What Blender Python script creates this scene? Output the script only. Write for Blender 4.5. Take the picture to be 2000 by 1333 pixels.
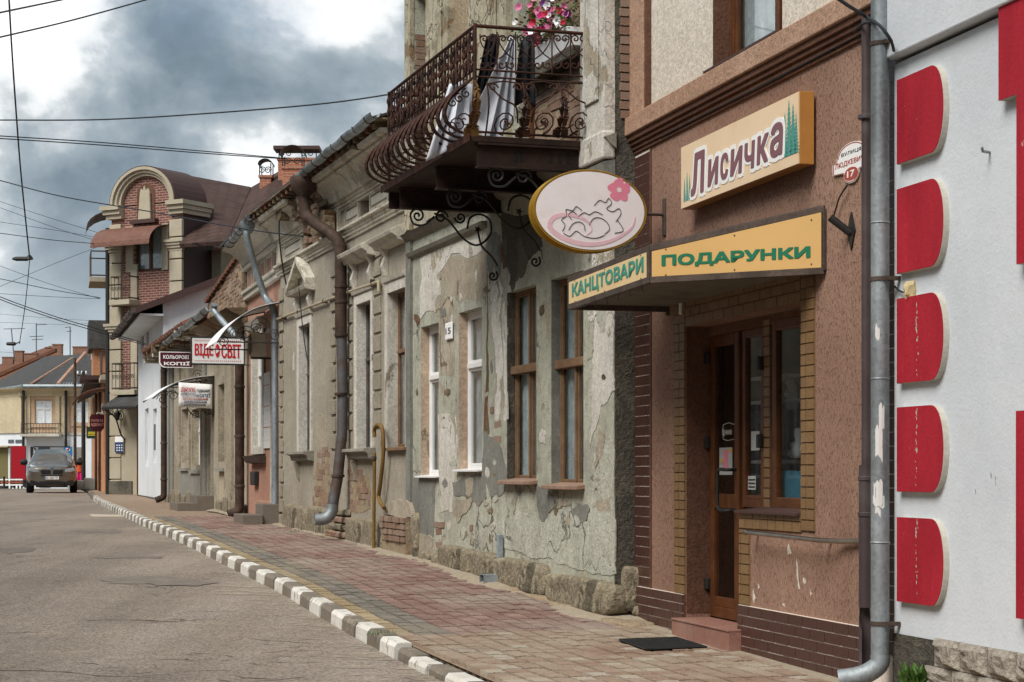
import bpy, bmesh, math, random
from mathutils import Vector, Matrix
R = math.radians
rnd = random.Random(7)
C = bpy.context.scene.collection
sc = bpy.context.scene
for o in list(bpy.data.objects): bpy.data.objects.remove(o)

# ------------------------------------------------------------------ camera, sky, sun, exposure
EYE = 1.45
FPX, CX, HY = 3700.0, 1000.0, 922.0          # lens in photo pixels, optical axis, horizon
cam = bpy.data.objects.new('camera', bpy.data.cameras.new('camera')); C.objects.link(cam)
cam.location = (0, 0, EYE); cam.rotation_euler = (R(90), 0, 0)
cam.data.sensor_width = 36; cam.data.lens = 36 * FPX / 2000
cam.data.shift_y = (HY - 666.5) / 2000
cam.data.clip_end = 5000; cam.data.clip_start = .1
sc.camera = cam

SUN_EL, SUN_AZ = R(50), R(-140)             # azimuth from +Y towards +X
w = bpy.data.worlds.new('World'); sc.world = w; w.use_nodes = True
wt = w.node_tree; wt.nodes.clear()
def wn(t, **k):
    n = wt.nodes.new(t)
    for a, b in k.items(): setattr(n, a, b)
    return n
w_out = wn('ShaderNodeOutputWorld')
sky = wn('ShaderNodeTexSky', sky_type='NISHITA', sun_disc=False, sun_elevation=SUN_EL, sun_rotation=SUN_AZ)
bg1 = wn('ShaderNodeBackground'); bg1.inputs[1].default_value = .055
wt.links.new(sky.outputs[0], bg1.inputs[0])
tc = wn('ShaderNodeTexCoord')
mp = wn('ShaderNodeMapping'); mp.inputs['Scale'].default_value = (1, 1, 1.25); mp.inputs['Location'].default_value = (4.6617, 4.6173, 4.3756)
wt.links.new(tc.outputs['Generated'], mp.inputs[0])
n1 = wn('ShaderNodeTexNoise'); n1.inputs['Scale'].default_value = 7.5; n1.inputs['Detail'].default_value = 9; n1.inputs['Roughness'].default_value = .54; n1.inputs['Distortion'].default_value = .1
wt.links.new(mp.outputs[0], n1.inputs[0])
r1 = wn('ShaderNodeValToRGB'); cr = r1.color_ramp
for p_, c_ in ((.33, (.07, .10, .127)), (.44, (.125, .163, .195)), (.52, (.215, .255, .285)), (.565, (.34, .37, .39)), (.59, (.50, .52, .53)), (.67, (.74, .745, .74))):
    e = cr.elements.new(p_); e.color = (*c_, 1)
cr.elements.remove(cr.elements[0]); cr.elements.remove(cr.elements[-1])
wt.links.new(n1.outputs[0], r1.inputs[0])
# air near the horizon: paler, as everywhere round the horizon
sx = wn('ShaderNodeSeparateXYZ'); wt.links.new(tc.outputs['Generated'], sx.inputs[0])
mr = wn('ShaderNodeMapRange'); mr.inputs[1].default_value = .0; mr.inputs[2].default_value = .15; mr.inputs[3].default_value = .72; mr.inputs[4].default_value = 0
wt.links.new(sx.outputs[2], mr.inputs[0])
mxh = wn('ShaderNodeMix', data_type='RGBA'); mxh.inputs[7].default_value = (.43, .47, .50, 1)
wt.links.new(mr.outputs[0], mxh.inputs[0]); wt.links.new(r1.outputs[0], mxh.inputs[6])
bg2 = wn('ShaderNodeBackground'); bg2.inputs[1].default_value = .88
wt.links.new(mxh.outputs[2], bg2.inputs[0])
n2 = wn('ShaderNodeTexNoise'); n2.inputs['Scale'].default_value = 4; n2.inputs['Detail'].default_value = 6
wt.links.new(mp.outputs[0], n2.inputs[0])
r2 = wn('ShaderNodeMapRange'); r2.inputs[1].default_value = .34; r2.inputs[2].default_value = .46; r2.inputs[3].default_value = .35
wt.links.new(n2.outputs[0], r2.inputs[0])
ms = wn('ShaderNodeMixShader')
wt.links.new(r2.outputs[0], ms.inputs[0]); wt.links.new(bg1.outputs[0], ms.inputs[1]); wt.links.new(bg2.outputs[0], ms.inputs[2])
wt.links.new(ms.outputs[0], w_out.inputs[0])

sd = bpy.data.lights.new('sun', 'SUN'); sd.energy = 2.1; sd.angle = R(32); sd.color = (1, .955, .89)
sun = bpy.data.objects.new('sun', sd); C.objects.link(sun)
sv = Vector((math.sin(SUN_AZ) * math.cos(SUN_EL), math.cos(SUN_AZ) * math.cos(SUN_EL), math.sin(SUN_EL)))
sun.rotation_euler = sv.to_track_quat('Z', 'Y').to_euler(); sun.location = (-20, 0, 40)

sc.view_settings.view_transform = 'Standard'; sc.view_settings.look = 'None'
sc.view_settings.gamma = 1; sc.view_settings.use_curve_mapping = False
sc.view_settings.exposure = 1.02
sc.render.engine = 'CYCLES'; sc.cycles.max_bounces = 4; sc.cycles.diffuse_bounces = 3; sc.cycles.transparent_max_bounces = 8; sc.cycles.use_adaptive_sampling = True; sc.cycles.adaptive_threshold = .025; sc.cycles.caustics_reflective = False; sc.cycles.caustics_refractive = False
sc.cycles.use_denoising = True

# ------------------------------------------------------------------ helpers
def lin(h):
    h = h.lstrip('#'); v = [int(h[i:i + 2], 16) / 255 for i in (0, 2, 4)]
    return tuple(x / 12.92 if x < .04045 else ((x + .055) / 1.055) ** 2.4 for x in v)
def V3(*a): return Vector(a)

class Frame:
    """a vertical plane: s runs along it, n points out of it, z is up"""
    def __init__(f, X, Y, ex, ey):
        l = math.hypot(ex, ey); f.o = (X, Y); f.e = (ex / l, ey / l); f.n = (-f.e[1], f.e[0])
        f.M = Matrix(((f.e[0], f.n[0], 0, X), (f.e[1], f.n[1], 0, Y), (0, 0, 1, 0), (0, 0, 0, 1)))
    def sz(f, px, py, n=0):
        rx, rz = (px - CX) / FPX, (HY - py) / FPX
        # o + s e + n nn = d (rx, 1)
        ox, oy = f.o[0] + n * f.n[0], f.o[1] + n * f.n[1]
        # s ex - d rx = -ox ; s ey - d = -oy
        det = -f.e[0] + rx * f.e[1]
        s = (ox - rx * oy) / det
        d = oy + s * f.e[1]
        return s, EYE + d * rz
    def s(f, px, n=0): return f.sz(px, 900, n)[0]
    def z(f, px, py, n=0): return f.sz(px, py, n)[1]
    def ns(f, px, s):            # outward offset of the point on the plane at s that shows at column px
        rx = (px - CX) / FPX
        ox, oy = f.o[0] + s * f.e[0], f.o[1] + s * f.e[1]
        return (rx * oy - ox) / (f.n[0] - rx * f.n[1])
    def w(f, s, n, z): return Vector((f.o[0] + s * f.e[0] + n * f.n[0], f.o[1] + s * f.e[1] + n * f.n[1], z))
    def sub(f, s, n=0):          # frame turned square to this one at s, facing back along -s (towards the camera)
        p = f.w(s, n, 0); return Frame(p.x, p.y, f.n[0], f.n[1])
def at(px, py, d): return Vector(((px - CX) / FPX * d, d, EYE + (HY - py) / FPX * d))

class MB:
    def __init__(m): m.v = []; m.f = []; m.mi = []; m.cur = 0
    def add(m, vs, fs):
        b = len(m.v); m.v += [tuple(x) for x in vs]
        for f in fs: m.f.append([b + i for i in f]); m.mi.append(m.cur)
    def box(m, x0, x1, y0, y1, z0, z1):
        if x0 > x1: x0, x1 = x1, x0
        if y0 > y1: y0, y1 = y1, y0
        if z0 > z1: z0, z1 = z1, z0
        m.add([(x, y, z) for z in (z0, z1) for y in (y0, y1) for x in (x0, x1)],
              [(0, 2, 3, 1), (4, 5, 7, 6), (0, 1, 5, 4), (2, 6, 7, 3), (0, 4, 6, 2), (1, 3, 7, 5)]); return m
    def quad(m, a, b, c, d): m.add([a, b, c, d], [(0, 1, 2, 3)]); return m
    def prism(m, pts, ax, a0, a1):
        """pts 2-D outline, extruded along axis ax ('x','y','z') from a0 to a1"""
        n = len(pts)
        def P(p, a): return (a, p[0], p[1]) if ax == 'x' else (p[0], a, p[1]) if ax == 'y' else (p[0], p[1], a)
        m.add([P(p, a0) for p in pts] + [P(p, a1) for p in pts],
              [list(range(n))[::-1], list(range(n, 2 * n))] + [(i, (i + 1) % n, n + (i + 1) % n, n + i) for i in range(n)]); return m
    def tube(m, path, r, k=6, caps=True, flat=None):
        path = [Vector(p) for p in path]; n = len(path)
        rs = r if isinstance(r, (list, tuple)) else [r] * n
        rings = []; up = None
        for i, p in enumerate(path):
            t = (path[min(i + 1, n - 1)] - path[max(i - 1, 0)])
            if t.length < 1e-9: t = Vector((0, 0, 1))
            t.normalize()
            if up is None: up = Vector((0, 0, 1)) if abs(t.z) < .9 else Vector((0, 1, 0))
            a = t.cross(up)
            if a.length < 1e-6: a = t.cross(Vector((1, 0, 0)))
            a.normalize(); b = a.cross(t).normalized(); up = b
            q = rs[i]
            rings.append([p + a * (q * math.cos(2 * math.pi * j / k)) + b * (q * math.sin(2 * math.pi * j / k)) for j in range(k)])
        base = [v for rg in rings for v in rg]; fs = []
        for i in range(n - 1):
            for j in range(k):
                fs.append((i * k + j, i * k + (j + 1) % k, (i + 1) * k + (j + 1) % k, (i + 1) * k + j))
        if caps: fs += [list(range(k))[::-1], [(n - 1) * k + j for j in range(k)]]
        m.add(base, fs); return m
    def lathe(m, prof, c=(0, 0, 0), k=16, ax='z'):
        vs = []; n = len(prof)
        for r, h in prof:
            for j in range(k):
                a = 2 * math.pi * j / k; x, y = r * math.cos(a), r * math.sin(a)
                vs.append((c[0] + x, c[1] + y, c[2] + h) if ax == 'z' else (c[0] + x, c[1] + h, c[2] + y) if ax == 'y' else (c[0] + h, c[1] + x, c[2] + y))
        fs = [(i * k + j, i * k + (j + 1) % k, (i + 1) * k + (j + 1) % k, (i + 1) * k + j) for i in range(n - 1) for j in range(k)]
        fs += [list(range(k))[::-1], [(n - 1) * k + j for j in range(k)]]
        m.add(vs, fs); return m
    def mesh(m, name, mats, smooth=False):
        me = bpy.data.meshes.new(name); me.from_pydata(m.v, [], m.f)
        for x in (mats if isinstance(mats, (list, tuple)) else [mats]): me.materials.append(x)
        if any(m.mi): me.polygons.foreach_set('material_index', m.mi)
        bm = bmesh.new(); bm.from_mesh(me); bmesh.ops.recalc_face_normals(bm, faces=bm.faces); bm.to_mesh(me); bm.free()
        if smooth:
            me.polygons.foreach_set('use_smooth', [True] * len(me.polygons))
            try: me.set_sharp_from_angle(angle=R(38))
            except Exception: pass
        me.update(); return me
    def build(m, name, mats, parent=None, smooth=False, bevel=0, M=None):
        o = bpy.data.objects.new(name, m.mesh(name, mats, smooth)); C.objects.link(o)
        if parent is not None: o.parent = parent
        if M is not None: o.matrix_local = M
        if bevel:
            b = o.modifiers.new('bevel', 'BEVEL'); b.width = bevel; b.segments = 2; b.limit_method = 'ANGLE'; b.angle_limit = R(40)
        return o
def tag(o, label=None, cat=None, group=None, kind=None):
    if label: o['label'] = label
    if cat: o['category'] = cat
    if group: o['group'] = group
    if kind: o['kind'] = kind
    return o
def empty(name, M=None, label=None, cat=None, group=None):
    o = bpy.data.objects.new(name, None); C.objects.link(o); o.empty_display_size = .2
    if M is not None: o.matrix_world = M if isinstance(M, Matrix) else Matrix.Translation(M)
    return tag(o, label, cat, group)
def inst(src, name, parent, M):
    o = bpy.data.objects.new(name, src); C.objects.link(o); o.parent = parent; o.matrix_local = M; return o
def TS(x, y, z, sx=1, sy=1, sz=1): return Matrix.Translation((x, y, z)) @ Matrix.Diagonal((sx, sy, sz, 1))

def jag(pts, amp, n=3, seed=0):
    """fractal jitter of a closed 2-D outline"""
    r = random.Random(seed); p = [tuple(q) for q in pts]
    for it in range(n):
        out = []
        for i in range(len(p)):
            a, b = p[i], p[(i + 1) % len(p)]
            l = math.hypot(b[0] - a[0], b[1] - a[1])
            out.append(a)
            if l > .03:
                k = r.uniform(-1, 1) * min(amp / (it + 1), l * (.2 if it == 0 else .13))
                out.append(((a[0] + b[0]) / 2 - (b[1] - a[1]) / l * k, (a[1] + b[1]) / 2 + (b[0] - a[0]) / l * k))
        p = out
    return p
def patch(F, parent, px, mat, n0=0, th=.006, amp=.035, seed=None, name='plaster_patch', it=3):
    pts = [F.sz(x, y, n0) for x, y in px]
    pts = jag(pts, amp, it, seed if seed is not None else int(px[0][0] * 7 + px[0][1]))
    return MB().prism(pts, 'y', n0 - .01, n0 + th * .6).build(name, mat, parent)

def wall(mb, s0, s1, z0, z1, ops=(), n=0, depth=.12):
    """flat wall with rectangular openings (s0,s1,z0,z1[,depth]) and their reveals"""
    S = sorted({s0, s1, *[o[0] for o in ops], *[o[1] for o in ops]}); Z = sorted({z0, z1, *[o[2] for o in ops], *[o[3] for o in ops]})
    S = [s for s in S if s0 <= s <= s1]; Z = [z for z in Z if z0 <= z <= z1]
    for i in range(len(S) - 1):
        for j in range(len(Z) - 1):
            cs, cz = (S[i] + S[i + 1]) / 2, (Z[j] + Z[j + 1]) / 2
            if any(o[0] < cs < o[1] and o[2] < cz < o[3] for o in ops): continue
            mb.quad((S[i], n, Z[j]), (S[i + 1], n, Z[j]), (S[i + 1], n, Z[j + 1]), (S[i], n, Z[j + 1]))
    for o in ops:
        d = o[4] if len(o) > 4 else depth; a, b, c, e = o[:4]
        mb.quad((a, n, c), (a, n, e), (a, n - d, e), (a, n - d, c)); mb.quad((b, n, c), (b, n - d, c), (b, n - d, e), (b, n, e))
        mb.quad((a, n, e), (b, n, e), (b, n - d, e), (a, n - d, e)); mb.quad((a, n, c), (a, n - d, c), (b, n - d, c), (b, n, c))
    return mb
def shell(mb, s0, s1, z0, z1, depth, n=0):
    """sides, back and top that close a house behind its front wall"""
    b = n - depth
    mb.quad((s0, n, z0), (s0, b, z0), (s0, b, z1), (s0, n, z1)); mb.quad((s1, n, z0), (s1, n, z1), (s1, b, z1), (s1, b, z0))
    mb.quad((s0, b, z0), (s1, b, z0), (s1, b, z1), (s0, b, z1)); mb.quad((s0, n, z1), (s0, b, z1), (s1, b, z1), (s1, n, z1)); return mb

def ring(mb, s0, s1, z0, z1, w, y0, y1):
    mb.box(s0, s0 + w, y0, y1, z0, z1); mb.box(s1 - w, s1, y0, y1, z0, z1)
    mb.box(s0 + w, s1 - w, y0, y1, z0, z0 + w); mb.box(s0 + w, s1 - w, y0, y1, z1 - w, z1)
def spiral(c, r0, turns, a0, k=20, dirn=1, shrink=.12):
    out = []
    for i in range(k + 1):
        t = i / k; a = a0 + dirn * turns * 2 * math.pi * t; r = r0 * (1 - t * (1 - shrink))
        out.append((c[0] + r * math.cos(a), c[1] + r * math.sin(a)))
    return out
def smooth_path(pts, n=6):
    out = []; P = [Vector(p) for p in pts]
    for i in range(len(P) - 1):
        p0, p1, p2, p3 = P[max(i - 1, 0)], P[i], P[i + 1], P[min(i + 2, len(P) - 1)]
        for k in range(n):
            t = k / n
            out.append(.5 * ((2 * p1) + (p2 - p0) * t + (2 * p0 - 5 * p1 + 4 * p2 - p3) * t * t + (3 * p1 - p0 - 3 * p2 + p3) * t ** 3))
    out.append(P[-1]); return out

# text as a mesh fitted to a box, glyphs spaced from FONT curves
def text_mb(txt, w, h, ext=.004, bold=.0, shear=0, tracking=1, res=3, fat=0):
    cu = bpy.data.curves.new('letters', 'FONT'); cu.body = txt; cu.extrude = .01; cu.offset = bold; cu.shear = shear; cu.space_character = tracking; cu.resolution_u = res
    ob = bpy.data.objects.new('letters', cu); C.objects.link(ob)
    dg = bpy.context.evaluated_depsgraph_get(); me = bpy.data.meshes.new_from_object(ob.evaluated_get(dg))
    vs = [v.co.copy() for v in me.vertices]; fs = [list(p.vertices) for p in me.polygons]
    bpy.data.objects.remove(ob); bpy.data.curves.remove(cu); bpy.data.meshes.remove(me)
    x0, x1 = min(v.x for v in vs), max(v.x for v in vs); y0, y1 = min(v.y for v in vs), max(v.y for v in vs)
    m = MB(); fw = fat * h
    for i, (ox, oy) in enumerate(((0, 0),) if not fat else ((-.5, 0), (-.25, 0), (0, 0), (.25, 0), (.5, 0), (0, .5), (0, -.5), (.4, .4), (-.4, .4), (.4, -.4), (-.4, -.4))):
        m.add([((v.x - x0) / (x1 - x0) * (w - fw) + fw / 2 + ox * fw, (v.y - y0) / (y1 - y0) * (h - fw * .6) + fw * .3 + oy * fw * .6, (ext + i * .0001 if v.z > 0 else 0)) for v in vs], fs)
    return m
def lettering(txt, F, s_left, z0, w, h, n, mat, parent, name='lettering', ext=.004, relM=None, **k):
    """text on plane F of the parent; reads from s_left towards smaller s (left to right for the viewer)"""
    m = text_mb(txt, w, h, ext, **k)
    m.v = [(s_left - x, n + z, z0 + y) for x, y, z in m.v]
    return m.build(name, mat, parent)
# ------------------------------------------------------------------ materials
class NT:
    def __init__(s, name, rough=.8, spec=.3, metal=0):
        s.m = bpy.data.materials.new(name); s.m.use_nodes = True; s.t = s.m.node_tree; s.b = s.t.nodes['Principled BSDF']
        s.b.inputs['Roughness'].default_value = rough; s.b.inputs['Metallic'].default_value = metal
        s.b.inputs['Specular IOR Level'].default_value = spec
        s.co = s.n('ShaderNodeTexCoord').outputs['Object']
    def n(s, t, **k):
        x = s.t.nodes.new(t)
        for a, b in k.items(): setattr(x, a, b)
        return x
    def put(s, sock, v):
        if isinstance(v, bpy.types.NodeSocket): s.t.links.new(v, sock)
        else:
            try: sock.default_value = v
            except Exception: sock.default_value = (*v, 1)
    def vec(s, sc=(1, 1, 1), loc=(0, 0, 0), v=None):
        m = s.n('ShaderNodeMapping'); s.put(m.inputs[0], v or s.co); m.inputs['Scale'].default_value = sc; m.inputs['Location'].default_value = loc; return m.outputs[0]
    def noise(s, scale, detail=4, v=None, rough=.55, dist=0):
        x = s.n('ShaderNodeTexNoise'); s.put(x.inputs['Vector'], v or s.co)
        for a, b in (('Scale', scale), ('Detail', detail), ('Roughness', rough), ('Distortion', dist)): x.inputs[a].default_value = b
        return x.outputs[0]
    def vor(s, scale, v=None, feat='F1', out=0, rnd=1):
        x = s.n('ShaderNodeTexVoronoi', feature=feat); s.put(x.inputs['Vector'], v or s.co); x.inputs['Scale'].default_value = scale; x.inputs['Randomness'].default_value = rnd; return x.outputs[out]
    def rng(s, v, a, b, c=0, d=1):
        x = s.n('ShaderNodeMapRange'); s.put(x.inputs[0], v)
        for i, q in enumerate((a, b, c, d)): x.inputs[i + 1].default_value = q
        return x.outputs[0]
    def math(s, op, a, b=0):
        x = s.n('ShaderNodeMath', operation=op); s.put(x.inputs[0], a); s.put(x.inputs[1], b); return x.outputs[0]
    def mix(s, f, a, b, mode='MIX'):
        x = s.n('ShaderNodeMix', data_type='RGBA', blend_type=mode); s.put(x.inputs[0], f)
        s.put(x.inputs[6], a if isinstance(a, bpy.types.NodeSocket) else (*a[:3], 1)); s.put(x.inputs[7], b if isinstance(b, bpy.types.NodeSocket) else (*b[:3], 1)); return x.outputs[2]
    def rand(s): return s.n('ShaderNodeObjectInfo').outputs['Random']
    def hsv(s, c, h=.5, sat=1, v=1):
        x = s.n('ShaderNodeHueSaturation'); s.put(x.inputs['Color'], c); s.put(x.inputs['Hue'], h); s.put(x.inputs['Saturation'], sat); s.put(x.inputs['Value'], v); return x.outputs[0]
    def bump(s, h, strength=.3, dist=.01):
        x = s.n('ShaderNodeBump'); s.put(x.inputs['Height'], h); x.inputs['Strength'].default_value = strength; x.inputs['Distance'].default_value = dist
        s.t.links.new(x.outputs[0], s.b.inputs['Normal']); return x
    def col(s, c): s.put(s.b.inputs['Base Color'], c); return s
    def rough(s, v): s.put(s.b.inputs['Roughness'], v); return s

def plaster(name, c1, c2, c3=None, a3=.5, grain=70, gb=.5, streak=.35, big=.6, pits=0, dist=.012, c4=None, t4=.6, gamt=.18, sp=1, crack=0, grime=0):
    k = NT(name, .92, .15)
    b = k.noise(big, 5, rough=.6); c = k.mix(k.rng(b, .42, .6), c1, c2)
    sv = k.vec((1.6 * sp, 1.6 * sp, .34 * sp)); st = k.noise(2.2, 8, sv, .7)
    c = k.mix(k.rng(st, .5, .74, 0, streak * .62), c, tuple(x * .5 for x in c2))
    hsum = b
    if c3 is not None:
        m3 = k.rng(k.noise(1.7, 9, rough=.62, dist=.4), .54, .575, 0, a3); c = k.mix(m3, c, c3)
    if c4 is not None:
        m4 = k.rng(k.noise(2.3, 10, k.vec((1, 1, .7), (5, 3, 1)), .66, .5), t4, t4 + .02); c = k.mix(m4, c, c4)
    g = k.noise(grain, 4, rough=.65)
    c = k.mix(1, c, k.mix(k.rng(g, .3, .7), (1 - gamt * 1.6,) * 3, (1 + gamt,) * 3), 'MULTIPLY')
    g2 = k.noise(13, 7, rough=.72); c = k.mix(1, c, k.mix(k.rng(g2, .32, .68), (1 - gamt * 1.3,) * 3, (1 + gamt * .8,) * 3), 'MULTIPLY')
    sp_ = k.rng(k.noise(33, 3, k.vec(loc=(3, 1, 7)), .5), .64, .72, 0, min(1, gamt * 2.6)); c = k.mix(sp_, c, tuple(x * .42 for x in c1))
    h = k.math('ADD', k.math('MULTIPLY', g, gb), k.math('MULTIPLY', g2, .7))
    if c4 is not None: h = k.math('SUBTRACT', h, k.math('MULTIPLY', m4, .8))
    if grime:
        gm = k.rng(k.noise(4.2, 9, k.vec((1, 1, .55), (9, 2, 4)), .72), .5, .72, 0, grime); c = k.mix(gm, c, tuple(x * .38 for x in c2)); gl = k.rng(k.noise(3.1, 9, k.vec((1, 1, .4), (1, 7, 2)), .7), .54, .7, 0, grime * .7); c = k.mix(gl, c, tuple(min(.8, x * 1.45 + .03) for x in c1))
    if crack:
        nn = k.n('ShaderNodeTexNoise'); k.put(nn.inputs['Vector'], k.co); nn.inputs['Scale'].default_value = 3; nn.inputs['Detail'].default_value = 7
        s2 = k.n('ShaderNodeVectorMath', operation='SCALE'); k.put(s2.inputs[0], nn.outputs[1]); s2.inputs['Scale'].default_value = .55; ad = k.n('ShaderNodeVectorMath', operation='ADD'); k.put(ad.inputs[0], k.vec((1, 1, .7))); k.put(ad.inputs[1], s2.outputs[0])
        ce = k.math('MULTIPLY', k.rng(k.vor(crack, ad.outputs[0], 'DISTANCE_TO_EDGE'), .004, .02, 1, 0), k.rng(k.noise(1.3, 3, k.vec(loc=(2, 2, 8))), .46, .56)); c = k.mix(k.math('MULTIPLY', ce, .8), c, tuple(x * .18 for x in c1)); h = k.math('SUBTRACT', h, ce)
    if pits:
        v = k.vor(pits); pm = k.rng(v, .05, .16); c = k.mix(pm, tuple(x * .35 for x in c2), c); h = k.math('ADD', h, k.math('MULTIPLY', pm, .5))
    k.col(c); k.bump(h, .75, dist); return k.m

def simple(name, c, rough=.6, spec=.3, metal=0, var=.12, scale=12, bump=.1, dirt=None, da=.4, ds=2.5):
    k = NT(name, rough, spec, metal)
    g = k.noise(scale, 5); cc = k.mix(k.rng(g, .3, .7), tuple(x * (1 - var) for x in c), tuple(min(1, x * (1 + var)) for x in c))
    if dirt is not None: cc = k.mix(k.rng(k.noise(ds, 7, rough=.65), .48, .68, 0, da), cc, dirt)
    k.col(cc)
    if bump: k.bump(g, bump, .01)
    return k.m
def tilemat(name, c1, c2, c3, rough=.35, spec=.5, vein=6, bump=.25):
    k = NT(name, rough, spec); r = k.rand()
    off = k.n('ShaderNodeCombineXYZ'); k.put(off.inputs[0], k.math('MULTIPLY', r, 37)); k.put(off.inputs[2], k.math('MULTIPLY', r, 91))
    va = k.n('ShaderNodeVectorMath', operation='ADD'); k.put(va.inputs[0], k.co); k.put(va.inputs[1], off.outputs[0])
    nz = k.noise(vein, 6, va.outputs[0], .6, 1.2)
    c = k.mix(k.rng(nz, .38, .62), c1, c2); c = k.mix(k.rng(r, .0, 1, 0, .6), c, c3)
    k.col(c); k.bump(nz, bump, .006); return k.m
def brickmat(name, c1, c2, mortar, lime=.25):
    k = NT(name, .9, .15); r = k.rand()
    c = k.mix(r, c1, c2); c = k.mix(k.rng(k.noise(9, 6, rough=.7), .5, .7, 0, lime * 2), c, mortar)
    g = k.noise(30, 5, rough=.7); c = k.mix(1, c, k.mix(k.rng(g, .3, .7), (.65,) * 3, (1.2,) * 3), 'MULTIPLY')
    k.col(c); k.bump(g, .6, .01); return k.m
def rust(name, c1, c2, metal=.0, rough=.8):
    k = NT(name, rough, .3, metal); n_ = k.noise(5, 8, rough=.7); c = k.mix(k.rng(n_, .4, .6), c1, c2)
    g = k.noise(60, 3); c = k.mix(k.rng(g, .4, .65, 0, .4), c, tuple(x * .45 for x in c1)); k.col(c); k.bump(g, .3, .004); return k.m
def galv(name, c=(.25, .28, .295)):
    k = NT(name, .5, .5, .6); n_ = k.noise(3, 6, k.vec((1, 1, .35)), .6); v = k.vor(45, out=1)
    cc = k.mix(k.rng(n_, .35, .65), tuple(x * .6 for x in c), tuple(x * 1.25 for x in c)); sv_ = k.n('ShaderNodeSeparateColor'); k.put(sv_.inputs[0], v); cc = k.mix(1, cc, k.mix(sv_.outputs[0], (.86,) * 3, (1.12,) * 3), 'MULTIPLY')
    k.col(cc); k.rough(k.rng(n_, .3, .7, .45, .7)); k.bump(n_, .15, .02); return k.m

M = {}
# shop
def scratched(name, c1, c2, dk):
    k = NT(name, .92, .15); b = k.noise(.8, 5); c = k.mix(k.rng(b, .38, .64), c1, c2)
    st = k.noise(1.7, 7, k.vec((1.6, 1.6, .25)), .65); c = k.mix(k.rng(st, .5, .7, 0, .22), c, tuple(x * .75 for x in c1)); c = k.mix(k.rng(st, .42, .28, 0, .2), c, tuple(min(1, x * 1.25) for x in c2))
    sc1 = k.noise(62, 3, k.vec((1, 1, .42)), .6, .9); sc2 = k.noise(85, 2, k.vec((1, 1, .4), (2, 5, 1)), .5, .5)
    gr = k.math('MAXIMUM', k.rng(sc1, .57, .66), k.rng(sc2, .60, .68)); c = k.mix(k.math('MULTIPLY', gr, .42), c, dk)
    g = k.noise(80, 3); c = k.mix(1, c, k.mix(k.rng(g, .3, .7), (.82,) * 3, (1.12,) * 3), 'MULTIPLY')
    k.col(c); k.bump(k.math('SUBTRACT', k.math('MULTIPLY', g, .4), gr), .8, .008); return k.m
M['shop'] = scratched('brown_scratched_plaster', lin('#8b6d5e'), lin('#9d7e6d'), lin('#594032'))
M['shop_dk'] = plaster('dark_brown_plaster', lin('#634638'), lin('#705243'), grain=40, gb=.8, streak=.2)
M['shop_trim'] = plaster('tan_brown_render', lin('#a98872'), lin('#b39480'), grain=38, gb=1.0, streak=.15)
M['cream'] = plaster('cream_render', lin('#d2c9bb'), lin('#dcd4c8'), grain=34, gb=.8, streak=.2)
M['grout'] = simple('pale_grout', lin('#dbcfc4'), .95, .1, var=.15, scale=40)
M['tilebed'] = simple('brown_tile_joint', lin('#7c6549'), .9, .1)
M['browntile'] = tilemat('brown_clinker', lin('#3a2420'), lin('#50342a'), lin('#4a2f2a'), .38, .5, 7)
M['goldtile'] = tilemat('ochre_clinker', lin('#5f4630'), lin('#96784f'), lin('#6b5036'), .5, .4, 11)
M['steptile'] = simple('pink_brown_step_tile', lin('#8c6458'), .6, .4, var=.15, scale=50, dirt=lin('#9c8878'), da=.4)
M['wood'] = rust('varnished_brown_wood', lin('#54311c'), lin('#663f22'), 0, .45)
M['oldwood'] = rust('weathered_brown_wood', lin('#6e543e'), lin('#83684d'), 0, .85)
M['sillwood'] = rust('pink_brown_sill_paint', lin('#8b7060'), lin('#9c8270'), 0, .8)
M['pvc'] = simple('white_plastic', (.78, .78, .77), .35, .5, var=.04, bump=0)
M['black'] = simple('black_iron', (.018, .017, .016), .55, .4, var=.3, scale=30)
M['rubber'] = simple('black_rubber', (.015, .015, .015), .7, .3, var=.3)
M['chrome'] = simple('worn_steel', (.35, .30, .25), .35, .5, 1, var=.3, scale=6)
M['galv'] = galv('galvanised_steel')
M['galv2'] = galv('bluish_galvanised_steel', (.32, .37, .40))
M['darkpipe'] = simple('dark_brown_pipe', (.055, .04, .042), .5, .4, var=.25, scale=3, dirt=(.11, .10, .10), da=.5)
M['rustpipe'] = rust('rusty_pipe', lin('#3a2d26'), lin('#57473d'), .2)
M['rustgrey'] = rust('rust_stained_zinc', lin('#67676a'), lin('#5d4e46'), .4, .6)
M['rustiron'] = rust('rusted_wrought_iron', lin('#2c1a15'), lin('#4a2b1e'), .1)
M['rustleaf'] = rust('rusted_gilded_leaf', lin('#54331d'), lin('#71562b'), .1)
M['rustbeam'] = rust('rusted_steel_beam', lin('#261a15'), lin('#38251d'), .1)
M['yellowpipe'] = rust('yellow_painted_pipe', lin('#7c6331'), lin('#6d5128'), 0, .7)
M['beigepipe'] = simple('beige_painted_pipe', lin('#a79b85'), .7, .3, dirt=lin('#6a5a48'), da=.5)
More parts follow.
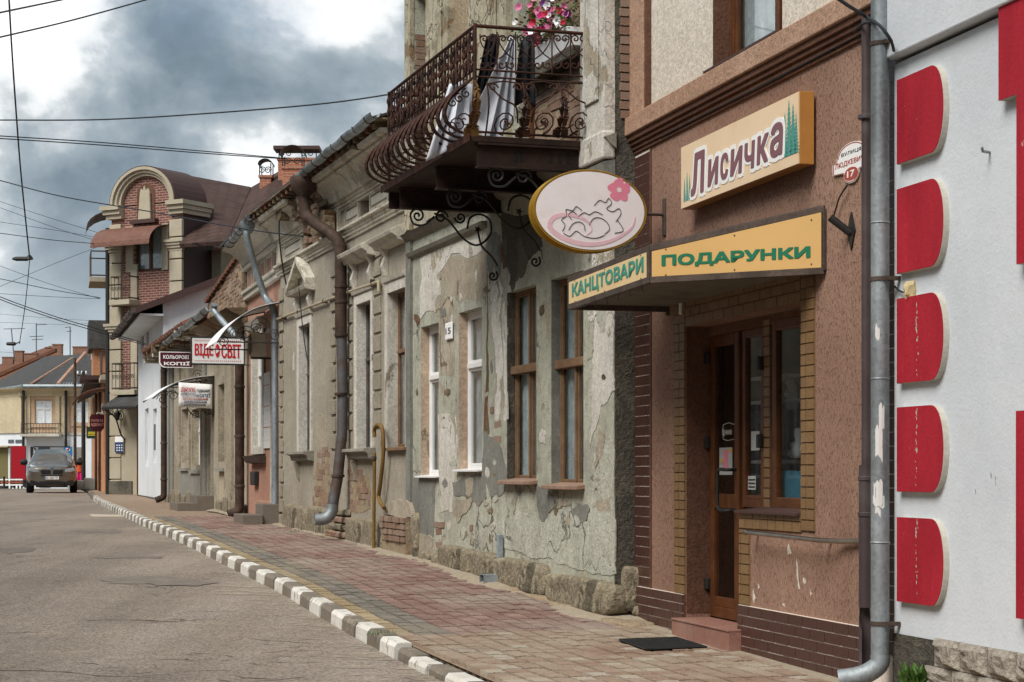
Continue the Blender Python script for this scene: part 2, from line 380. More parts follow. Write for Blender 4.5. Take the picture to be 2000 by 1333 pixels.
# signs
M['sign_cream'] = simple('cream_sign_face', lin('#e0c7a6'), .5, .3, var=.05, scale=2, bump=0, dirt=lin('#cdb08a'), da=.4)
M['sign_side'] = simple('ochre_sign_edge', lin('#b07a3c'), .5, .4, var=.08)
M['sign_amber'] = simple('amber_sign_face', lin('#cba468'), .45, .4, var=.04, scale=1.5, bump=0, dirt=lin('#c4965a'), da=.35)
M['sign_pale'] = simple('pale_yellow_sign_face', lin('#dcc08e'), .45, .4, var=.05, scale=2, bump=0)
M['green'] = simple('green_lettering', lin('#0f6b4c'), .5, .4, var=.05, bump=0)
M['teal'] = simple('teal_lettering', lin('#3f8a78'), .5, .4, var=.08, bump=0)
M['firgreen'] = simple('teal_fir_print', lin('#4c8f84'), .5, .4, var=.05, bump=0)
M['plum'] = simple('plum_lettering', lin('#7d565c'), .5, .4, var=.06, bump=0)
M['white'] = simple('white_lettering', (.82, .82, .81), .5, .4, var=.03, bump=0)
M['oval'] = simple('pale_pink_sign_face', lin('#e8e0e1'), .4, .45, var=.03, scale=2, bump=0, dirt=lin('#c9bbb8'), da=.35, ds=5)
M['gold'] = simple('gold_sign_rim', lin('#b08a34'), .35, .5, .6, var=.15)
M['pink'] = simple('pink_print', lin('#d97f95'), .5, .4, var=.05, bump=0)
M['swirl'] = simple('pale_pink_print', lin('#dcb6bd'), .5, .4, var=.05, bump=0)
M['ink'] = simple('black_print', (.02, .02, .02), .5, .3, bump=0)
M['redink'] = simple('brick_red_print', lin('#a34838'), .5, .4, var=.05, bump=0)
M['red'] = simple('bright_red_print', lin('#c2202c'), .5, .4, var=.04, bump=0)
M['navy'] = simple('navy_print', lin('#23406e'), .5, .4, var=.04, bump=0)
M['maroon'] = simple('maroon_sign', lin('#4a1420'), .4, .4, var=.08, bump=0)
M['frame_dk'] = rust('brown_grey_steel_frame', lin('#453a33'), lin('#5c4f47'), .1, .7)
M['soffit'] = simple('grey_soffit_board', lin('#6b655a'), .8, .2, dirt=lin('#4d473d'), da=.6)
M['paper'] = simple('paper', (.6, .6, .59), .8, .2, var=.03, bump=0)
M['bluepaper'] = simple('blue_poster', lin('#3f7f98'), .6, .3, var=.25, scale=14, bump=0)
# white building
M['white_wall'] = plaster('white_painted_render', lin('#cdd2d7'), lin('#c4cad0'), c3=lin('#c6cacd'), a3=.25, grain=45, gb=.4, streak=.06, gamt=.02, dist=.007, grime=.03, big=.9)
def redpaint():
    k = NT('red_painted_relief', .75, .2); c = k.mix(k.rng(k.noise(1.6, 6, k.vec((2, 2, .5))), .35, .65), lin('#971e2c'), lin('#ad2735')); c = k.mix(k.rng(k.noise(6, 8, k.vec((2.5, 2.5, .35)), .7), .52, .7, 0, .3), c, lin('#7f1c26'))
    ch = k.rng(k.noise(14, 8, k.vec((1, 1, .6)), .75), .68, .70); c = k.mix(ch, c, lin('#c9a9a0')); g = k.noise(60, 3); k.col(k.mix(1, c, k.mix(k.rng(g, .3, .7), (.88,) * 3, (1.08,) * 3), 'MULTIPLY')); k.bump(k.math('ADD', g, k.noise(5, 4)), .3, .006); return k.m
M['redpanel'] = redpaint()
M['greyedge'] = simple('grey_foam_edge', lin('#b7b4a9'), .9, .1, var=.1, scale=30)
M['rockface'] = plaster('rock_faced_tile', lin('#9d958a'), lin('#aea698'), grain=24, gb=1.6, streak=.2, dist=.03)
# house with the peeling front
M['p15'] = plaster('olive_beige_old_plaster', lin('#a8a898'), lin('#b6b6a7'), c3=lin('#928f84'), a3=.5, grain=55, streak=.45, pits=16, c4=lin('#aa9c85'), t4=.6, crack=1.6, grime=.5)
M['white_pl'] = plaster('white_limewash_remnant', lin('#d0ccc3'), lin('#c4bfb4'), grain=45, streak=.35, c4=lin('#a59b88'), t4=.57, sp=2, crack=2.4, grime=.35)
M['grey_cem'] = plaster('grey_cement_patch', lin('#7b7b75'), lin('#88877f'), c3=lin('#6a6962'), a3=.5, grain=80, streak=.4, grime=.4)
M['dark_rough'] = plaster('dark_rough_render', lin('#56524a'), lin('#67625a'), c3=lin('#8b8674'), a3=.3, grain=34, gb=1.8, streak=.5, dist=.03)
M['sand_pl'] = plaster('sandy_bared_render', lin('#a49a88'), lin('#b2a998'), c3=lin('#908574'), a3=.5, grain=60, gb=.9, streak=.4, crack=3, grime=.4)
M['pale_pl'] = plaster('pale_green_grey_render', lin('#b0b0a2'), lin('#bdbdb0'), c3=lin('#9c9a8c'), a3=.5, grain=40, gb=.9, streak=.35, pits=13, grime=.35, crack=1.2)
M['pinkreveal'] = plaster('pink_beige_reveal', lin('#b59f8b'), lin('#c2ad98'), grain=50, streak=.5, c4=lin('#8b7c66'), t4=.6, sp=2)
M['sandstone'] = plaster('weathered_sandstone', lin('#8d8370'), lin('#a59a83'), c3=lin('#4f4a40'), a3=.75, grain=22, gb=1.6, streak=.3, big=2, dist=.035, gamt=.25)
M['brick'] = brickmat('old_red_brick', lin('#80604f'), lin('#968072'), lin('#a59985'), .7)
M['mortar'] = plaster('old_lime_mortar', lin('#9a8a72'), lin('#a8987f'), c3=lin('#8a5a44'), a3=.4, grain=40, gb=1.2, streak=.3, dist=.02)
M['string'] = plaster('grey_moulding', lin('#8f8b80'), lin('#7c786e'), grain=50, streak=.4)
M['upper15'] = plaster('stained_ochre_plaster', lin('#a79f88'), lin('#bab39e'), c3=lin('#7d7460'), a3=.7, grain=40, streak=.7, c4=lin('#8d7358'), t4=.58, grime=.6, crack=2)
# house next to it
M['p13'] = plaster('grey_beige_render', lin('#9b9384'), lin('#a9a193'), grain=60, gb=.9, streak=.4, grime=.25)
M['p13q'] = plaster('grey_beige_quoin', lin('#958d7d'), lin('#a1998a'), grain=60, gb=.9, streak=.35)
M['whitetrim'] = plaster('peeling_white_trim', lin('#d2cdc4'), lin('#c4beb2'), grain=40, streak=.5, c4=lin('#8c8270'), t4=.66, sp=2, grime=.3)
M['cornice'] = plaster('stained_pale_cornice', lin('#beb8a9'), lin('#d0cabc'), c3=lin('#8d8473'), a3=.6, grain=40, streak=.6, c4=lin('#6a4a38'), t4=.68, grime=.4)
M['decay_crack'] = plaster('rotten_eaves_and_crack_dark', lin('#6a5b49'), lin('#8f8068'), c3=lin('#7a4936'), a3=.7, grain=20, gb=1.5, streak=.5, dist=.05)
# further houses
M['pinkwall'] = plaster('pink_render', lin('#a87f6d'), lin('#b28a78'), grain=60, streak=.15)
M['whitecorn'] = plaster('white_moulding', lin('#cbc6ba'), lin('#bdb7aa'), grain=50, streak=.3)
M['beige'] = plaster('beige_old_render', lin('#a89d89'), lin('#b8ad98'), c3=lin('#857b69'), a3=.5, grain=40, streak=.6)
M['greyrender'] = plaster('grey_render', lin('#8e8b84'), lin('#99968e'), grain=40, streak=.4)
M['whitehouse'] = plaster('white_house_render', lin('#dde1e5'), lin('#d2d8dc'), grain=40, streak=.15, gamt=.04)
M['tan'] = plaster('tan_panel_render', lin('#a89f8b'), lin('#b3aa97'), grain=50, streak=.12, gamt=.05)
M['roofbrown'] = simple('brown_roof_metal', lin('#45302c'), .6, .4, var=.15)
M['awningbrown'] = rust('brown_metal_awning', lin('#6d4a3f'), lin('#7c594c'), .1, .55)
M['orange'] = plaster('orange_render', lin('#c08a66'), lin('#c99675'), grain=40, streak=.4)
M['yellow'] = plaster('ochre_yellow_render', lin('#b89b7e'), lin('#c3a88d'), grain=40, streak=.3)
M['palecol'] = plaster('pale_pilaster_render', lin('#cbbd9f'), lin('#bfb295'), grain=40, streak=.4)
M['slate'] = simple('dark_grey_roofing', lin('#3b3b3a'), .75, .3, var=.3, scale=7, dirt=lin('#54524f'), da=.6)
M['glass_far'] = simple('dark_window_glass', (.05, .06, .065), .08, .6, var=.3, scale=3, bump=0)
M['curtain'] = simple('grey_net_curtain', (.52, .57, .60), .9, .1, var=.25, scale=9, bump=0)
M['curtain_w'] = simple('white_net_curtain', (.70, .75, .78), .9, .1, var=.2, scale=9, bump=0)
M['darkroom'] = simple('dark_interior', (.02, .018, .016), .9, .1, bump=0)  # near-black colour stands in for the dark of unlit rooms and openings
M['interior'] = simple('dim_shop_interior', lin('#3b2f28'), .9, .1, bump=0)
M['wire'] = simple('dark_cable', (.02, .025, .03), .6, .3, bump=0)
M['aerial'] = simple('grey_aerial_metal', (.12, .13, .14), .5, .5, .4, bump=0)
def glassmat():
    m = bpy.data.materials.new('window_glass'); m.use_nodes = True; t = m.node_tree; t.nodes.clear()
    o = t.nodes.new('ShaderNodeOutputMaterial'); mx = t.nodes.new('ShaderNodeMixShader'); tr = t.nodes.new('ShaderNodeBsdfTransparent'); gl = t.nodes.new('ShaderNodeBsdfGlossy')
    lw = t.nodes.new('ShaderNodeLayerWeight'); lw.inputs[0].default_value = .5; pw = t.nodes.new('ShaderNodeMath'); pw.operation = 'POWER'; pw.inputs[1].default_value = 4; t.links.new(lw.outputs['Facing'], pw.inputs[0]); fr = t.nodes.new('ShaderNodeMath'); fr.operation = 'MULTIPLY_ADD'; fr.inputs[1].default_value = .9; fr.inputs[2].default_value = .045; t.links.new(pw.outputs[0], fr.inputs[0]); gl.inputs['Roughness'].default_value = .03; tr.inputs[0].default_value = (.88, .91, .91, 1)
    t.links.new(fr.outputs[0], mx.inputs[0]); t.links.new(tr.outputs[0], mx.inputs[1]); t.links.new(gl.outputs[0], mx.inputs[2]); t.links.new(mx.outputs[0], o.inputs[0]); return m
M['glass'] = glassmat()
def texbrick(name, c1, c2, mo, sc=1, bw=.26, rh=.085, ms=.012, axis='xz'):
    k = NT(name, .85, .2); sp = k.n('ShaderNodeSeparateXYZ'); k.put(sp.inputs[0], k.co); cb = k.n('ShaderNodeCombineXYZ')
    k.put(cb.inputs[0], sp.outputs['xyz'.index(axis[0])]); k.put(cb.inputs[1], sp.outputs['xyz'.index(axis[1])])
    b = k.n('ShaderNodeTexBrick'); k.put(b.inputs['Vector'], cb.outputs[0]); b.inputs['Color1'].default_value = (*c1, 1); b.inputs['Color2'].default_value = (*c2, 1); b.inputs['Mortar'].default_value = (*mo, 1)
    b.inputs['Scale'].default_value = sc; b.inputs['Mortar Size'].default_value = ms; b.inputs['Brick Width'].default_value = bw; b.inputs['Row Height'].default_value = rh
    c = k.mix(k.rng(k.noise(6, 6), .4, .7, 0, .18), b.outputs[0], mo); k.col(c); k.bump(k.math('SUBTRACT', 1, b.outputs[1]), .6, .015); return k.m
M['towerbrick'] = texbrick('red_brick_veneer', lin('#62362f'), lin('#784a41'), lin('#a08a7e'), bw=.24, rh=.08, ms=.012)
M['chimbrick'] = texbrick('orange_chimney_brick', lin('#9a5a42'), lin('#ab6a50'), lin('#a88a78'), bw=.28, rh=.09, ms=.012)
M['oldbrick_far'] = texbrick('old_chimney_brick', lin('#7a4434'), lin('#8f5a48'), lin('#8a7868'), bw=.3, rh=.1, ms=.02)
M['shingle'] = texbrick('brown_shingles', lin('#45342f'), lin('#523f39'), lin('#2f2320'), bw=.45, rh=.3, ms=.02, axis='xy')
M['clay'] = simple('weathered_clay_tile', lin('#6e4a3a'), .9, .2, var=.3, scale=5, dirt=lin('#4a3c30'), da=.7)
# ------------------------------------------------------------------ the ground
def lerp(T, d):
    if d <= T[0][0]: a, b = T[0], T[1]
    elif d >= T[-1][0]: a, b = T[-2], T[-1]
    else:
        i = next(i for i in range(len(T) - 1) if T[i + 1][0] >= d); a, b = T[i], T[i + 1]
    return a[1] + (b[1] - a[1]) * (d - a[0]) / (b[0] - a[0])
PZ = [(-40, -1.50), (5, -1.40), (8, -1.36), (12, -1.31), (14, -1.285), (16, -1.235), (19, -1.10), (22.5, -.985), (26, -.905), (30, -.84), (40, -.77), (55, -.70), (75, -.70), (100, -.82), (130, -1.0), (3000, -1.0)]
def zpave(d):                                   # pavement level, smoothed
    return EYE + sum(lerp(PZ, d + k) for k in (-1, -.5, 0, .5, 1)) / 5
def zroad(d): return zpave(d) - .12
KX = [(-40, 15.2), (5, 1.85), (11.76, -.16), (14.73, -1.04), (18.71, -2.22), (22.41, -3.39), (28.5, -5.17), (33, -6.45), (41.5, -8.7), (50, -10.95), (57, -12.65), (71, -15.9), (90, -20.4), (130, -30)]
def kx(d): return lerp(KX, d)                   # street-side edge of the kerb
WX = [(-40, 16.1), (12, 2.10), (15.95, 1.04), (16, .83), (22.46, -1.21), (30.35, -3.71), (34.4, -4.80), (49, -8.99), (62, -12.4), (90, -19.5), (130, -29)]
def wx(d): return lerp(WX, d)                   # foot of the house walls
def strip(name, x0f, x1f, zf, ds, nx, mats, zoff=0):
    m = MB(); rows = []
    for d in ds:
        a, b = x0f(d), x1f(d); rows.append([(a + (b - a) * i / nx, d, zf(d) + zoff) for i in range(nx + 1)])
    m.v = [p for r in rows for p in r]; k = nx + 1
    m.f = [[i * k + j, i * k + j + 1, (i + 1) * k + j + 1, (i + 1) * k + j] for i in range(len(ds) - 1) for j in range(nx)]; m.mi = [0] * len(m.f)
    return m.build(name, mats, smooth=True)
dn = [-40 + i * 5 for i in range(9)] + [3 + i * .6 for i in range(80)] + [51 + i * 4 for i in range(20)]
def asphalt():
    k = NT('worn_asphalt', .93, .2)
    big = k.noise(.35, 6, rough=.6); c = k.mix(k.rng(big, .35, .65), lin('#7f756b'), lin('#8f857a'))
    tr = k.noise(.9, 5, k.vec((2.2, .25, 1))); c = k.mix(k.rng(tr, .5, .75, 0, .4), c, lin('#6f6359'))
    du = k.noise(1.6, 8, k.vec((.5, 1.6, 1)), .65); c = k.mix(k.rng(du, .55, .75, 0, .45), c, lin('#aa9c8a'))
    rt = k.n('ShaderNodeMapping'); k.put(rt.inputs[0], k.co); rt.inputs['Rotation'].default_value = (0, 0, R(-17.2)); rt.inputs['Scale'].default_value = (1.0, .03, 1); wt_ = k.noise(1.1, 3, rt.outputs[0]); c = k.mix(k.rng(wt_, .5, .66, 0, .35), c, lin('#9c938a')); c = k.mix(k.rng(wt_, .46, .34, 0, .3), c, lin('#645c55'))
    ag = k.vor(70, out=1); sp = k.n('ShaderNodeSeparateColor'); k.put(sp.inputs[0], ag)
    c = k.mix(1, c, k.mix(sp.outputs[0], (.52, .52, .52), (1.45, 1.43, 1.4)), 'MULTIPLY')
    g = k.noise(160, 3); c = k.mix(1, c, k.mix(k.rng(g, .3, .7), (.75,) * 3, (1.2,) * 3), 'MULTIPLY')
    wv = k.n('ShaderNodeVectorMath', operation='ADD'); k.put(wv.inputs[0], k.vec((.8, .42, 1)))
    nn = k.n('ShaderNodeTexNoise'); k.put(nn.inputs['Vector'], k.co); nn.inputs['Scale'].default_value = 2.2; nn.inputs['Detail'].default_value = 6
    sc_ = k.n('ShaderNodeVectorMath', operation='SCALE'); k.put(sc_.inputs[0], nn.outputs[1]); sc_.inputs['Scale'].default_value = .8; k.put(wv.inputs[1], sc_.outputs[0])
    ed = k.vor(.75, wv.outputs[0], 'DISTANCE_TO_EDGE'); cm = k.math('MULTIPLY', k.rng(ed, 0, .014, 1, 0), k.rng(k.noise(.5, 3), .5, .6))
    ed2 = k.vor(3.2, wv.outputs[0], 'DISTANCE_TO_EDGE'); cm2 = k.math('MULTIPLY', k.rng(ed2, 0, .03, 1, 0), k.rng(k.noise(.42, 4, k.vec(loc=(4, 9, 0))), .57, .66))
    cr_ = k.math('MAXIMUM', cm, cm2); c = k.mix(k.math('MULTIPLY', cr_, .8), c, lin('#3b342e'))
    k.col(c); h = k.math('SUBTRACT', k.math('ADD', k.math('MULTIPLY', g, .4), k.math('MULTIPLY', sp.outputs[0], .6)), k.math('MULTIPLY', cr_, 2)); k.bump(h, .55, .006); return k.m
M['asphalt'] = asphalt()
road = tag(strip('road', lambda d: -45, kx, zroad, dn, 30, M['asphalt']), kind='structure')
M['earth'] = simple('dusty_earth', lin('#8f8472'), .95, .1, var=.2, scale=4)
g = MB(); g.v = [(x, y, zpave(y) - .45) for y in (-300, 0, 20, 40, 100, 300, 2500) for x in (-2500, 2500)]
g.f = [[2 * i, 2 * i + 1, 2 * i + 3, 2 * i + 2] for i in range(6)]; g.mi = [0] * 6
tag(g.build('ground', M['earth']), kind='structure')

# road repairs: thin sheets of fresher asphalt and a pale cement smear
def road_patch(px, mat, seed, lift=.004):
    pts = []
    for x, y in px:
        d = 20.
        for _ in range(40): d = (EYE - zroad(d)) * FPX / (y - HY)
        pts.append(((x - CX) / FPX * d, d))
    pts = jag(pts, .16, 4, seed)
    m = MB(); m.add([(x, d, zroad(d) + lift) for x, d in pts], [list(range(len(pts)))]); return tag(m.build('road_repair', mat), kind='structure')
M['patch_dk'] = simple('darker_asphalt_repair', lin('#716962'), .92, .2, var=.25, scale=70, dirt=lin('#857b70'), da=.9, ds=6)
M['patch_lt'] = simple('pale_cement_smear', lin('#b5a998'), .95, .1, var=.1, scale=30)
road_patch([(193, 1132), (262, 1126), (345, 1128), (392, 1137), (330, 1143), (215, 1140)], M['patch_dk'], 1)
road_patch([(285, 1141), (380, 1134), (430, 1139), (385, 1146), (300, 1146)], M['patch_dk'], 4, .007)
road_patch([(185, 1087), (260, 1087), (322, 1088), (318, 1092), (205, 1092)], M['patch_dk'], 2)
road_patch([(155, 1036), (230, 1034), (228, 1042), (165, 1040)], M['patch_dk'], 5)
road_patch([(176, 1005), (240, 1006), (238, 1010), (185, 1010)], M['patch_lt'], 3)
road_patch([(0, 1072), (40, 1068), (62, 1078), (20, 1084)], M['patch_dk'], 8)

# pavement bed
M['bed'] = simple('sandy_pavement_bed', lin('#8e7d6c'), .95, .1, var=.25, scale=9, dirt=lin('#6f5d4e'), da=.6)
def pavefar():
    k = NT('distant_red_paving', .9, .2); c = k.mix(k.rng(k.noise(1.1, 6), .4, .62), lin('#8a6156'), lin('#967063')); c = k.mix(k.rng(k.noise(3, 8, rough=.7), .52, .7, 0, .6), c, lin('#a39281'))
    k.col(c); return k.m
M['pavefar'] = pavefar()
pv = strip('pavement', lambda d: kx(d) + .14, lambda d: wx(d) + .8, zpave, dn, 6, [M['bed'], M['pavefar']], -.03); tag(pv, kind='structure')
# pavers: a wavy double-T block
PL, PW = .15, .178
def paver(gap=.006):
    a, b = PL / 2 - gap / 2, PW / 2 - gap / 2; q = .012
    o = [(-a, -b), (-a * .45, -b), (-a * .3, -b + q), (a * .3, -b + q), (a * .45, -b), (a, -b), (a - q, -b * .35), (a - q, b * .35), (a, b), (a * .45, b), (a * .3, b + q), (-a * .3, b + q), (-a * .45, b), (-a, b), (-a + q, b * .35), (-a + q, -b * .35)]
    return [(x, y + 0) for x, y in o]
def pavermat(name, c1, c2, c3, dusty):
    k = NT(name, .9, .2); r = k.rand(); at_ = k.n('ShaderNodeAttribute', attribute_name='tint'); t = k.math('FRACT', k.math('ADD', r, at_.outputs['Fac']))
    c = k.mix(k.rng(t, .55, .8), c1, c2); c = k.mix(k.rng(t, .86, .9, 0, .75), c, c3)
    gc = k.n('ShaderNodeNewGeometry').outputs['Position']
    c = k.mix(k.rng(k.noise(.9, 8, gc, .68), .42, .64, 0, .88), c, dusty); c = k.mix(k.rng(k.noise(2.3, 6, gc), .55, .75, 0, .35), c, tuple(x * .55 for x in c1))
    g = k.noise(70, 3, gc); c = k.mix(1, c, k.mix(k.rng(g, .3, .7), (.75,) * 3, (1.2,) * 3), 'MULTIPLY'); k.col(c); k.bump(g, .35, .004); return k.m
M['pv_near'] = pavermat('grey_pink_paver', lin('#8a7463'), lin('#968474'), lin('#a9a294'), lin('#9f9382'))
M['pv_red'] = pavermat('red_paver', lin('#7d625a'), lin('#897067'), lin('#917b71'), lin('#968a7e'))
M['pv_yel'] = pavermat('yellow_paver', lin('#8f7d60'), lin('#9b8a6c'), lin('#a5967a'), lin('#978a76'))
M['pv_gry'] = pavermat('grey_paver', lin('#6d6861'), lin('#78736b'), lin('#807a71'), lin('#8b8172'))
pm = MB().prism(paver(), 'z', -.06, 0)
pmesh = {q: pm.mesh('paver', M[q]) for q in ('pv_near',)}
ux, uy = -.2957, .9553                          # along the street
# pavers laid in courses square to the kerb
near, rest = [], {'pv_red': MB(), 'pv_yel': MB(), 'pv_gry': MB(), 'pv_near': MB()}
tints = {q: [] for q in rest}
j = 0; d = 9.6
while d < 34:
    d += PW * uy
    off = (j % 2) * .5; j += 1
    for i in range(22):
        n_ = .14 + .006 + (i + .5 + off * 0) * PL
        sh = (PW / 2 if i % 2 else 0)
        dd = d + sh * uy * 0
        x = kx(dd) + n_ * uy * 1.0; y = dd + n_ * .2957
        if x > wx(y) - .04: continue
        lim = 14.55 + n_ * .38
        q = 'pv_near' if dd + .3 * n_ < lim + .0 else ('pv_yel' if i < 1 else 'pv_gry' if i < 2 else 'pv_red')
        if dd + .3 * n_ >= lim and i < 3: q = ('pv_yel', 'pv_yel', 'pv_gry', 'pv_gry', 'pv_red')[min(4, int(n_ / .165))]
        z = zpave(y) + rnd.uniform(-.005, .005); ra = rnd.gauss(0, .02); ux_, uy_ = ux * math.cos(ra) - uy * math.sin(ra), ux * math.sin(ra) + uy * math.cos(ra)
        Mx = Matrix(((uy_, ux_, 0, x), (-ux_, uy_, 0, y), (rnd.uniform(-.02, .02), rnd.uniform(-.02, .02) + .03, 1, z), (0, 0, 0, 1)))
        if q == 'pv_near' and y > 11.6 and len(near) < 300: near.append((y, Mx))
        else:
            v = [Mx @ Vector(p) for p in pm.v]; rest[q].add(v, pm.f[1:]); tints[q] += [rnd.random()] * (len(pm.f) - 1)
for y, Mx in near: inst(pmesh['pv_near'], 'paver', pv, Mx)
for q in rest:
    if not rest[q].f: continue
    o = rest[q].build('paver_field', M[q], pv); o['kind'] = 'stuff'
    a = o.data.attributes.new('tint', 'FLOAT', 'FACE'); a.data.foreach_set('value', tints[q])
# dust drifted along the wall foot
M['dust'] = simple('sandy_dust', lin('#978c7b'), .97, .05, var=.2, scale=25, bump=.4)
m = MB(); ds = [9 + i * .25 for i in range(120)]; r_ = random.Random(3)
for d in ds:
    a = wx(d) - .12 - .10 * r_.random() - (.16 if 15 < d < 24 else .05) * (.5 + .5 * math.sin(d * 1.7))
    m.v += [(a, d, zpave(d) - .008), (a + .12, d, zpave(d) + (.014 + .01 * r_.random() if d > 15.6 else .004)), (wx(d) + .3, d, zpave(d) + (.04 if d > 15.6 else .008))]
m.f = [[3 * i + j, 3 * i + j + 1, 3 * i + j + 4, 3 * i + j + 3] for i in range(len(ds) - 1) for j in (0, 1)]; m.mi = [0] * len(m.f)
tag(m.build('dust_drift', M['dust'], smooth=True), kind='stuff')

# kerb: one block after the other, painted grey and white in turn
def kerbmat(name, c1, c2, chip):
    k = NT(name, .85, .25); gc = k.n('ShaderNodeNewGeometry').outputs['Position']
    c = k.mix(k.rng(k.noise(3, 6, gc), .4, .65), c1, c2); c = k.mix(k.rng(k.noise(7, 9, gc, .7), .555, .60, 0, .85), c, chip)
    g = k.noise(90, 3, gc); c = k.mix(1, c, k.mix(k.rng(g, .3, .7), (.85,) * 3, (1.1,) * 3), 'MULTIPLY'); k.col(c); k.bump(g, .3, .004); return k.m
M['kerb_w'] = kerbmat('white_kerb_paint', lin('#d5d2cb'), lin('#c4c0b7'), lin('#857d72'))
M['kerb_g'] = kerbmat('grey_kerb_paint', lin('#71695e'), lin('#7d7468'), lin('#90877a'))
kerb = tag(empty('kerb'), kind='structure')
prof = [(0, -.25), (0, -.02), (.012, 0.0), (.14, 0.0), (.14, -.25)]
KL = .5
km = {}
for nm in ('kerb_w', 'kerb_g'):
    km[nm] = MB().prism([(-.005, -.25), (.006, -.03), (.03, 0), (.14, 0), (.14, -.25)], 'y', .004, KL - .004).mesh('kerb_block', M[nm])
d = 7.0; i = 0
while d < 70:
    a = Vector((kx(d), d, zpave(d))); e = d + KL * .957; b = Vector((kx(e), e, zpave(e)))
    drop = .055 * max(0, min(1, (14.3 - d) / .8)); a.z += .004 - drop + rnd.uniform(-.006, .006); b.z += .004 - drop
    t = (b - a); l = t.length; t.normalize(); nx = Vector((t.y, -t.x, 0)).normalized(); up = nx.cross(t)
    jit = rnd.uniform(-.010, .010) * (2.2 if d < 14.5 else 1)
    Mx = Matrix(((nx.x, t.x * l / KL, up.x, a.x + jit), (nx.y, t.y * l / KL, up.y, a.y), (nx.z, t.z * l / KL, up.z, a.z), (0, 0, 0, 1)))
    inst(km['kerb_w' if i % 2 else 'kerb_g'] if d < 56 else km['kerb_g'], 'kerb_block', kerb, Mx)
    d = e; i += 1

# dust fingers washed out from the kerb over the asphalt
m = MB(); r_ = random.Random(11)
for i in range(90):
    d0 = 9 + 24 * (i + r_.random()) / 90; l_ = r_.uniform(.15, .75) * (1.2 if d0 < 20 else .8); w_ = r_.uniform(.05, .22)
    o_ = [(kx(d0 + v) - .01 - u * l_, d0 + v + u * .1) for u, v in [(0, -w_), (.3, -w_ * .6), (.7, -w_ * .25), (1, 0), (.65, w_ * .3), (.3, w_ * .5), (0, w_)]]
    o_ = jag(o_, .05, 2, i); m.add([(x, y, zroad(y) + .0035 + .00002 * i) for x, y in o_], [list(range(len(o_)))])
def dustmat():
    k = NT('washed_out_road_dust', .97, .05); gc = k.n('ShaderNodeNewGeometry').outputs['Position']
    g_ = k.noise(110, 3, gc); k.col(k.mix(k.rng(g_, .3, .7), lin('#9d9182'), lin('#b3a898'))); a = k.rng(k.noise(5, 8, gc, .7), .42, .62, 0, .8); k.put(k.b.inputs['Alpha'], a); return k.m
tag(m.build('dust_fan', dustmat()), kind='stuff')

# cracks in the asphalt: dark ragged ribbons across the lane and crazed clusters
m = MB(); r_ = random.Random(23)
def ribbon(x, y, ang, L, w_, step=.12, wob=.5):
    n = max(3, int(L / step)); P_ = []; a = ang
    for i in range(n + 1):
        P_.append((x, y, w_ * r_.uniform(.3, 1.3) * (1 - abs(2 * i / n - 1) ** 3 * .8))); a += r_.uniform(-wob, wob) * .6; a += (ang - a) * .35; x += math.cos(a) * step; y += math.sin(a) * step
    b = len(m.v)
    for i, (px_, py_, q_) in enumerate(P_): m.v += [(px_, py_ - q_, zroad(py_) + .0027), (px_, py_ + q_, zroad(py_) + .0027)]
    for i in range(n): m.f.append([b + 2 * i, b + 2 * i + 2, b + 2 * i + 3, b + 2 * i + 1]); m.mi.append(0)
for d0, o0, L in ((12.3, .9, 1.3), (13.5, 1.6, 1.8), (15.4, 2.4, 3.5), (16.9, .8, 1.2), (18.8, 2.5, 3.2), (22, 2.0, 3), (27, 2.2, 3), (33, 1.2, 3)):
    ribbon(kx(d0) - o0 - L, d0, .03 + r_.uniform(-.04, .04), L, .009 * (1 + d0 / 30), wob=1.3)
for c_, n_ in (((12.6, 1.1), 16), ((14.0, 1.3), 12), ((17.0, 1.7), 10), ((13.2, 2.3), 12), ((15.0, .7), 10)):
    for i in range(n_): d0 = c_[0] + r_.gauss(0, .35); ribbon(kx(d0) - c_[1] + r_.gauss(0, .3), d0, r_.uniform(0, 3.14), r_.uniform(.15, .6), .008, .06, 1.4)
tag(m.build('road_cracks', simple('dark_crack_fill', lin('#4a423b'), .97, .05, var=.3)), kind='stuff')
# ------------------------------------------------------------------ the brown gift shop
def line_frame(a, t, px):
    d = a / ((px - CX) / FPX + t); return Frame(a - t * d, d, -t, 1)
FS = line_frame(5.308, .2676, 1240)
shop = empty('shop_building', FS.M, 'brown rendered gift shop with tiled plinth and cream upper panels beside the white building', 'building')
sE = FS.s(1752); sD0, sD1 = FS.s(1446), FS.s(1340); sW0 = FS.s(1567)
zl = EYE + 1.132; zg = .05; zsill = FS.z(1500, 1001); zbelt = EYE + 2.816
GZ = lambda s: zpave(FS.w(s, 0, 0).y)
RD = .2
m = wall(MB(), sE, -.02, zg - .3, zbelt - .14, [(sW0, sD0, zsill, zl, RD), (sD0, sD1, zg - .2, zl, RD)])
# open the seam between door and window recess
m.f = [f for f in m.f if not all(abs(m.v[i][0] - sD0) < 1e-6 for i in f)]; m.mi = [0] * len(m.f)
m.quad((sD0, 0, zg - .2), (sD0, 0, zsill), (sD0, -RD, zsill), (sD0, -RD, zg - .2))
shell(m, sE, -.02, zg - .3, EYE + 5.2, 7, -RD - .6)
m.build('wall', M['shop'], shop)
MB().box(sW0, sD1, -RD - 2.5, -RD - .4, zg - .2, zl + .4).build('interior', M['interior'], shop)
MB().box(sD1 - .004, sD1 + .03, -RD, -.004, zg + .3, zl - .004).build('reveal', M['shop_dk'], shop)
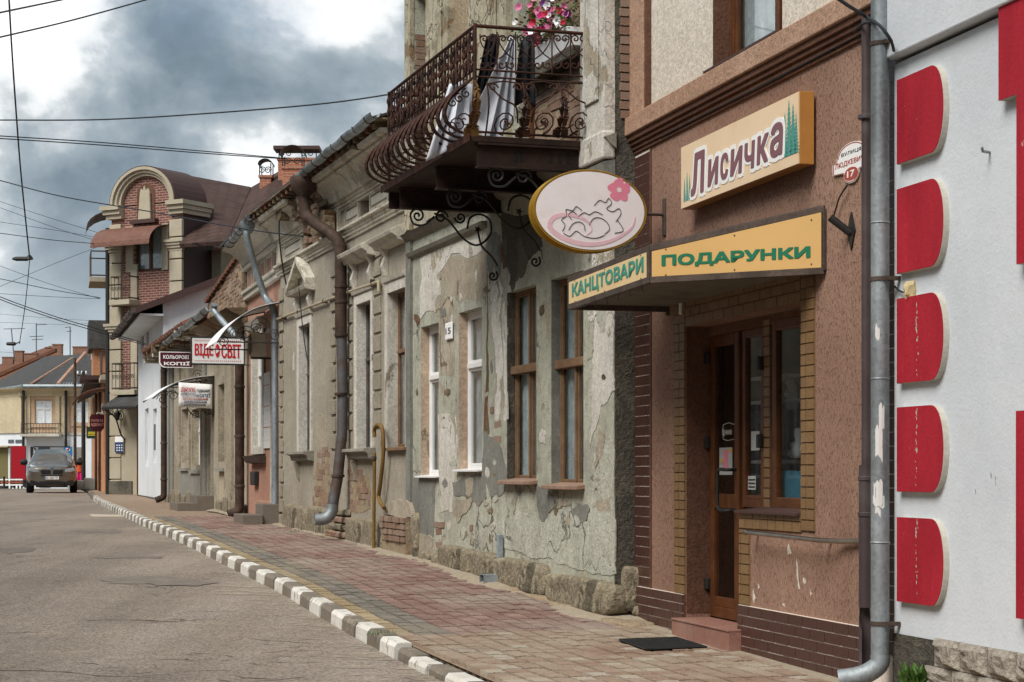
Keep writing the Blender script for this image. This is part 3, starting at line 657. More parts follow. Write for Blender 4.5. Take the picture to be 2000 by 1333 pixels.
# upper storey
uz0, uz1 = zbelt + .15, EYE + 5.2
wA, wB = FS.s(1528), FS.s(1392); wz = FS.z(1392, 137)
m = wall(MB(), sE, .2, zbelt, uz1, [(wA, wB, wz, uz1 - .4, .2)], n=0); m.quad((.2, 0, zbelt), (.2, -.8, zbelt), (.2, -.8, uz1), (.2, 0, uz1)); m.build('upper_wall', M['cream'], shop)
b = MB(); b.prism([(0, zbelt), (.10, zbelt), (.10, uz0), (0, uz0 + .02)], 'x', sE, .24); b.build('belt_course', M['shop_trim'], shop, bevel=.008)
b = MB()
for z0, z1, n_ in ((-.05, 0, .075), (-.085, -.05, .055), (-.12, -.085, .035), (-.15, -.12, .02)): b.box(sE, .14 + n_, 0, n_, zbelt + z0 + .001, zbelt + z1)
b.build('moulding', M['shop_dk'], shop, bevel=.006)
sp1 = FS.s(1255, .06)
MB().box(sp1, .22, 0, .06, uz0, uz1).build('corner_pilaster', M['shop_trim'], shop, bevel=.01)
MB().box(sp1 - .05, sp1 - .002, 0, .045, uz0, uz1).build('pilaster_edge', M['shop_dk'], shop)
# upstairs window
def window(parent, s0, s1, z0, z1, y, fm, w=.06, mull=(), rails=(), pane='glass', back='curtain', name='window', th=.05, sashw=None):
    """frame with mullions (fractions) and rails (fractions), its pane and a curtain behind it; front of the frame at y"""
    f = MB(); ring(f, s0, s1, z0, z1, w, y - th, y)
    for q in mull:
        c = s0 + (s1 - s0) * q; f.box(c - w * .55, c + w * .55, y - th + .004, y + .012, z0 + w, z1 - w)
    for q in rails:
        c = z0 + (z1 - z0) * q; f.box(s0 + w, s1 - w, y - th + .002, y + .018, c - w * .6, c + w * .6)
    if sashw:
        S = [s0 + w] + sorted(s0 + (s1 - s0) * q for q in mull) + [s1 - w]; Z = [z0 + w] + sorted(z0 + (z1 - z0) * q for q in rails) + [z1 - w]
        for i in range(len(S) - 1):
            for j in range(len(Z) - 1):
                ring(f, S[i] + (w * .56 if i else .001), S[i + 1] - (w * .56 if i < len(S) - 2 else .001), Z[j] + (w * .61 if j else .001), Z[j + 1] - (w * .61 if j < len(Z) - 2 else .001), sashw, y - th + .006, y - .008)
    o = f.build(name, fm, parent, bevel=.004)
    MB().box(s0 + w * .5, s1 - w * .5, y - th * .6 - .002, y - th * .6 + .002, z0 + w * .5, z1 - w * .5).build('pane', M[pane], o)
    if back: 
        c = MB(); k = 24
        for i in range(k):
            a, b_ = s0 + (s1 - s0) * i / k, s0 + (s1 - s0) * (i + 1) / k
            c.quad((a, y - th - .03 + .008 * math.sin(i * 1.9), z0), (b_, y - th - .03 + .008 * math.sin((i + 1) * 1.9), z0), (b_, y - th - .03 + .008 * math.sin((i + 1) * 1.9), z1), (a, y - th - .03 + .008 * math.sin(i * 1.9), z1))
        c.build('curtain', M[back], o, smooth=True)
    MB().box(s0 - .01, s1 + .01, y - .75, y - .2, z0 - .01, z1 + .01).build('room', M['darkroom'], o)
    return o
window(shop, wA, wB, wz, uz1 - .4, -.14, M['wood'], .07, mull=(.3,), back='curtain', sashw=.04)
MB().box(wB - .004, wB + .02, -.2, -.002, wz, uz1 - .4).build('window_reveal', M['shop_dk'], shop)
MB().prism([(-.2, wz + .012), (.07, wz - .012), (.07, wz - .03), (-.2, wz - .01)], 'x', wA - .02, wB + .02).build('window_sill', M['roofbrown'], shop)
# tiles: unit block scaled and placed
tile_mesh = {}
def tiles(parent, mat, name, rows, n=0, th=.012):
    if mat not in tile_mesh:
        q = MB().box(-.5, .5, 0, 1, -.5, .5); tile_mesh[mat] = q.mesh(name, M[mat])
    for s0, s1, z0, z1 in rows:
        inst(tile_mesh[mat], name, parent, TS((s0 + s1) / 2, n - .002, (z0 + z1) / 2, s1 - s0, th + rnd.uniform(-.0015, .0015), z1 - z0))
def course(s0, s1, z0, z1, tw, th, g=.009, stag=True, first=0):
    out = []; z = z0; j = first
    while z < z1 - .02:
        zt = min(z + th, z1); s = s0 - (tw * .5 if (j % 2 and stag) else 0)
        while s < s1 - .012:
            a, b_ = max(s, s0), min(s + tw, s1)
            if b_ - a > .02: out.append((a + g / 2, b_ - g / 2, z + g / 2, zt - g / 2))
            s += tw
        z = zt; j += 1
    return out
pz = FS.z(1562, 1201); TH = .0733
tw = .235
sC = FS.s(1271)
MB().box(sC, -.001, -.01, .004, pz, zbelt - .16).build('grout', M['grout'], shop)
tiles(shop, 'browntile', 'brown_tile', course(sC, -.0, pz, zbelt - .17, tw, TH * 1.14))
MB().box(sC - .03, sC - .003, -.01, .012, pz, zbelt - .16).build('edge_strip', M['shop_dk'], shop)
sR = FS.s(1697)
MB().box(sE, sR, -.01, .004, zg - .3, zbelt - .16).build('grout', M['grout'], shop)
tiles(shop, 'browntile', 'brown_tile', course(sE, FS.s(1725), zg + .3, zbelt - .17, tw, TH * 1.14))
# plinth
for a, b_ in ((sR, sD0 - .004), (sD1 + .0, 0)):
    MB().box(a + .008, b_ - .008, -.01, .022, zg - .3, pz - .002).build('grout', M['grout'], shop); MB().box(a + .001, b_ - .001, -.012, .018, zg - .29, pz - .004).build('plinth_core', M['shop_dk'], shop)
    tiles(shop, 'browntile', 'brown_tile', [r for r in course(a, b_, pz - 6 * TH, pz, tw, TH, first=1) if r[3] > GZ((a + b_) / 2) - .05], n=.022, th=.008)
# ochre tiles round the shopfront
g0 = FS.s(1593); g1 = FS.s(1318); zt2 = EYE + 1.398
TG = .073
gold = course(sW0 - 0, sD1, zl, zt2 + .0, .2, TG) + course(g0, sW0, FS.z(1580, 1038), zt2, .125, TG, stag=False)
gold += course(sD1, g1, pz, zt2, .125, TG, stag=False) + course(sW0, sD0, FS.z(1500, 1036), zsill, .14, TG, stag=False)
gold += course(FS.s(1466), sD0, pz, FS.z(1456, 1034), .15, TG, stag=False)
for a, b_, c_, d_ in ((sW0, sD1, zl, zt2), (g0, sW0, FS.z(1580, 1038), zt2), (sD1, g1, pz, zt2), (sW0, sD0, FS.z(1500, 1036), zsill - .001), (FS.s(1466), sD0, pz, FS.z(1456, 1034))):
    MB().box(a + .001, b_ - .001, -.008, .005, c_ + .001, d_ - .001).build('tile_bed', M['tilebed'], shop)
tiles(shop, 'goldtile', 'ochre_tile', gold, n=.004, th=.012)
# chipped paint below the rail
for i, pts_ in enumerate(([(1541, 1062), (1544, 1075), (1546, 1082), (1539, 1084), (1538, 1072)], [(1556, 1090), (1559, 1120), (1563, 1150), (1560, 1152), (1556, 1122)], [(1472, 1150), (1476, 1168), (1473, 1178), (1470, 1165)], [(1480, 1140), (1484, 1148), (1481, 1152)], [(1570, 1128), (1575, 1136), (1572, 1142), (1568, 1136)], [(1526, 1180), (1532, 1178), (1534, 1186), (1530, 1184)], [(1582, 1150), (1586, 1160), (1583, 1166)])):
    patch(FS, shop, pts_, M['cream'], th=.002, amp=.012, seed=i, name='paint_chip', it=2)
# door, side light, display window in the recess
yb = -RD + .02
dz0 = FS.z(1415, 1208, -.2) ; da, db = FS.s(1442, yb), FS.s(1386, yb); ztop = zl - .03
fw = .085
door = MB(); ring(door, da, db, dz0, ztop - .05, fw, yb - .05, yb); mid = FS.z(1415, 978, yb)
door.box(da + fw, db - fw, yb - .045, yb - .004, mid - .06, mid + .05); door.box(da + fw, db - fw, yb - .046, yb - .006, dz0 + fw, dz0 + .16)
door = door.build('door', M['wood'], shop, bevel=.006)
MB().box(da + .04, db - .04, yb - .03, yb - .024, dz0 + .05, ztop - .1).build('pane', M['glass'], door)
hs = da + .05
hp = [(hs, yb + .0, FS.z(1430, 918, yb)), (hs + .0, yb + .075, FS.z(1430, 918, yb)), (hs + .14, yb + .085, FS.z(1410, 919, yb)), (hs + .16, yb + .085, FS.z(1405, 940, yb)), (hs + .16, yb + .085, FS.z(1405, 978, yb)), (hs + .14, yb + .085, FS.z(1410, 994, yb)), (hs, yb + .075, FS.z(1430, 997, yb)), (hs, yb, FS.z(1430, 997, yb))]
MB().tube(smooth_path(hp, 4), .013, 8).build('handle', M['black'], door, smooth=True)
for py in (700, 865, 1140): 
    z_ = FS.z(1385, py, yb); MB().box(db - .02, db + .05, yb, yb + .035, z_ - .045, z_ + .045).build('hinge', M['black'], door, bevel=.008)
sa, sb = FS.s(1491, yb), FS.s(1449, yb); sz0 = FS.z(1470, 992, yb)
sl = MB(); ring(sl, sa, sb, sz0, ztop - .05, .06, yb - .05, yb - .002); zz = FS.z(1470, 968, yb); sl.box(sa + .06, sb - .06, yb - .045, yb - .006, sz0 + .06, zz); sl = sl.build('side_light', M['wood'], shop, bevel=.006)
MB().box(sa + .03, sb - .03, yb - .03, yb - .025, sz0 + .03, ztop - .08).build('pane', M['glass'], sl)
for py in (710, 862): 
    z_ = FS.z(1490, py, yb); MB().box(sa - .005, sa + .05, yb, yb + .04, z_ - .05, z_ + .05).build('hinge', M['black'], sl, bevel=.008)
pa, pb = FS.s(1504, yb), FS.s(1492, yb)
MB().box(pa + .001, pb - .001, yb - .06, yb - .004, sz0, ztop).build('pier', M['shop_dk'], shop)
tiles(shop, 'goldtile', 'ochre_tile', course(pa, pb, sz0, ztop, .3, TG, stag=False), n=yb - .006)
va, vb = sW0 - .12, FS.s(1507, yb); vz = FS.z(1530, 993, yb)
vw = MB(); ring(vw, va, vb, vz, ztop - .02, .075, yb - .05, yb - .001); vw = vw.build('display_window', M['wood'], shop, bevel=.006)
MB().box(va + .04, vb - .04, yb - .03, yb - .025, vz + .04, ztop - .06).build('pane', M['glass'], vw)
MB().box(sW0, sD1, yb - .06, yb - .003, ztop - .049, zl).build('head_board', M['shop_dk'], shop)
MB().prism([(-RD, zsill + .03), (.045, zsill + .004), (.045, zsill - .012), (-RD, zsill + .012)], 'x', sW0, sD0 + .02).build('window_sill', M['roofbrown'], shop)
# step of pink-brown tiles
st = tag(empty('door_step', FS.M), 'low pink-brown tiled step below the gift shop door', 'step')
s0_, s1_ = FS.s(1424, .12), FS.s(1312, .12); zt = FS.z(1423, 1231, .12); k = 5
for i in range(k):
    a, b_ = s0_ + (s1_ - s0_) * i / k, s0_ + (s1_ - s0_) * (i + 1) / k
    MB().box(a + .002, b_ - .002, -.2 + .004 * (i % 2), .12, GZ(a) - .1, zt - .016).build('riser_tile', M['steptile'], st)
    MB().box(a + .0015, b_ - .0015, -.2, .128, zt - .015, zt).build('tread_tile', M['steptile'], st, bevel=.004)
# door mat: rubber rings
mp_ = [(1210, 1253), (1262, 1272), (1380, 1267), (1322, 1249)]
def gpt(px, py, zf=zpave):
    d = 14.
    for _ in range(40): d = (EYE - zf(d)) * FPX / (py - HY)
    return Vector(((px - CX) / FPX * d, d, zf(d)))
A, B, Cc, D_ = [gpt(*p) for p in mp_]
mt = MB(); nu, nv = 30, 15; up = Vector((0, 0, 1))
def mq(u, v): return (A * (1 - u) + D_ * u) * (1 - v) + (B * (1 - u) + Cc * u) * v + up * .012
for i in range(nu + 1): mt.tube([mq(i / nu, 0), mq(i / nu, .5), mq(i / nu, 1)], .008, 5)
for j in range(nv + 1): mt.tube([mq(0, j / nv), mq(.5, j / nv), mq(1, j / nv)], .009, 5)
tag(mt.build('door_mat', M['rubber']), 'black rubber grid door mat on the pavement before the shop step', 'doormat')
# hand rail
hr = tag(empty('hand_rail', FS.M), 'thin worn metal rail on the wall beneath the shop display window', 'rail')
P_ = [FS.sz(1457, 1040, .11), FS.sz(1520, 1047, .11), FS.sz(1600, 1056, .11), FS.sz(1625, 1058, .10), FS.sz(1690, 1058, .05)]
MB().tube([(s, .11 if i < 3 else .10 - .02 * i, z) for i, (s, z) in enumerate(P_)], .016, 8).build('bar', M['chrome'], hr, smooth=True)
MB().lathe([(.002, -.02), (.02, -.012), (.023, 0), (.02, .012), (.002, .02)], (P_[0][0], .11, P_[0][1]), 10, 'x').build('end_knob', M['chrome'], hr, smooth=True)
for px in (1469, 1610):
    s_, z_ = FS.sz(px, 1042 if px < 1500 else 1057, .05); MB().tube([(s_, 0, z_), (s_, .11, z_)], .012, 6).build('bracket', M['chrome'], hr)

# ---- signs on the shop
# long fascia sign
ls = tag(empty('fascia_sign', FS.M), 'cream sign board with plum script lettering and teal fir trees above the canopy', 'sign')
nF = .13
a_, zt_ = FS.sz(1330, 294, nF); b_, zt2_ = FS.sz(1560, 171, nF); zb_ = (FS.z(1333, 408, nF) + FS.z(1560, 321, nF)) / 2; zt_ = (zt_ + zt2_) / 2
MB().box(b_, a_, .02, nF - .006, zb_, zt_).build('box', M['sign_side'], ls, bevel=.004)
MB().box(b_ + .004, a_ - .004, nF - .006, nF, zb_ + .004, zt_ - .004).build('face', M['sign_cream'], ls)
hh = zt_ - zb_; ww = a_ - b_
def glyphs(txt, items, outline, mat, nm, n_):
    for (x, y, w_, h_), ch in zip(items, txt):
        g_ = text_mb(ch, w_ + outline * 2, h_ + outline * 2, .003, bold=.0, shear=.08, res=5, fat=.27 if outline > 0 else .13)
        g_.v = [(a_ - (x - outline + vx), n_ + vz, zb_ + (y - outline) + vy) for vx, vy, vz in g_.v]
        g_.build(nm, M[mat], ls)
fx = lambda px: (a_ - FS.s(px, nF))
items = []
for p0, p1, yb0, yt0 in ((1350, 1378, .13, .80), (1383, 1405, .17, .60), (1408, 1424, .19, .60), (1427, 1452, .19, .60), (1455, 1476, .19, .60), (1479, 1503, .20, .62), (1505, 1531, .21, .70)):
    items.append((fx(p0), yb0 * hh, fx(p1) - fx(p0), (yt0 - yb0) * hh))
glyphs('Лисичка', items, .030, 'white', 'letter_outline', nF)
glyphs('Лисичка', items, -.002, 'plum', 'letter', nF + .003)
def fir(parent, x0, z0, w_, h_, F_, n_, seed, lef):
    r = random.Random(seed); m = MB(); pts_l, pts_r = [], []; k = 12
    for i in range(k):
        t = i / k; half = w_ / 2 * (1 - t) ** .8
        pts_l += [(-half, z0 + h_ * t), (-half * .45, z0 + h_ * (t + .5 / k))]; pts_r += [(half * r.uniform(.7, 1), z0 + h_ * t), (half * .4, z0 + h_ * (t + .5 / k))]
    o = [(lef - x0 + p[0], p[1]) for p in pts_l] + [(lef - x0, z0 + h_)] + [(lef - x0 + p[0], p[1]) for p in pts_r[::-1]]
    m.prism(o, 'y', n_ - .002, n_ + .0015); m.build('fir_tree_print', M['firgreen'], parent)
for x, w_, h_ in ((fx(1533), .13, .62), (fx(1541), .15, .78), (fx(1549), .14, .70), (fx(1555), .10, .55)): fir(ls, x, zb_ + .16 * hh, w_, h_ * hh, FS, nF, int(x * 50), a_)
for x, w_, h_ in ((fx(1337), .07, .38), (fx(1342), .08, .46), (fx(1347), .07, .40)): fir(ls, x, zb_ + .10 * hh, w_, h_ * hh, FS, nF - .0005, int(x * 90), a_)
# oval sign hung out square to the wall
sO = FS.s(1303); FO = FS.sub(sO)
ov = tag(empty('oval_sign', FO.M), 'oval pale pink sign with gold rim, pink flower and swirl, on an arm', 'sign')
c0 = FO.sz(1152, 412); rx_ = (FO.sz(1043, 412)[0] - FO.sz(1262, 412)[0]) / 2; rz_ = (FO.z(1152, 333) - FO.z(1152, 491)) / 2
cs = (FO.sz(1043, 412)[0] + FO.sz(1262, 412)[0]) / 2; cz = c0[1]
def ell(k, f=1, ox=0, oz=0): return [(cs + ox + rx_ * f * math.cos(2 * math.pi * i / k), cz + oz + rz_ * f * math.sin(2 * math.pi * i / k)) for i in range(k)]
MB().prism(ell(64, .99), 'y', -.14, -.004).build('drum', M['gold'], ov, smooth=True)
rim = MB()
for y_ in (0, -.05, -.1, -.14): rim.tube([(x, y_, z) for x, z in ell(64) + ell(64)[:1]], .007, 6, caps=False)
rim.build('rim', M['gold'], ov, smooth=True)
MB().prism(ell(64, .965), 'y', -.01, .006).build('face', M['oval'], ov)
fl = MB(); q0 = FO.sz(1209, 372)
for i in range(5):
    a = 2 * math.pi * i / 5 + .3; cx_, cz_ = q0[0] + .055 * math.cos(a), q0[1] + .055 * math.sin(a)
    fl.prism([(cx_ + (.042 + .006 * math.cos(3 * t)) * math.cos(t), cz_ + (.042 + .006 * math.cos(3 * t)) * math.sin(t)) for t in [2 * math.pi * j / 14 for j in range(14)]], 'y', .005, .0075 + i * .0002)
fl.build('flower_print', M['pink'], ov)
MB().prism([(q0[0] + (.014 + .012 * (j % 2)) * math.cos(math.pi * j / 6), q0[1] + (.014 + .012 * (j % 2)) * math.sin(math.pi * j / 6)) for j in range(12)], 'y', .007, .0095).build('flower_heart_print', M['oval'], ov)
sw = MB(); PP = [FO.sz(x, y) for x, y in ((1240, 425), (1232, 447), (1195, 470), (1150, 478), (1105, 468), (1075, 447), (1078, 428), (1100, 420), (1130, 424), (1150, 436), (1155, 450), (1145, 460))]
sp_ = smooth_path([(s, .0, z) for s, z in PP], 5); L = []; Rr = []
for i, p in enumerate(sp_):
    t = sp_[min(i + 1, len(sp_) - 1)] - sp_[max(i - 1, 0)]; t.normalize(); w_ = .004 + .016 * math.sin(math.pi * min(1, i / len(sp_) * 1.15)); L.append((p.x - t.z * w_, p.z + t.x * w_)); Rr.append((p.x + t.z * w_, p.z - t.x * w_))
for i in range(len(L) - 1): sw.prism([L[i], L[i + 1], Rr[i + 1], Rr[i]], 'y', .004, .0085)
sw.build('swirl_print', M['swirl'], ov)
for w_i, pts_ in enumerate(([(1098, 452), (1103, 440), (1096, 430), (1106, 422), (1105, 410), (1118, 412), (1125, 404), (1136, 412)], [(1100, 456), (1112, 462), (1125, 452), (1140, 462), (1162, 466), (1180, 460)], [(1160, 402), (1170, 392), (1182, 396), (1188, 388), (1194, 398), (1184, 408), (1196, 414), (1208, 408), (1212, 418), (1202, 434)], [(1200, 456), (1216, 452), (1212, 440), (1204, 430)], [(1110, 450), (1118, 438), (1130, 434), (1140, 440), (1142, 452)], [(1150, 440), (1158, 428), (1170, 426), (1184, 434), (1190, 448), (1180, 458)], [(1128, 424), (1140, 416), (1150, 420), (1162, 414), (1176, 420)], [(1116, 430), (1110, 420), (1118, 414), (1126, 420)])):
    MB().tube([(s, .008, z) for s, z in (FO.sz(x, y) for x, y in [(p.x, p.z) for p in smooth_path([(x, 0, y) for x, y in pts_], 4)])], .003, 4).build('leaf_outline_print', M['ink'], ov)
zA = FO.z(1270, 417); MB().tube([(0, -.05, zA), (cs - rx_ + .03, -.05, zA)], .014, 6).build('arm', M['frame_dk'], ov)
MB().box(-.02, .016, -.08, -.02, zA - .17, zA + .13).build('wall_plate', M['frame_dk'], ov, bevel=.006)
# canopy with two lettered panels; the near one is set at an angle
zc = EYE + 1.30
Pw = FS.w(FS.s(1612), .0, 0); Po = Vector((.940, 12.86, 0)); Pl = Vector((.465, 14.956, 0)); Pb = FS.w(FS.s(1306), 0, 0)
can = tag(empty('canopy', FS.M), 'shop entrance canopy of brown steel with two yellow lettered panels', 'canopy')
FSi = FS.M.inverted()
def lc(p, z): q = FSi @ Vector((p.x, p.y, z)); return Vector((q.x, q.y, q.z))
def bar(m, a, b, t=.022):
    a, b = Vector(a), Vector(b); d_ = (b - a).normalized(); u = d_.cross(Vector((0, 0, 1)))
    if u.length < .01: u = Vector((1, 0, 0))
    u.normalize(); v = u.cross(d_)
    m.add([p + u * (i * t) + v * (j * t) for p in (a, b) for i, j in ((-1, -1), (1, -1), (1, 1), (-1, 1))], [(0, 1, 2, 3)[::-1], (4, 5, 6, 7), (0, 1, 5, 4), (1, 2, 6, 5), (2, 3, 7, 6), (3, 0, 4, 7)])
zo, zw = zc + .215, zc + .40
fr = MB()
for a, b in ((lc(Pw, zc), lc(Po, zc)), (lc(Pw, zw), lc(Po, zo)), (lc(Po, zc), lc(Pl, zc)), (lc(Po, zo), lc(Pl, zo)), (lc(Po, zc - .02), lc(Po, zo + .02)), (lc(Pl, zc - .02), lc(Pl, zo + .02)), (lc(Pl, zc), lc(Pb, zc)), (lc(Pl, zo), lc(Pb, zw)), (lc(Pb, zc - .05), lc(Pb, zw)), (lc(Pw, zc), lc(Pw, zw))): bar(fr, a, b)
fr.build('frame', M['frame_dk'], can, bevel=.004)
rf = MB(); a, b, c, d_ = [lc(p, z) for p, z in ((Pw, zw + .03), (Po, zo + .03), (Pl, zo + .03), (Pb, zw + .03))]
rf.add([a, b, c, d_] + [q - Vector((0, 0, .012)) for q in (a, b, c, d_)], [(0, 1, 2, 3), (7, 6, 5, 4), (0, 4, 5, 1), (1, 5, 6, 2), (2, 6, 7, 3), (3, 7, 4, 0)]); rf.build('roof_sheet', M['frame_dk'], can)
sf = MB(); a, b, c, d_ = [lc(p, zc + .02) for p in (Pw, Po, Pl, Pb)]; sf.add([a, b, c, d_], [(0, 1, 2, 3)]); sf.build('soffit', M['soffit'], can)
ep = MB(); a, b, c, d_ = lc(Pl, zc), lc(Pb, zc), lc(Pb, zw), lc(Pl, zo); ep.add([a, b, c, d_], [(0, 1, 2, 3)]); ep.build('end_board', M['soffit'], can)
def panel(P0, P1, z0, zt0, zt1, mat, txt, box, tm, nm, bold, off=.026):
    """lettered panel from P0 (viewer's left) to P1"""
    e = (P1 - P0).normalized(); F_ = Frame(P0.x, P0.y, -e.x, -e.y); Lg = (P1 - P0).length
    p = MB().prism([(-.02, z0 + .022), (-Lg + .02, z0 + .022), (-Lg + .02, zt1 - .022), (-.02, zt0 - .022)], 'y', .012, .022)
    o = p.build('panel', mat, can, M=FSi @ F_.M); x0, x1, y0, y1 = box
    t = text_mb(txt, (x1 - x0) * Lg, y1 - y0, .003, fat=bold); t.v = [(-(x0 * Lg) - x, .0225 + z, z0 + y0 + y) for x, y, z in t.v]
    t.build(nm, tm, o)
    for fx_ in (.1, .5, .93):
        for fz in (.12, .86):
            zz_ = z0 + (zt0 + (zt1 - zt0) * fx_ - z0) * fz; MB().lathe([(.006, 0), (.005, .004)], (-fx_ * Lg, .022, zz_), 8, 'y').build('screw', M['frame_dk'], o)
panel(Po, Pw, zc, zo, zw, M['sign_amber'], 'ПОДАРУНКИ', (.075, .925, .075, .165), M['green'], 'lettering', .16)
panel(Pl, Po, zc, zo, zo, M['sign_pale'], 'КАНЦТОВАРИ', (.06, .96, .045, .172), M['teal'], 'lettering', .13)
for i in range(5):
    q = lc(Pl.lerp(Po, .35 + .14 * i), zc - .01); MB().tube([q, q - Vector((0, 0, .04)), q - Vector((.012, 0, .055)), q - Vector((.022, 0, .045))], .003, 5).build('hook', M['black'], can)
# junction box and light below the canopy, street plate, flag holder
jb = tag(empty('alarm_box', FS.M), 'small white alarm box and bracket under the canopy corner', 'box')
s_, z_ = FS.sz(1322, 560, .05); MB().box(s_ - .035, s_ + .035, 0, .06, z_ - .05, z_ + .05).build('casing', M['pvc'], jb, bevel=.008); MB().box(s_ - .015, s_ + .018, .0, .03, z_ - .22, z_ - .10).build('sensor', M['pvc'], jb, bevel=.008)
sp0, sp1_ = FS.s(1700, .015), FS.s(1626, .015); z0p, z1p = FS.z(1650, 362, .015), FS.z(1672, 274, .015)
spl = tag(empty('street_plate', FS.M), 'white scalloped street name plate with red number 17', 'sign')
zm = (z0p + z1p) / 2; h_ = z1p - z0p; cx_ = (sp0 + sp1_) / 2; w_ = sp1_ - sp0
o_ = []
def arc(c, r1_, r2_, a0, a1, k=8): return [(c[0] + r1_ * math.cos(R(a0 + (a1 - a0) * i / k)), c[1] + r2_ * math.sin(R(a0 + (a1 - a0) * i / k))) for i in range(k + 1)]
def plate(f): 
    W_, H_ = w_ / 2 * f, h_ / 2 * f
    return [(cx_ + x, zm + z) for x, z in arc((0, H_ * .42), W_ * .72, H_ * .58, 0, 180, 12) + [(-W_ * .8, H_ * .4), (-W_ * .8, H_ * .22), (-W_, H_ * .18), (-W_, -H_ * .34)] + arc((0, -H_ * .42), W_ * .42, H_ * .58, 180, 360, 10) + [(W_, -H_ * .34), (W_, H_ * .18), (W_ * .8, H_ * .22), (W_ * .8, H_ * .4)]]
MB().prism(plate(1), 'y', .004, .014).build('plate', M['white'], spl)
bo = MB(); po, pi_ = plate(.965), plate(.925)
for i in range(len(po)): bo.prism([po[i], po[(i + 1) % len(po)], pi_[(i + 1) % len(po)], pi_[i]], 'y', .0138, .0155)
bo.build('border', M['redink'], spl)
lettering('ВУЛИЦЯ', FS, cx_ + w_ * .26, zm + h_ * .20, w_ * .52, h_ * .10, .0142, M['ink'], spl, ext=.0015)
lettering('ЛЮДКЕВИЧА', FS, cx_ + w_ * .43, zm - h_ * .06, w_ * .86, h_ * .15, .0142, M['redink'], spl, ext=.0015, bold=.015)
MB().prism(arc((cx_, zm - h_ * .27), w_ * .18, h_ * .16, 0, 360, 20)[:-1], 'y', .0138, .016).build('number_shield', M['redink'], spl)
lettering('17', FS, cx_ + w_ * .1, zm - h_ * .35, w_ * .2, h_ * .16, .016, M['white'], spl, ext=.0015, bold=.02)
fh = tag(empty('flag_holder', FS.M), 'black diamond wall plate with slanting flag tube', 'bracket')
s_, z_ = FS.sz(1659, 452, .02); MB().prism([(s_, z_ - .12), (s_ + .055, z_), (s_, z_ + .12), (s_ - .055, z_)], 'y', 0, .012).build('plate', M['black'], fh); MB().tube([(s_ + .01, .01, z_ - .01), (s_ + .05, .13, z_ + .09)], .024, 10).build('tube', M['black'], fh)
def cable(name, pts, r, label, mat='wire', k=6, sm=5, parent=None, group=None):
    return tag(MB().tube(smooth_path(pts, sm), r, k).build(name, M[mat], smooth=True), label, 'cable', group)
cable('lamp_cable', [FS.w(*FS.sz(px, py, .03)[:1], .03, FS.sz(px, py, .03)[1]) for px, py in ((1655, 362), (1640, 385), (1632, 410), (1625, 430))], .006, 'thin black cable running down from the street plate to the canopy')
cable('wall_cable', [FS.w(FS.s(px, .03), .03, FS.z(px, py, .03)) for px, py in ((1290, 268), (1380, 222), (1480, 172), (1580, 120), (1690, 62))], .005, 'thin cable clipped along the moulding above the fascia sign')
# shop contents behind the glass
pst = tag(empty('shop_notices', FS.M), 'paper notices and a poster taped inside the shop door panes', 'notices')
def sheet(px0, px1, py0, py1, mat, n_=-RD - .005, nm='notice'):
    s1q, z1q = FS.sz(px0, py0, n_); s0q, z0q = FS.sz(px1, py1, n_); return MB().box(s0q, s1q, n_ - .002, n_, z0q, z1q).build(nm, mat, pst)
sheet(1405, 1430, 875, 928, M['paper']); sheet(1413, 1421, 880, 915, M['pink'], -RD - .002); sheet(1406, 1414, 897, 904, M['sign_amber'], -RD - .002); sheet(1422, 1430, 877, 884, M['sign_amber'], -RD - .002)
sheet(1467, 1483, 843, 880, M['paper']); sheet(1460, 1476, 930, 957, M['paper'])
for i in range(4): sheet(1470, 1480, 850 + i * 6, 852 + i * 6, M['curtain'], -RD - .002, 'print_line')
for i in range(3): sheet(1462, 1474, 936 + i * 7, 939 + i * 7, M['ink'], -RD - .002, 'print_line')
sheet(1524, 1567, 920, 978, M['bluepaper'], -RD - .06, 'poster')
bd = lettering('Відчинено', FS, FS.s(1411, -RD), FS.z(1420, 852, -RD), .2, .06, -RD + .002, M['paper'], pst, 'door_lettering', ext=.001)
pl_ = [FS.sz(x, y, -RD) for x, y in ((1413, 830), (1413, 858), (1420, 861), (1436, 858), (1436, 830), (1424, 826), (1413, 830))]
MB().tube([(s, -RD + .002, z) for s, z in pl_], .003, 4).build('door_lettering_border', M['paper'], pst)
shf = tag(empty('display_shelf', FS.M), 'pale shelves with white figurines behind the display window', 'shelf')
for py in (735, 783, 902):
    s0q, z_ = FS.sz(1567, py, -RD - .3); MB().box(s0q - .1, s0q + .55, -RD - .38, -RD - .12, z_ - .012, z_ + .012).build('board', M['pvc'], shf)
for px, py, h_ in ((1548, 800, .2), (1560, 895, .22), (1552, 895, .12), (1545, 780, .14)):
    s_, z_ = FS.sz(px, py, -RD - .2); MB().lathe([(.03, 0), (.045, .02), (.05, h_ * .3), (.025, h_ * .6), (.035, h_ * .75), (.03, h_ * .95), (.005, h_)], (s_, -RD - .2, z_), 12).build('figurine', M['pvc'], shf, smooth=True)
s_, z_ = FS.sz(1538, 890, -RD - .25); fb = MB(); ring(fb, s_ - .16, s_ + .1, z_, z_ + .55, .025, -RD - .28, -RD - .25); fb.build('picture_frame', M['goldtile'], shf)
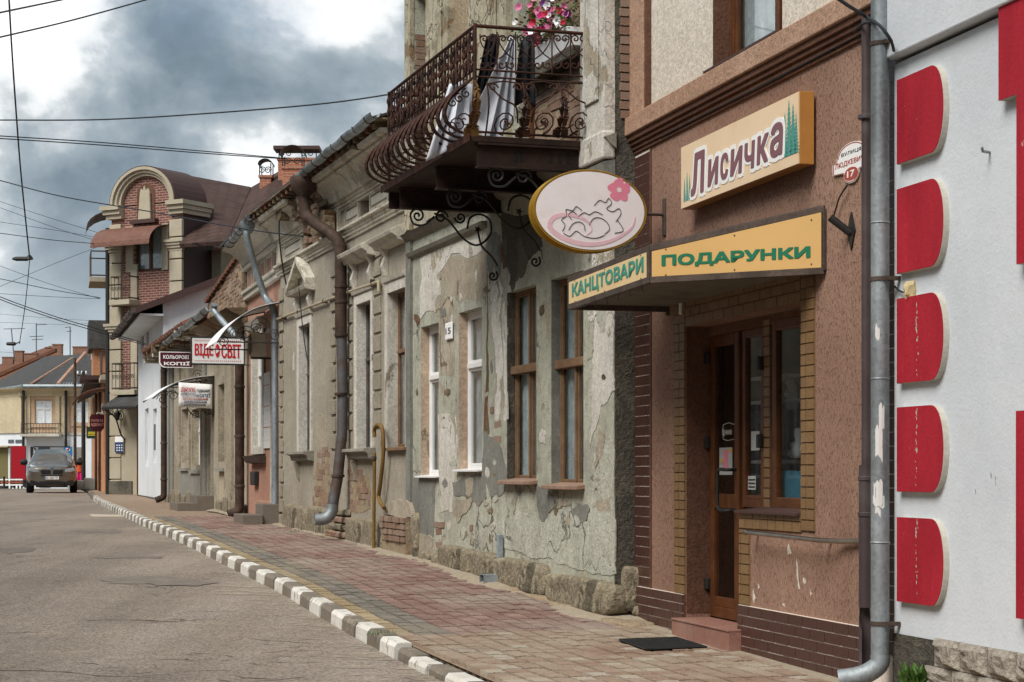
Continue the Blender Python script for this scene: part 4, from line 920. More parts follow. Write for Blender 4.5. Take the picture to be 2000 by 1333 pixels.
# ------------------------------------------------------------------ white building at the right edge
FW = line_frame(5.315, .27, 1748)
wb = empty('white_building', FW.M, 'white rendered building with red relief panels at the right edge', 'building')
sL = FW.s(1756, 0) + .06
m = wall(MB(), -6, sL, .0, EYE + 2.42); m.quad((sL, 0, 0), (sL, -.3, 0), (sL, -.3, 5), (sL, 0, 5)); shell(m, -6, sL - .02, -.1, EYE + 5, 6, -.02); m.build('wall', M['white_wall'], wb)
zu = (FW.z(1760, 101, .07) + FW.z(1957, 10, .07)) / 2
MB().box(-6, sL - .0, -.2, .07, zu, EYE + 5).build('upper_wall', M['white_wall'], wb, bevel=.01)
for y0, y1 in ((157, 322), (370, 536), (584, 750), (796, 961), (1010, 1175)):
    sl0 = FW.s(1748, .05); z0 = FW.z(1748, y1, .05); z1 = FW.z(1748, y0, .05); s1 = FW.s(1812, .05); sb = FW.s(1839, .05)
    pts = [(sl0, z0), (sl0, z1), (s1, z1)] + [(s1 + (sb - s1) * math.sin(math.pi * i / 24) ** .8, z1 + (z0 - z1) * (.5 - .5 * math.cos(math.pi * i / 24)) ** 1.0) for i in range(1, 24)] + [(s1, z0)]
    o = MB().prism(pts, 'y', 0, .036).build('red_panel', M['greyedge'], wb)
    ce = [(s + .006 if s < s1 + .0001 else s, z) for s, z in pts]
    MB().prism([(s + (.004 if i > 2 else 0), z0 + (z - z0) * .994 + .002) for i, (s, z) in enumerate(pts)], 'y', .034, .039).build('painted_face', M['redpanel'], o)
def relief(px, label_):
    pts = [FW.sz(x, y, .05) for x, y in px]; o = MB().prism(pts, 'y', 0, .05).build('red_letter', M['greyedge'], wb); MB().prism(pts, 'y', .0495, .053).build('painted_face', M['redpanel'], o)
e_ = -1.6
zA, zB, zC = FW.z(1952, 12, .05), FW.z(1952, 197, .05), FW.z(1986, 517, .05)
sA, sB = FW.s(1951, .05), FW.s(1986, .05)
pts = [(sA, zA), (sA, zB), (sB, zB), (sB, zC), (sB - .3, zC), (sB - .3, zB), (sB - .55, zB), (sB - .55, zA)]
o = MB().prism(pts, 'y', 0, .05).build('red_letter', M['greyedge'], wb); MB().prism(pts, 'y', .049, .053).build('painted_face', M['redpanel'], o)
z0, z1 = FW.z(1985, 1208, .05), FW.z(1985, 803, .05); sB = FW.s(1985, .05)
o = MB().box(sB - .5, sB, 0, .05, z0, z1).build('red_panel', M['greyedge'], wb); MB().box(sB - .5, sB, .049, .053, z0, z1).build('painted_face', M['redpanel'], o)
# small marks on the wall: foam blob with drips, hook, scuffs, chips down the panels
s_, z_ = FW.sz(1775, 568, .03); bm = bmesh.new(); bmesh.ops.create_icosphere(bm, subdivisions=2, radius=.045); r_ = random.Random(2)
for v in bm.verts: v.co = v.co * r_.uniform(.7, 1.2); v.co.z *= 1.3
me = bpy.data.meshes.new('foam_blob'); bm.to_mesh(me); bm.free(); me.materials.append(simple('old_expanding_foam', lin('#bfae86'), .9, .1, var=.2)); fo_ = bpy.data.objects.new('foam_blob', me); C.objects.link(fo_); fo_.parent = wb; fo_.location = (s_, .02, z_)
s_, z_ = FW.sz(1926, 296, .04); MB().tube([(s_ + .03, 0, z_), (s_, .06, z_), (s_ - .01, .07, z_ + .02)], .008, 6).build('wall_hook', M['galv'], wb)
for i, (x_, y_, w_, h_) in enumerate(((1944, 930, 1.6, 20), (1935, 922, 1, 14), (1905, 955, .9, 12))):
    patch(FW, wb, [(x_, y_), (x_ + w_, y_ + h_ * .2), (x_ + w_ * .8, y_ + h_), (x_ - w_ * .1, y_ + h_ * .7)], M['grey_cem'], th=.001, amp=.01, seed=i, name='scuff_mark', it=2)
for y0_, y1_ in ((590, 745), (800, 955), (1015, 1170)):
    q = MB(); r_ = random.Random(y0_)
    for i in range(26):
        s_, z_ = FW.sz(1790 + r_.gauss(0, 1.2), r_.uniform(y0_, y1_), .04); w_ = r_.uniform(.002, .006); q.add([(s_ - w_, .0396, z_), (s_, .0396, z_ - w_ * 2), (s_ + w_, .0396, z_ + w_), (s_, .0396, z_ + w_ * 2.5)], [(0, 1, 2, 3)])
    o = q.build('paint_chips', M['greyedge'], wb); o['kind'] = 'stuff'
# rock-faced plinth tiles
r_ = random.Random(5)
sT = FW.s(1821, .03); zT = [FW.z(1825, 1246, .03)]
def rocktile(w_, h_, seed):
    r = random.Random(seed); k = 5; m = MB(); g_ = [[(w_ * i / k, .02 if i in (0, k) or j in (0, k) else .045 + r.uniform(-.012, .02), h_ * j / k) for i in range(k + 1)] for j in range(k + 1)]
    m.v = [p for row in g_ for p in row]; K = k + 1
    m.f = [[j * K + i, j * K + i + 1, (j + 1) * K + i + 1, (j + 1) * K + i] for j in range(k) for i in range(k)]; m.mi = [0] * len(m.f)
    m.add([(0, 0, 0), (w_, 0, 0), (w_, .02, 0), (0, .02, 0), (0, 0, h_), (w_, 0, h_), (w_, .02, h_), (0, .02, h_)], [(0, 1, 2, 3), (4, 7, 6, 5), (0, 3, 7, 4), (1, 5, 6, 2)]); return m
rt = [rocktile(.295, .158, i).mesh('stone_tile', M['rockface']) for i in range(4)]
for j in range(4):
    s = sT - .3 + (.1 if j % 2 else 0); i = 0
    if j % 2: inst(rt[1], 'stone_tile', wb, TS(s + .203, 0, zT[0] - .162 * (j + 1), .32, 1, 1))
    while s > -4: inst(rt[r_.randrange(4)], 'stone_tile', wb, TS(s, 0, zT[0] - .162 * (j + 1))); s -= .3
MB().box(sT + .002, sL, -.02, .012, 0, FW.z(1790, 1245, .01)).build('bare_concrete', M['dark_rough'], wb)
# weed at the wall foot
wd = tag(empty('weed', FW.M), 'small green weed growing at the foot of the white building', 'plant')
lf = MB(); r_ = random.Random(4); s_, z_ = FW.sz(1788, 1330, .1)
for i in range(46):
    a = r_.uniform(0, 6.28); l_ = r_.uniform(.06, .16); b_ = Vector((s_ + r_.uniform(-.06, .06), .1 + r_.uniform(-.05, .06), z_ - .05)); t = b_ + Vector((math.cos(a) * l_ * .7, math.sin(a) * l_ * .5, l_)); p = Vector((-math.sin(a), math.cos(a), .2)) * .018
    mid = (b_ + t) / 2 + Vector((0, 0, .02)); lf.add([b_, mid + p, t, mid - p], [(0, 1, 2, 3)])
M['leaf'] = simple('leaf_green', (.055, .12, .02), .6, .3, var=.4, scale=20, bump=0)
lf.build('leaves', M['leaf'], wd)
# the two pipes between the shop and the white building
gp = tag(empty('drainpipe', FS.M), 'thick galvanised drainpipe with torn stickers beside the white building', 'drainpipe')
sP = FS.s(1719, .11); zb = FS.z(1722, 1290, .11)
pipe = MB().tube([(sP, .11, zb), (sP, .11, EYE + 5.2)], .055, 20, caps=False).build('pipe', M['galv'], gp, smooth=True)
dz = .068
MB().tube(smooth_path([(sP, .11, zb + .03), (sP, .12, zb - .03), (sP + .04, .2, zb - .09), (sP + .1, .33, zb - .12)], 4), [.058] * 13, 18, caps=False).build('spout', M['galv'], gp, smooth=True)
for py in (435, 740, 1060): 
    z_ = FS.z(1722, py, .11); MB().lathe([(.056, -.006), (.060, 0), (.056, .006)], (sP, .11, z_), 20).build('joint', M['galv'], gp, smooth=True)
for py in (85, 545, 1218):
    z_ = FS.z(1722, py, .11); MB().lathe([(.057, -.012), (.061, -.012), (.061, .012), (.057, .012)], (sP, .11, z_), 20).build('clamp', M['frame_dk'], gp); MB().box(sP - .09, sP - .06, 0, .12, z_ - .012, z_ + .012).build('clamp_arm', M['frame_dk'], gp)
def sticker(px, py0, py1, a0, a1, seed, mat='paper'):
    z0, z1 = FS.z(1722, py1, .11), FS.z(1722, py0, .11); r = random.Random(seed)
    pts = jag([(a0, z0 + r.uniform(0, .03)), (a1, z0), (a1, z1 - r.uniform(0, .02)), ((a0 + a1) / 2, z1), (a0, z1 - .01)], .03, 3, seed)
    m = MB(); cen = ((a0 + a1) / 2, (z0 + z1) / 2)
    V_ = [(sP + .0562 * math.cos(a), .11 + .0562 * math.sin(a), z) for a, z in pts] + [(sP + .0566 * math.cos(cen[0]), .11 + .0566 * math.sin(cen[0]), cen[1])]
    m.add(V_, [(i, (i + 1) % len(pts), len(pts)) for i in range(len(pts))]); m.build('sticker', M[mat], gp)
# the stretch of the pipe that faces the camera
fa = math.atan2(FS.n[0] * 0 + 0 + .45, -.9)
for py0, py1, a0, a1, sd_ in ((790, 838, 2.9, 3.5, 1), (838, 905, 2.5, 3.3, 2), (938, 985, 2.3, 3.3, 3), (964, 990, 2.2, 3.5, 5), (990, 1012, 2.5, 3.1, 6), (640, 662, 2.5, 3.0, 7)):
    sticker(0, py0, py1, a0 - .35, a1 - .35, sd_)
dp = tag(empty('drainpipe', FS.M), 'narrow dark brown drainpipe with a broken foot beside the galvanised one', 'drainpipe')
sQ = FS.s(1692, .05); zq = FS.z(1690, 925, .05); z3 = FS.z(1690, 1180, .05); z4 = FS.z(1690, 1310, .05)
MB().tube([(sQ, .05, zq), (sQ, .05, EYE + 5.2)], .03, 14, caps=False).build('pipe', M['darkpipe'], dp, smooth=True)
MB().tube([(sQ, .055, z3 - .02), (sQ, .055, zq + .05)], .042, 14, caps=False).build('lower_pipe', M['darkpipe'], dp, smooth=True)
bk = MB(); k = 16
for i in range(k - 5):
    a, b_ = 2 * math.pi * (i + .5) / k, 2 * math.pi * (i + 1.5) / k
    q = lambda a, z: (sQ + .042 * math.cos(a + 3.9), .055 + .042 * math.sin(a + 3.9), z)
    zz = lambda i: z3 + .0 if 2 < i < 8 else z3 - .06 - .05 * (i % 3)
    bk.quad(q(a, z4), q(b_, z4), q(b_, zz(i + 1)), q(a, zz(i)))
bk.build('broken_foot', M['darkpipe'], dp, smooth=True)
for py in (230, 935, 1005):
    z_ = FS.z(1690, py, .05); MB().lathe([(.044, -.015), (.049, -.01), (.049, .01), (.044, .015)], (sQ, .054, z_), 14).build('collar', M['darkpipe'], dp, smooth=True)
cable('service_cable', [FS.w(FS.s(px, n_), n_, FS.z(px, py, n_)) for px, py, n_ in ((1560, -60, .9), (1640, 0, .5), (1690, 32, .2), (1720, 52, .2), (1742, 82, .14))], .011, 'thick black cable reaching the drainpipe top from the left')
cable('service_cable', [FS.w(FS.s(px, n_), n_, FS.z(px, py, n_)) for px, py, n_ in ((1668, 62, .06), (1690, 45, .12), (1715, 48, .2), (1738, 75, .16), (1746, 100, .1))], .009, 'short black cable looped round the drainpipe top')
cable('service_cable', [FW.w(FW.s(px, .02), .02, FW.z(px, py, .02)) for px, py in ((1747, 560), (1760, 570), (1780, 574))], .006, 'short black cable end entering the white wall by the third red panel')

# ------------------------------------------------------------------ house with peeling plaster (number 15)
F15 = line_frame(5.883, .316, 1200)
h15 = empty('peeling_house', F15.M, 'old two-storey house with peeling plaster and a rusty balcony', 'house')
c6 = lambda x, y: (720 + x / 3.029, y / 3.029)
c7 = lambda x, y: (780 + x / 3.173, 400 + y / 3.173)
c8 = lambda x, y: (780 + x / 2.898, 780 + y / 2.898)
sEnd = F15.s(798); G15 = lambda s: zpave(F15.w(s, 0, 0).y)
ztop = EYE + 6.2
def op(px0, px1, pyt, pys, dep, F=F15):
    """opening from its left column px0 to right column px1, top row at px0, sill row at the middle"""
    a, b = F.s(px1), F.s(px0); return (a, b, F.z((px0 + px1) / 2, pys), F.z(px0, pyt), dep)
W1 = op(990, 1047.5, 572.5, 940, .12); W2 = op(1076.5, 1139.5, 547, 949, .12); W3 = op(896, 941, 612, 919, .13); W4 = op(822, 857, 640, 931, .13)
zs15 = EYE + 2.80
DR = (F15.s(1046), F15.s(1013), zs15 + .06, ztop - .8, .18)
UW = (F15.s(841), F15.s(808), EYE + 3.5, ztop - .6, .3)
m = wall(MB(), 0, sEnd, .0, ztop, [W1, W2, W3, W4, DR, UW]); shell(m, 0, sEnd, .0, ztop, 8, -.55); m.build('wall', M['p15'], h15)
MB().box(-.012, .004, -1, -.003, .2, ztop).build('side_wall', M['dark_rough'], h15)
MB().box(-.013, sEnd + .001, -8.2, .0 + .12, ztop, ztop + .2).build('eaves', M['string'], h15)
# windows
for i, (w_, mat) in enumerate(((W1, 'oldwood'), (W2, 'oldwood'))):
    o = window(h15, w_[0], w_[1], w_[2], w_[3], -.085, M['oldwood'], .034, mull=(.48,), rails=(.585,), back='curtain_w' if i == 0 else 'curtain', sashw=.022, th=.04)
    zr = w_[2] + (w_[3] - w_[2]) * .585; MB().box(w_[0], w_[1], -.08, -.035, zr - .04, zr + .04).build('transom', M['oldwood'], o, bevel=.008)
    MB().prism([(-.1, w_[2] + .03), (.09, w_[2] + .0), (.09, w_[2] - .035), (-.1, w_[2] - .02)], 'x', w_[0] - .04, w_[1] + .05).build('sill', M['sillwood'], o, bevel=.006)
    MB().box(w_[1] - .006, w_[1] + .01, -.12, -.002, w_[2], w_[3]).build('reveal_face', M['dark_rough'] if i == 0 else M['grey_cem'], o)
for w_ in (W3, W4):
    o = window(h15, w_[0] - .02, w_[1], w_[2], w_[3], -.10, M['pvc'], .045, mull=(), rails=(.66,), back='curtain', sashw=.03, th=.05)
    MB().prism([(-.1, w_[2] + .02), (.06, w_[2] + .004), (.06, w_[2] - .015), (-.1, w_[2] - .0)], 'x', w_[0] - .03, w_[1] + .05).build('sill', M['pvc'], o, bevel=.003)
    MB().box(w_[1] - .006, w_[1] + .01, -.13, -.002, w_[2], w_[3]).build('reveal_face', M['pinkreveal'], o)
# ledge between the storeys and the strip below it
zl0, zl1 = EYE + 2.50, EYE + 2.74
sl1 = F15.s(952)
l = MB(); l.prism([(0, zl0), (.05, zl0 + .03), (.07, zl0 + .07), (0, zl0 + .075)], 'x', sl1, sEnd - .12); l.build('string_course', M['string'], h15)
l = MB(); l.prism([(0, zl1 - .03), (.05, zl1), (.09, zl1 + .05), (.11, zl1 + .06), (0, zl1 + .10)], 'x', -.05, sEnd + .03); l.build('ledge', M['string'], h15)
MB().box(sEnd - .2, sEnd + .005, -.02, .035, .3, zl0 + .22).build('corner_strip', M['grey_cem'], h15)
P = lambda pts, mat, c=None, **k: patch(F15, h15, [c(*p) for p in pts] if c else pts, M[mat], **k)
P([(130, 335), (330, 250), (545, 185), (545, 270), (420, 330), (330, 300), (250, 420), (258, 640), (200, 660), (130, 710), (125, 560), (140, 420)], 'white_pl', c7, th=.009)
P([(262, 335), (420, 285), (545, 250), (545, 480), (500, 590), (380, 600), (335, 560), (290, 560), (262, 640)], 'sand_pl', c7, th=.004)
P([(255, 570), (300, 560), (340, 620), (345, 900), (340, 1060), (255, 1060), (245, 800)], 'sand_pl', c7, th=.003, seed=11)
P([(632, 40), (880, 60), (890, 260), (800, 350), (770, 450), (720, 480), (700, 540), (680, 500), (690, 430), (640, 350)], 'dark_rough', c7, th=.005)
P([(548, 190), (628, 190), (628, 430), (590, 470), (560, 500), (545, 370)], 'grey_cem', c7, th=.005)
P([(562, 540), (605, 420), (645, 520), (620, 700), (645, 1000), (620, 1333), (592, 1333), (600, 1000), (580, 800)], 'white_pl', c7, th=.008)
P([(645, 620), (668, 600), (672, 1330), (645, 1333), (650, 1000)], 'white_pl', c7, th=.007, seed=8)
P([(1198, 280), (1325, 260), (1325, 1050), (1335, 1150), (1250, 1250), (1215, 1400), (1185, 1500), (1195, 1100), (1205, 700)], 'white_pl', c7, th=.008)
P([(1225, 650), (1285, 660), (1275, 790), (1250, 800), (1235, 730)], 'pale_pl', c7, th=.011)
P([(560, 690), (690, 640), (800, 660), (880, 640), (960, 620), (1080, 700), (1105, 420), (1150, 300), (1216, 140), (1222, 990), (1000, 960), (860, 900), (700, 870), (560, 850), (530, 760)], 'pale_pl', c8, th=.009, it=4)
P([(1108, 300), (1135, 150), (1165, 200), (1150, 330), (1112, 400)], 'sand_pl', c8, th=.011)
P([(770, 478), (835, 490), (900, 600), (850, 640), (805, 690), (792, 640), (780, 560)], 'grey_cem', c8, th=.012)
P([(862, 500), (900, 510), (905, 600), (880, 590)], 'grey_cem', c8, th=.012)
P([(965, 590), (1000, 610), (1045, 600), (1085, 620), (1060, 690), (1030, 700), (990, 660)], 'grey_cem', c8, th=.013)
P([(52, 440), (210, 452), (195, 780), (150, 790), (110, 770), (52, 660)], 'grey_cem', c8, th=.012)
P([(300, 470), (440, 430), (490, 420), (495, 560), (450, 610), (430, 580), (385, 540), (310, 540)], 'grey_cem', c8, th=.010)
P([(480, 180), (560, 230), (610, 420), (600, 520), (520, 560), (470, 420)], 'grey_cem', c8, th=.009)
P([(325, 560), (420, 555), (400, 620), (330, 700), (305, 640)], 'sand_pl', c8, th=.012)
P([(378, 455), (420, 450), (418, 530), (380, 540)], 'sand_pl', c8, th=.014)
P([(220, 90), (320, 100), (330, 230), (320, 370), (300, 640), (240, 640), (225, 400)], 'white_pl', c8, th=.007)
P([(1150, 560), (1200, 540), (1200, 640), (1130, 640), (1100, 610)], 'sand_pl', c8, th=.010, seed=20)
P([(880, 590), (960, 560), (965, 600), (900, 620)], 'sand_pl', c8, th=.010, seed=21)
# the long vertical crack: its shaded depth put in as raised dark-brown strips
P([(541, 430), (549, 430), (552, 700), (546, 880), (556, 1040), (546, 1250), (560, 1420), (520, 1420), (535, 1150), (538, 880), (545, 640)], 'decay_crack', c7, th=.002, amp=.02)
P([(632, 230), (660, 380), (648, 400), (630, 300)], 'decay_crack', c7, th=.008, amp=.02)
for pts in ([(265, 640), (300, 570), (330, 590), (335, 640), (300, 575)], [(250, 900), (262, 640), (256, 900), (262, 1060)], [(880, 240), (890, 340), (882, 330)]):
    P(pts, 'decay_crack', c7, th=.0055, amp=.012, name='crack')
# loose flakes and bare spots round the larger patches
r_ = random.Random(77)
for i in range(120):
    px_ = r_.uniform(815, 1195); py_ = r_.uniform(520, 1060) + (px_ - 1000) * .05
    w_ = r_.uniform(2, 9); h_ = r_.uniform(4, 22); pts_ = [(px_ + w_ * math.cos(t) * r_.uniform(.5, 1), py_ + h_ * math.sin(t) * r_.uniform(.5, 1)) for t in [j * .785 for j in range(8)]]
    s_, z_ = F15.sz(px_, py_)
    if any(q[0] - .14 < s_ < q[1] + .14 and q[2] - .16 < z_ < q[3] + .08 for q in (W1, W2, W3, W4)): continue
    patch(F15, h15, pts_, M[r_.choice(['white_pl', 'sand_pl', 'grey_cem', 'white_pl', 'pale_pl', 'decay_crack'])], th=.0035 + .00008 * i, amp=.02, seed=i, name='plaster_flake', it=2)
# bared bricks
brick_mesh = MB().box(-.5, .5, 0, 1, -.5, .5).mesh('brick', M['brick'])
def bricks(parent, s0, s1, z0, z1, n=0, bl=.25, bh=.075, th=.015, keep=1, seed=0, j0=.012, inside=None):
    r = random.Random(seed); z = z0; j = 0
    while z < z1:
        s = s0 - (bl / 2 if j % 2 else 0)
        while s < s1:
            a, b = max(s, s0), min(s + bl, s1)
            if b - a > .04 and r.random() < keep and (inside is None or inside((a + b) / 2, z + bh / 2)):
                inst(brick_mesh, 'brick', parent, TS((a + b) / 2, n - .01, z + bh / 2, b - a - j0, th + .01 + r.uniform(-.008, .006), bh - j0) @ Matrix.Rotation(r.uniform(-.03, .03), 4, 'Y'))
            s += bl
        z += bh; j += 1
bz = lambda x, y: F15.sz(*c8(x, y))
a_, b_ = bz(200, 840), bz(420, 740); bricks(h15, b_[0], a_[0], a_[1], b_[1], keep=.4, seed=2, th=.006)
a_, b_ = bz(515, 250), bz(578, 0); bricks(h15, b_[0], a_[0], a_[1], b_[1], keep=.4, seed=3, th=.006)
# stone footing: rough blocks
def stone(w_, h_, d_, seed, rough=.02):
    bm = bmesh.new(); bmesh.ops.create_cube(bm, size=1)
    bmesh.ops.subdivide_edges(bm, edges=bm.edges[:], cuts=3, use_grid_fill=True); r = random.Random(seed)
    for v in bm.verts:
        c = v.co
        k = 1 - .10 * (abs(c.x * 2) ** 4) * (abs(c.z * 2) ** 4)
        f = Vector((c.x * w_, c.y * d_, c.z * h_)); e = (abs(c.x) > .49) + (abs(c.y) > .49) + (abs(c.z) > .49)
        f = f * (1 - .035 * (e - 1)); v.co = f + Vector((r.uniform(-1, 1) * .5, r.uniform(-1, 1), r.uniform(-1, 1) * .7)) * rough
    return bm
def add_stone(parent, F, s0, s1, z0, z1, n, d_, seed, mat='sandstone', name='stone', rough=.018):
    bm = stone(s1 - s0 + .01, z1 - z0, d_, seed, rough); me = bpy.data.meshes.new(name); bm.to_mesh(me); bm.free(); me.materials.append(M[mat])
    me.polygons.foreach_set('use_smooth', [True] * len(me.polygons))
    o = bpy.data.objects.new(name, me); C.objects.link(o); o.parent = parent; o.matrix_local = Matrix.Translation(((s0 + s1) / 2, n - d_ / 2, (z0 + z1) / 2))
    b = o.modifiers.new('s', 'SUBSURF'); b.levels = 1; b.render_levels = 1; return o
tops = [(850, 1062), (955, 1082), (1090, 1116), (1205, 1150)]; bots = [(850, 1096), (955, 1136), (1100, 1176), (1205, 1206)]
def yl(T, x): return lerp([(a, b) for a, b in T], x)
for i, (p0, p1) in enumerate(((850, 897), (897, 914), (914, 956), (956, 1056), (1056, 1215))):
    pm_ = (p0 + p1) / 2; add_stone(h15, F15, F15.s(p1, .1) if i < 4 else -.06, F15.s(p0, .1), F15.z(pm_, yl(bots, pm_), .1) - .05, F15.z(pm_, yl(tops, pm_), .1), .10, .24, i + 3, rough=.02)
for i, (p0, p1) in enumerate(((800, 826), (826, 852), (960, 1010), (1010, 1060), (1060, 1110), (1110, 1165), (1165, 1225))):
    s1 = F15.s(p0, .13); s0 = F15.s(p1, .13); add_stone(h15, F15, s0, s1, G15(s0) - .12, G15(s0) + (.13 if i < 2 else .035), .15 if i > 1 else .06, .3, i + 20, rough=.014, mat='sandstone' if i < 2 else 'mortar')
add_stone(h15, F15, -.10, .02, .28, .66, -.06, .2, 44, rough=.03)
for i in range(3): add_stone(h15, F15, -.16 + .03 * i, -.04, .24 + .1 * i, .33 + .1 * i, -.13 - .03 * i, .14, 40 + i, rough=.025)
P([(45, 760), (110, 770), (200, 790), (215, 850), (210, 930), (60, 900)], 'sand_pl', c8, th=.03, amp=.06)
# metal rain spout near the ground, small pipe above it, number plate
sp_ = tag(empty('pavement_spout', F15.M), 'small square zinc rain spout low on the stone footing', 'spout')
s_, z_ = F15.sz(948, 1133, .2); q = MB(); ring(q, s_ - .07, s_ + .07, z_ - .055, z_ + .055, .006, .05, .24); q.build('mouth', M['galv2'], sp_); MB().box(s_ - .02, s_ + .02, .02, .08, z_ + .12, z_ + .45).build('stub_pipe', M['galv2'], sp_, bevel=.008)
npz = tag(empty('house_number_plate', F15.M), 'small white enamel house number plate between the white windows', 'sign')
s0, z1 = F15.sz(869, 632, .03); s1_, z0 = F15.sz(882, 662, .03)
MB().box(s1_, s0, .01, .03, z0, z1).build('plate', M['white'], npz, bevel=.01); lettering('15', F15, s0 - .035, z0 + .06, (s0 - s1_) - .07, (z1 - z0) - .12, .0305, M['ink'], npz, ext=.002, fat=.06)
# upper storey
def us(px): return F15.s(px)
for p0, p1, n_, mat in ((842, 886, .07, 'upper15'), (926, 1001, .07, 'upper15'), (1152, 1202, .09, 'white_pl'), (797, 808, .05, 'upper15')):
    a, b = max(us(p1), -.014), us(p0)
    MB().prism(jag([(a, zl1 + .1), (b, zl1 + .1), (b, ztop), (a, ztop)], .02, 4, p0), 'y', 0, n_).build('pilaster', M[mat], h15)
    if p1 - p0 > 20: MB().box(a + (b - a) * .22, a + (b - a) * .78, n_, n_ + .02, zl1 + .4, ztop).build('pilaster_panel', M[mat], h15, bevel=.01)
MB().box(-.03, us(1150), 0, .12, EYE + 2.62, EYE + 2.86).build('pilaster_base', M['white_pl'], h15, bevel=.02)
MB().prism([(0, EYE + 2.3), (.06, EYE + 2.36), (.10, EYE + 2.60), (0, EYE + 2.62)], 'x', -.02, us(1148)).build('pilaster_corbel', M['grey_cem'], h15)
r_ = random.Random(9)
MB().box(us(1150), us(1046), -.01, .003, zs15 + .06, ztop).build('mortar', M['mortar'], h15); bricks(h15, us(1150), us(1046), zs15 + .06, EYE + 4.35, seed=5, keep=.8, th=.012)
MB().box(us(926), us(886), -.01, .003, zs15 + .06, ztop).build('mortar', M['mortar'], h15); bricks(h15, us(924), us(888), zs15 + .1, EYE + 4.6, seed=6, keep=.75, th=.012, bl=.2)
MB().box(us(842), us(806), -.34, -.29, EYE + 3, ztop).build('mortar', M['mortar'], h15); bricks(h15, us(841), us(808), EYE + 3.5, EYE + 5, n=-.29, seed=7, th=.02, keep=.95)
for j in range(22): inst(brick_mesh, 'brick', h15, Matrix.Translation((us(808) + .004, -.15 + (.02 if j % 2 else 0), EYE + 3.54 + j * .075)) @ Matrix.Diagonal((.02, .24, .063, 1)) @ Matrix.Translation((0, -.5, 0)))
for j in range(18): inst(brick_mesh, 'brick', h15, Matrix.Translation((-.017, -.1, EYE + 3.0 + j * .078)) @ Matrix.Diagonal((.02, .10 + .02 * (j % 2), .064, 1)) @ Matrix.Translation((0, -.5, 0)))
window(h15, DR[0], DR[1], DR[2], DR[3], -.1, M['wood'], .07, rails=(.3,), back='curtain', name='balcony_door')
ld = MB().box(us(1152), us(1049), 0, .16, F15.z(1150, 88, .16), F15.z(1150, 66, .16)).build('window_ledge', M['dark_rough'], h15, bevel=.015)

# ------------------------------------------------------------------ rusty balcony
sb0 = F15.s(1157); NB = 1.06; zR = EYE + 3.79; zS = EYE + 2.80; sb1 = sb0 + 3.05
bal = empty('balcony', F15.M, 'rusty wrought iron balcony with bulging railing on the peeling house', 'balcony')
MB().box(sb0 - .03, sb1 + .02, 0, NB + .05, zS, zS + .055).build('floor_plate', M['rustbeam'], bal, bevel=.006)
MB().box(sb0 - .05, sb1 + .06, NB + .06, NB + .072, zS - .0, zS + .07).build('edge_plate', M['rustiron'], bal)
sbm = [sb0 + .02, F15.s(1062), F15.s(978)]
for i, s in enumerate(sbm):
    b = MB(); b.box(s - .006, s + .006, 0, NB - .02, zS - .20, zS - .001); b.box(s - .05, s + .05, 0, NB - .02, zS - .21, zS - .195); b.box(s - .05, s + .05, 0, NB - .02, zS - .02, zS - .002); b.build('beam', M['rustbeam'], bal)
    for k in (.2, .28, .36, .62, .68): MB().box(s - .009, s - .0062, k, k + .03, zS - .14, zS - .06).build('vent_slot', M['darkroom'], bal)
MB().box(sb1 - .01, sb1 + .02, 0, NB, zS - .16, zS - .001).build('beam', M['rustbeam'], bal)
# scroll brackets below the beams, drawn in the plane of each beam
def scrolls(s, paths, r=.011, name='scroll'):
    for p in paths: MB().tube([(s, y, z) for y, z in p], r, 5).build(name, M['rustiron'] if s < .5 else M['black'], bal, smooth=True)
for i, s in enumerate(sbm):
    zb = zS - .22
    pth = [spiral((.86, zb - .05), .075, 1.6, 0, 24, 1), spiral((.62, zb - .055), .07, 1.5, math.pi, 24, -1), [(.935, zb - .05), (.90, zb - .13), (.80, zb - .14), (.72, zb - .08), (.69, zb - .05)], [(.69, zb - .02), (.55, zb - .08), (.40, zb - .25), (.27, zb - .32), (.17, zb - .28), (.10, zb - .18), (.12, zb - .06), (.22, zb - .01), (.32, zb - .05), (.35, zb - .16)],
           spiral((.42, zb - .05), .06, 1.5, 0, 20, -1), [(.24, zb - .16), (.20, zb - .32), (.10, zb - .42), (.03, zb - .52)], spiral((.085, zb - .62), .055, 1.4, 2.2, 20, 1)]
    if i < 2: pth = pth[:4] + pth[5:]
    scrolls(s, [[(p.x, p.y) for p in smooth_path([(a, b, 0) for a, b in q], 4)] if len(q) < 15 else q for q in pth])
    fl = MB(); c_ = (.24, zb - .16)
    fl.prism([(c_[0] + (.04 if j % 2 else .017) * math.cos(j * math.pi / 5), c_[1] + (.04 if j % 2 else .017) * math.sin(j * math.pi / 5)) for j in range(10)], 'x', s - .006, s + .006); fl.build('rosette', M['black'], bal)
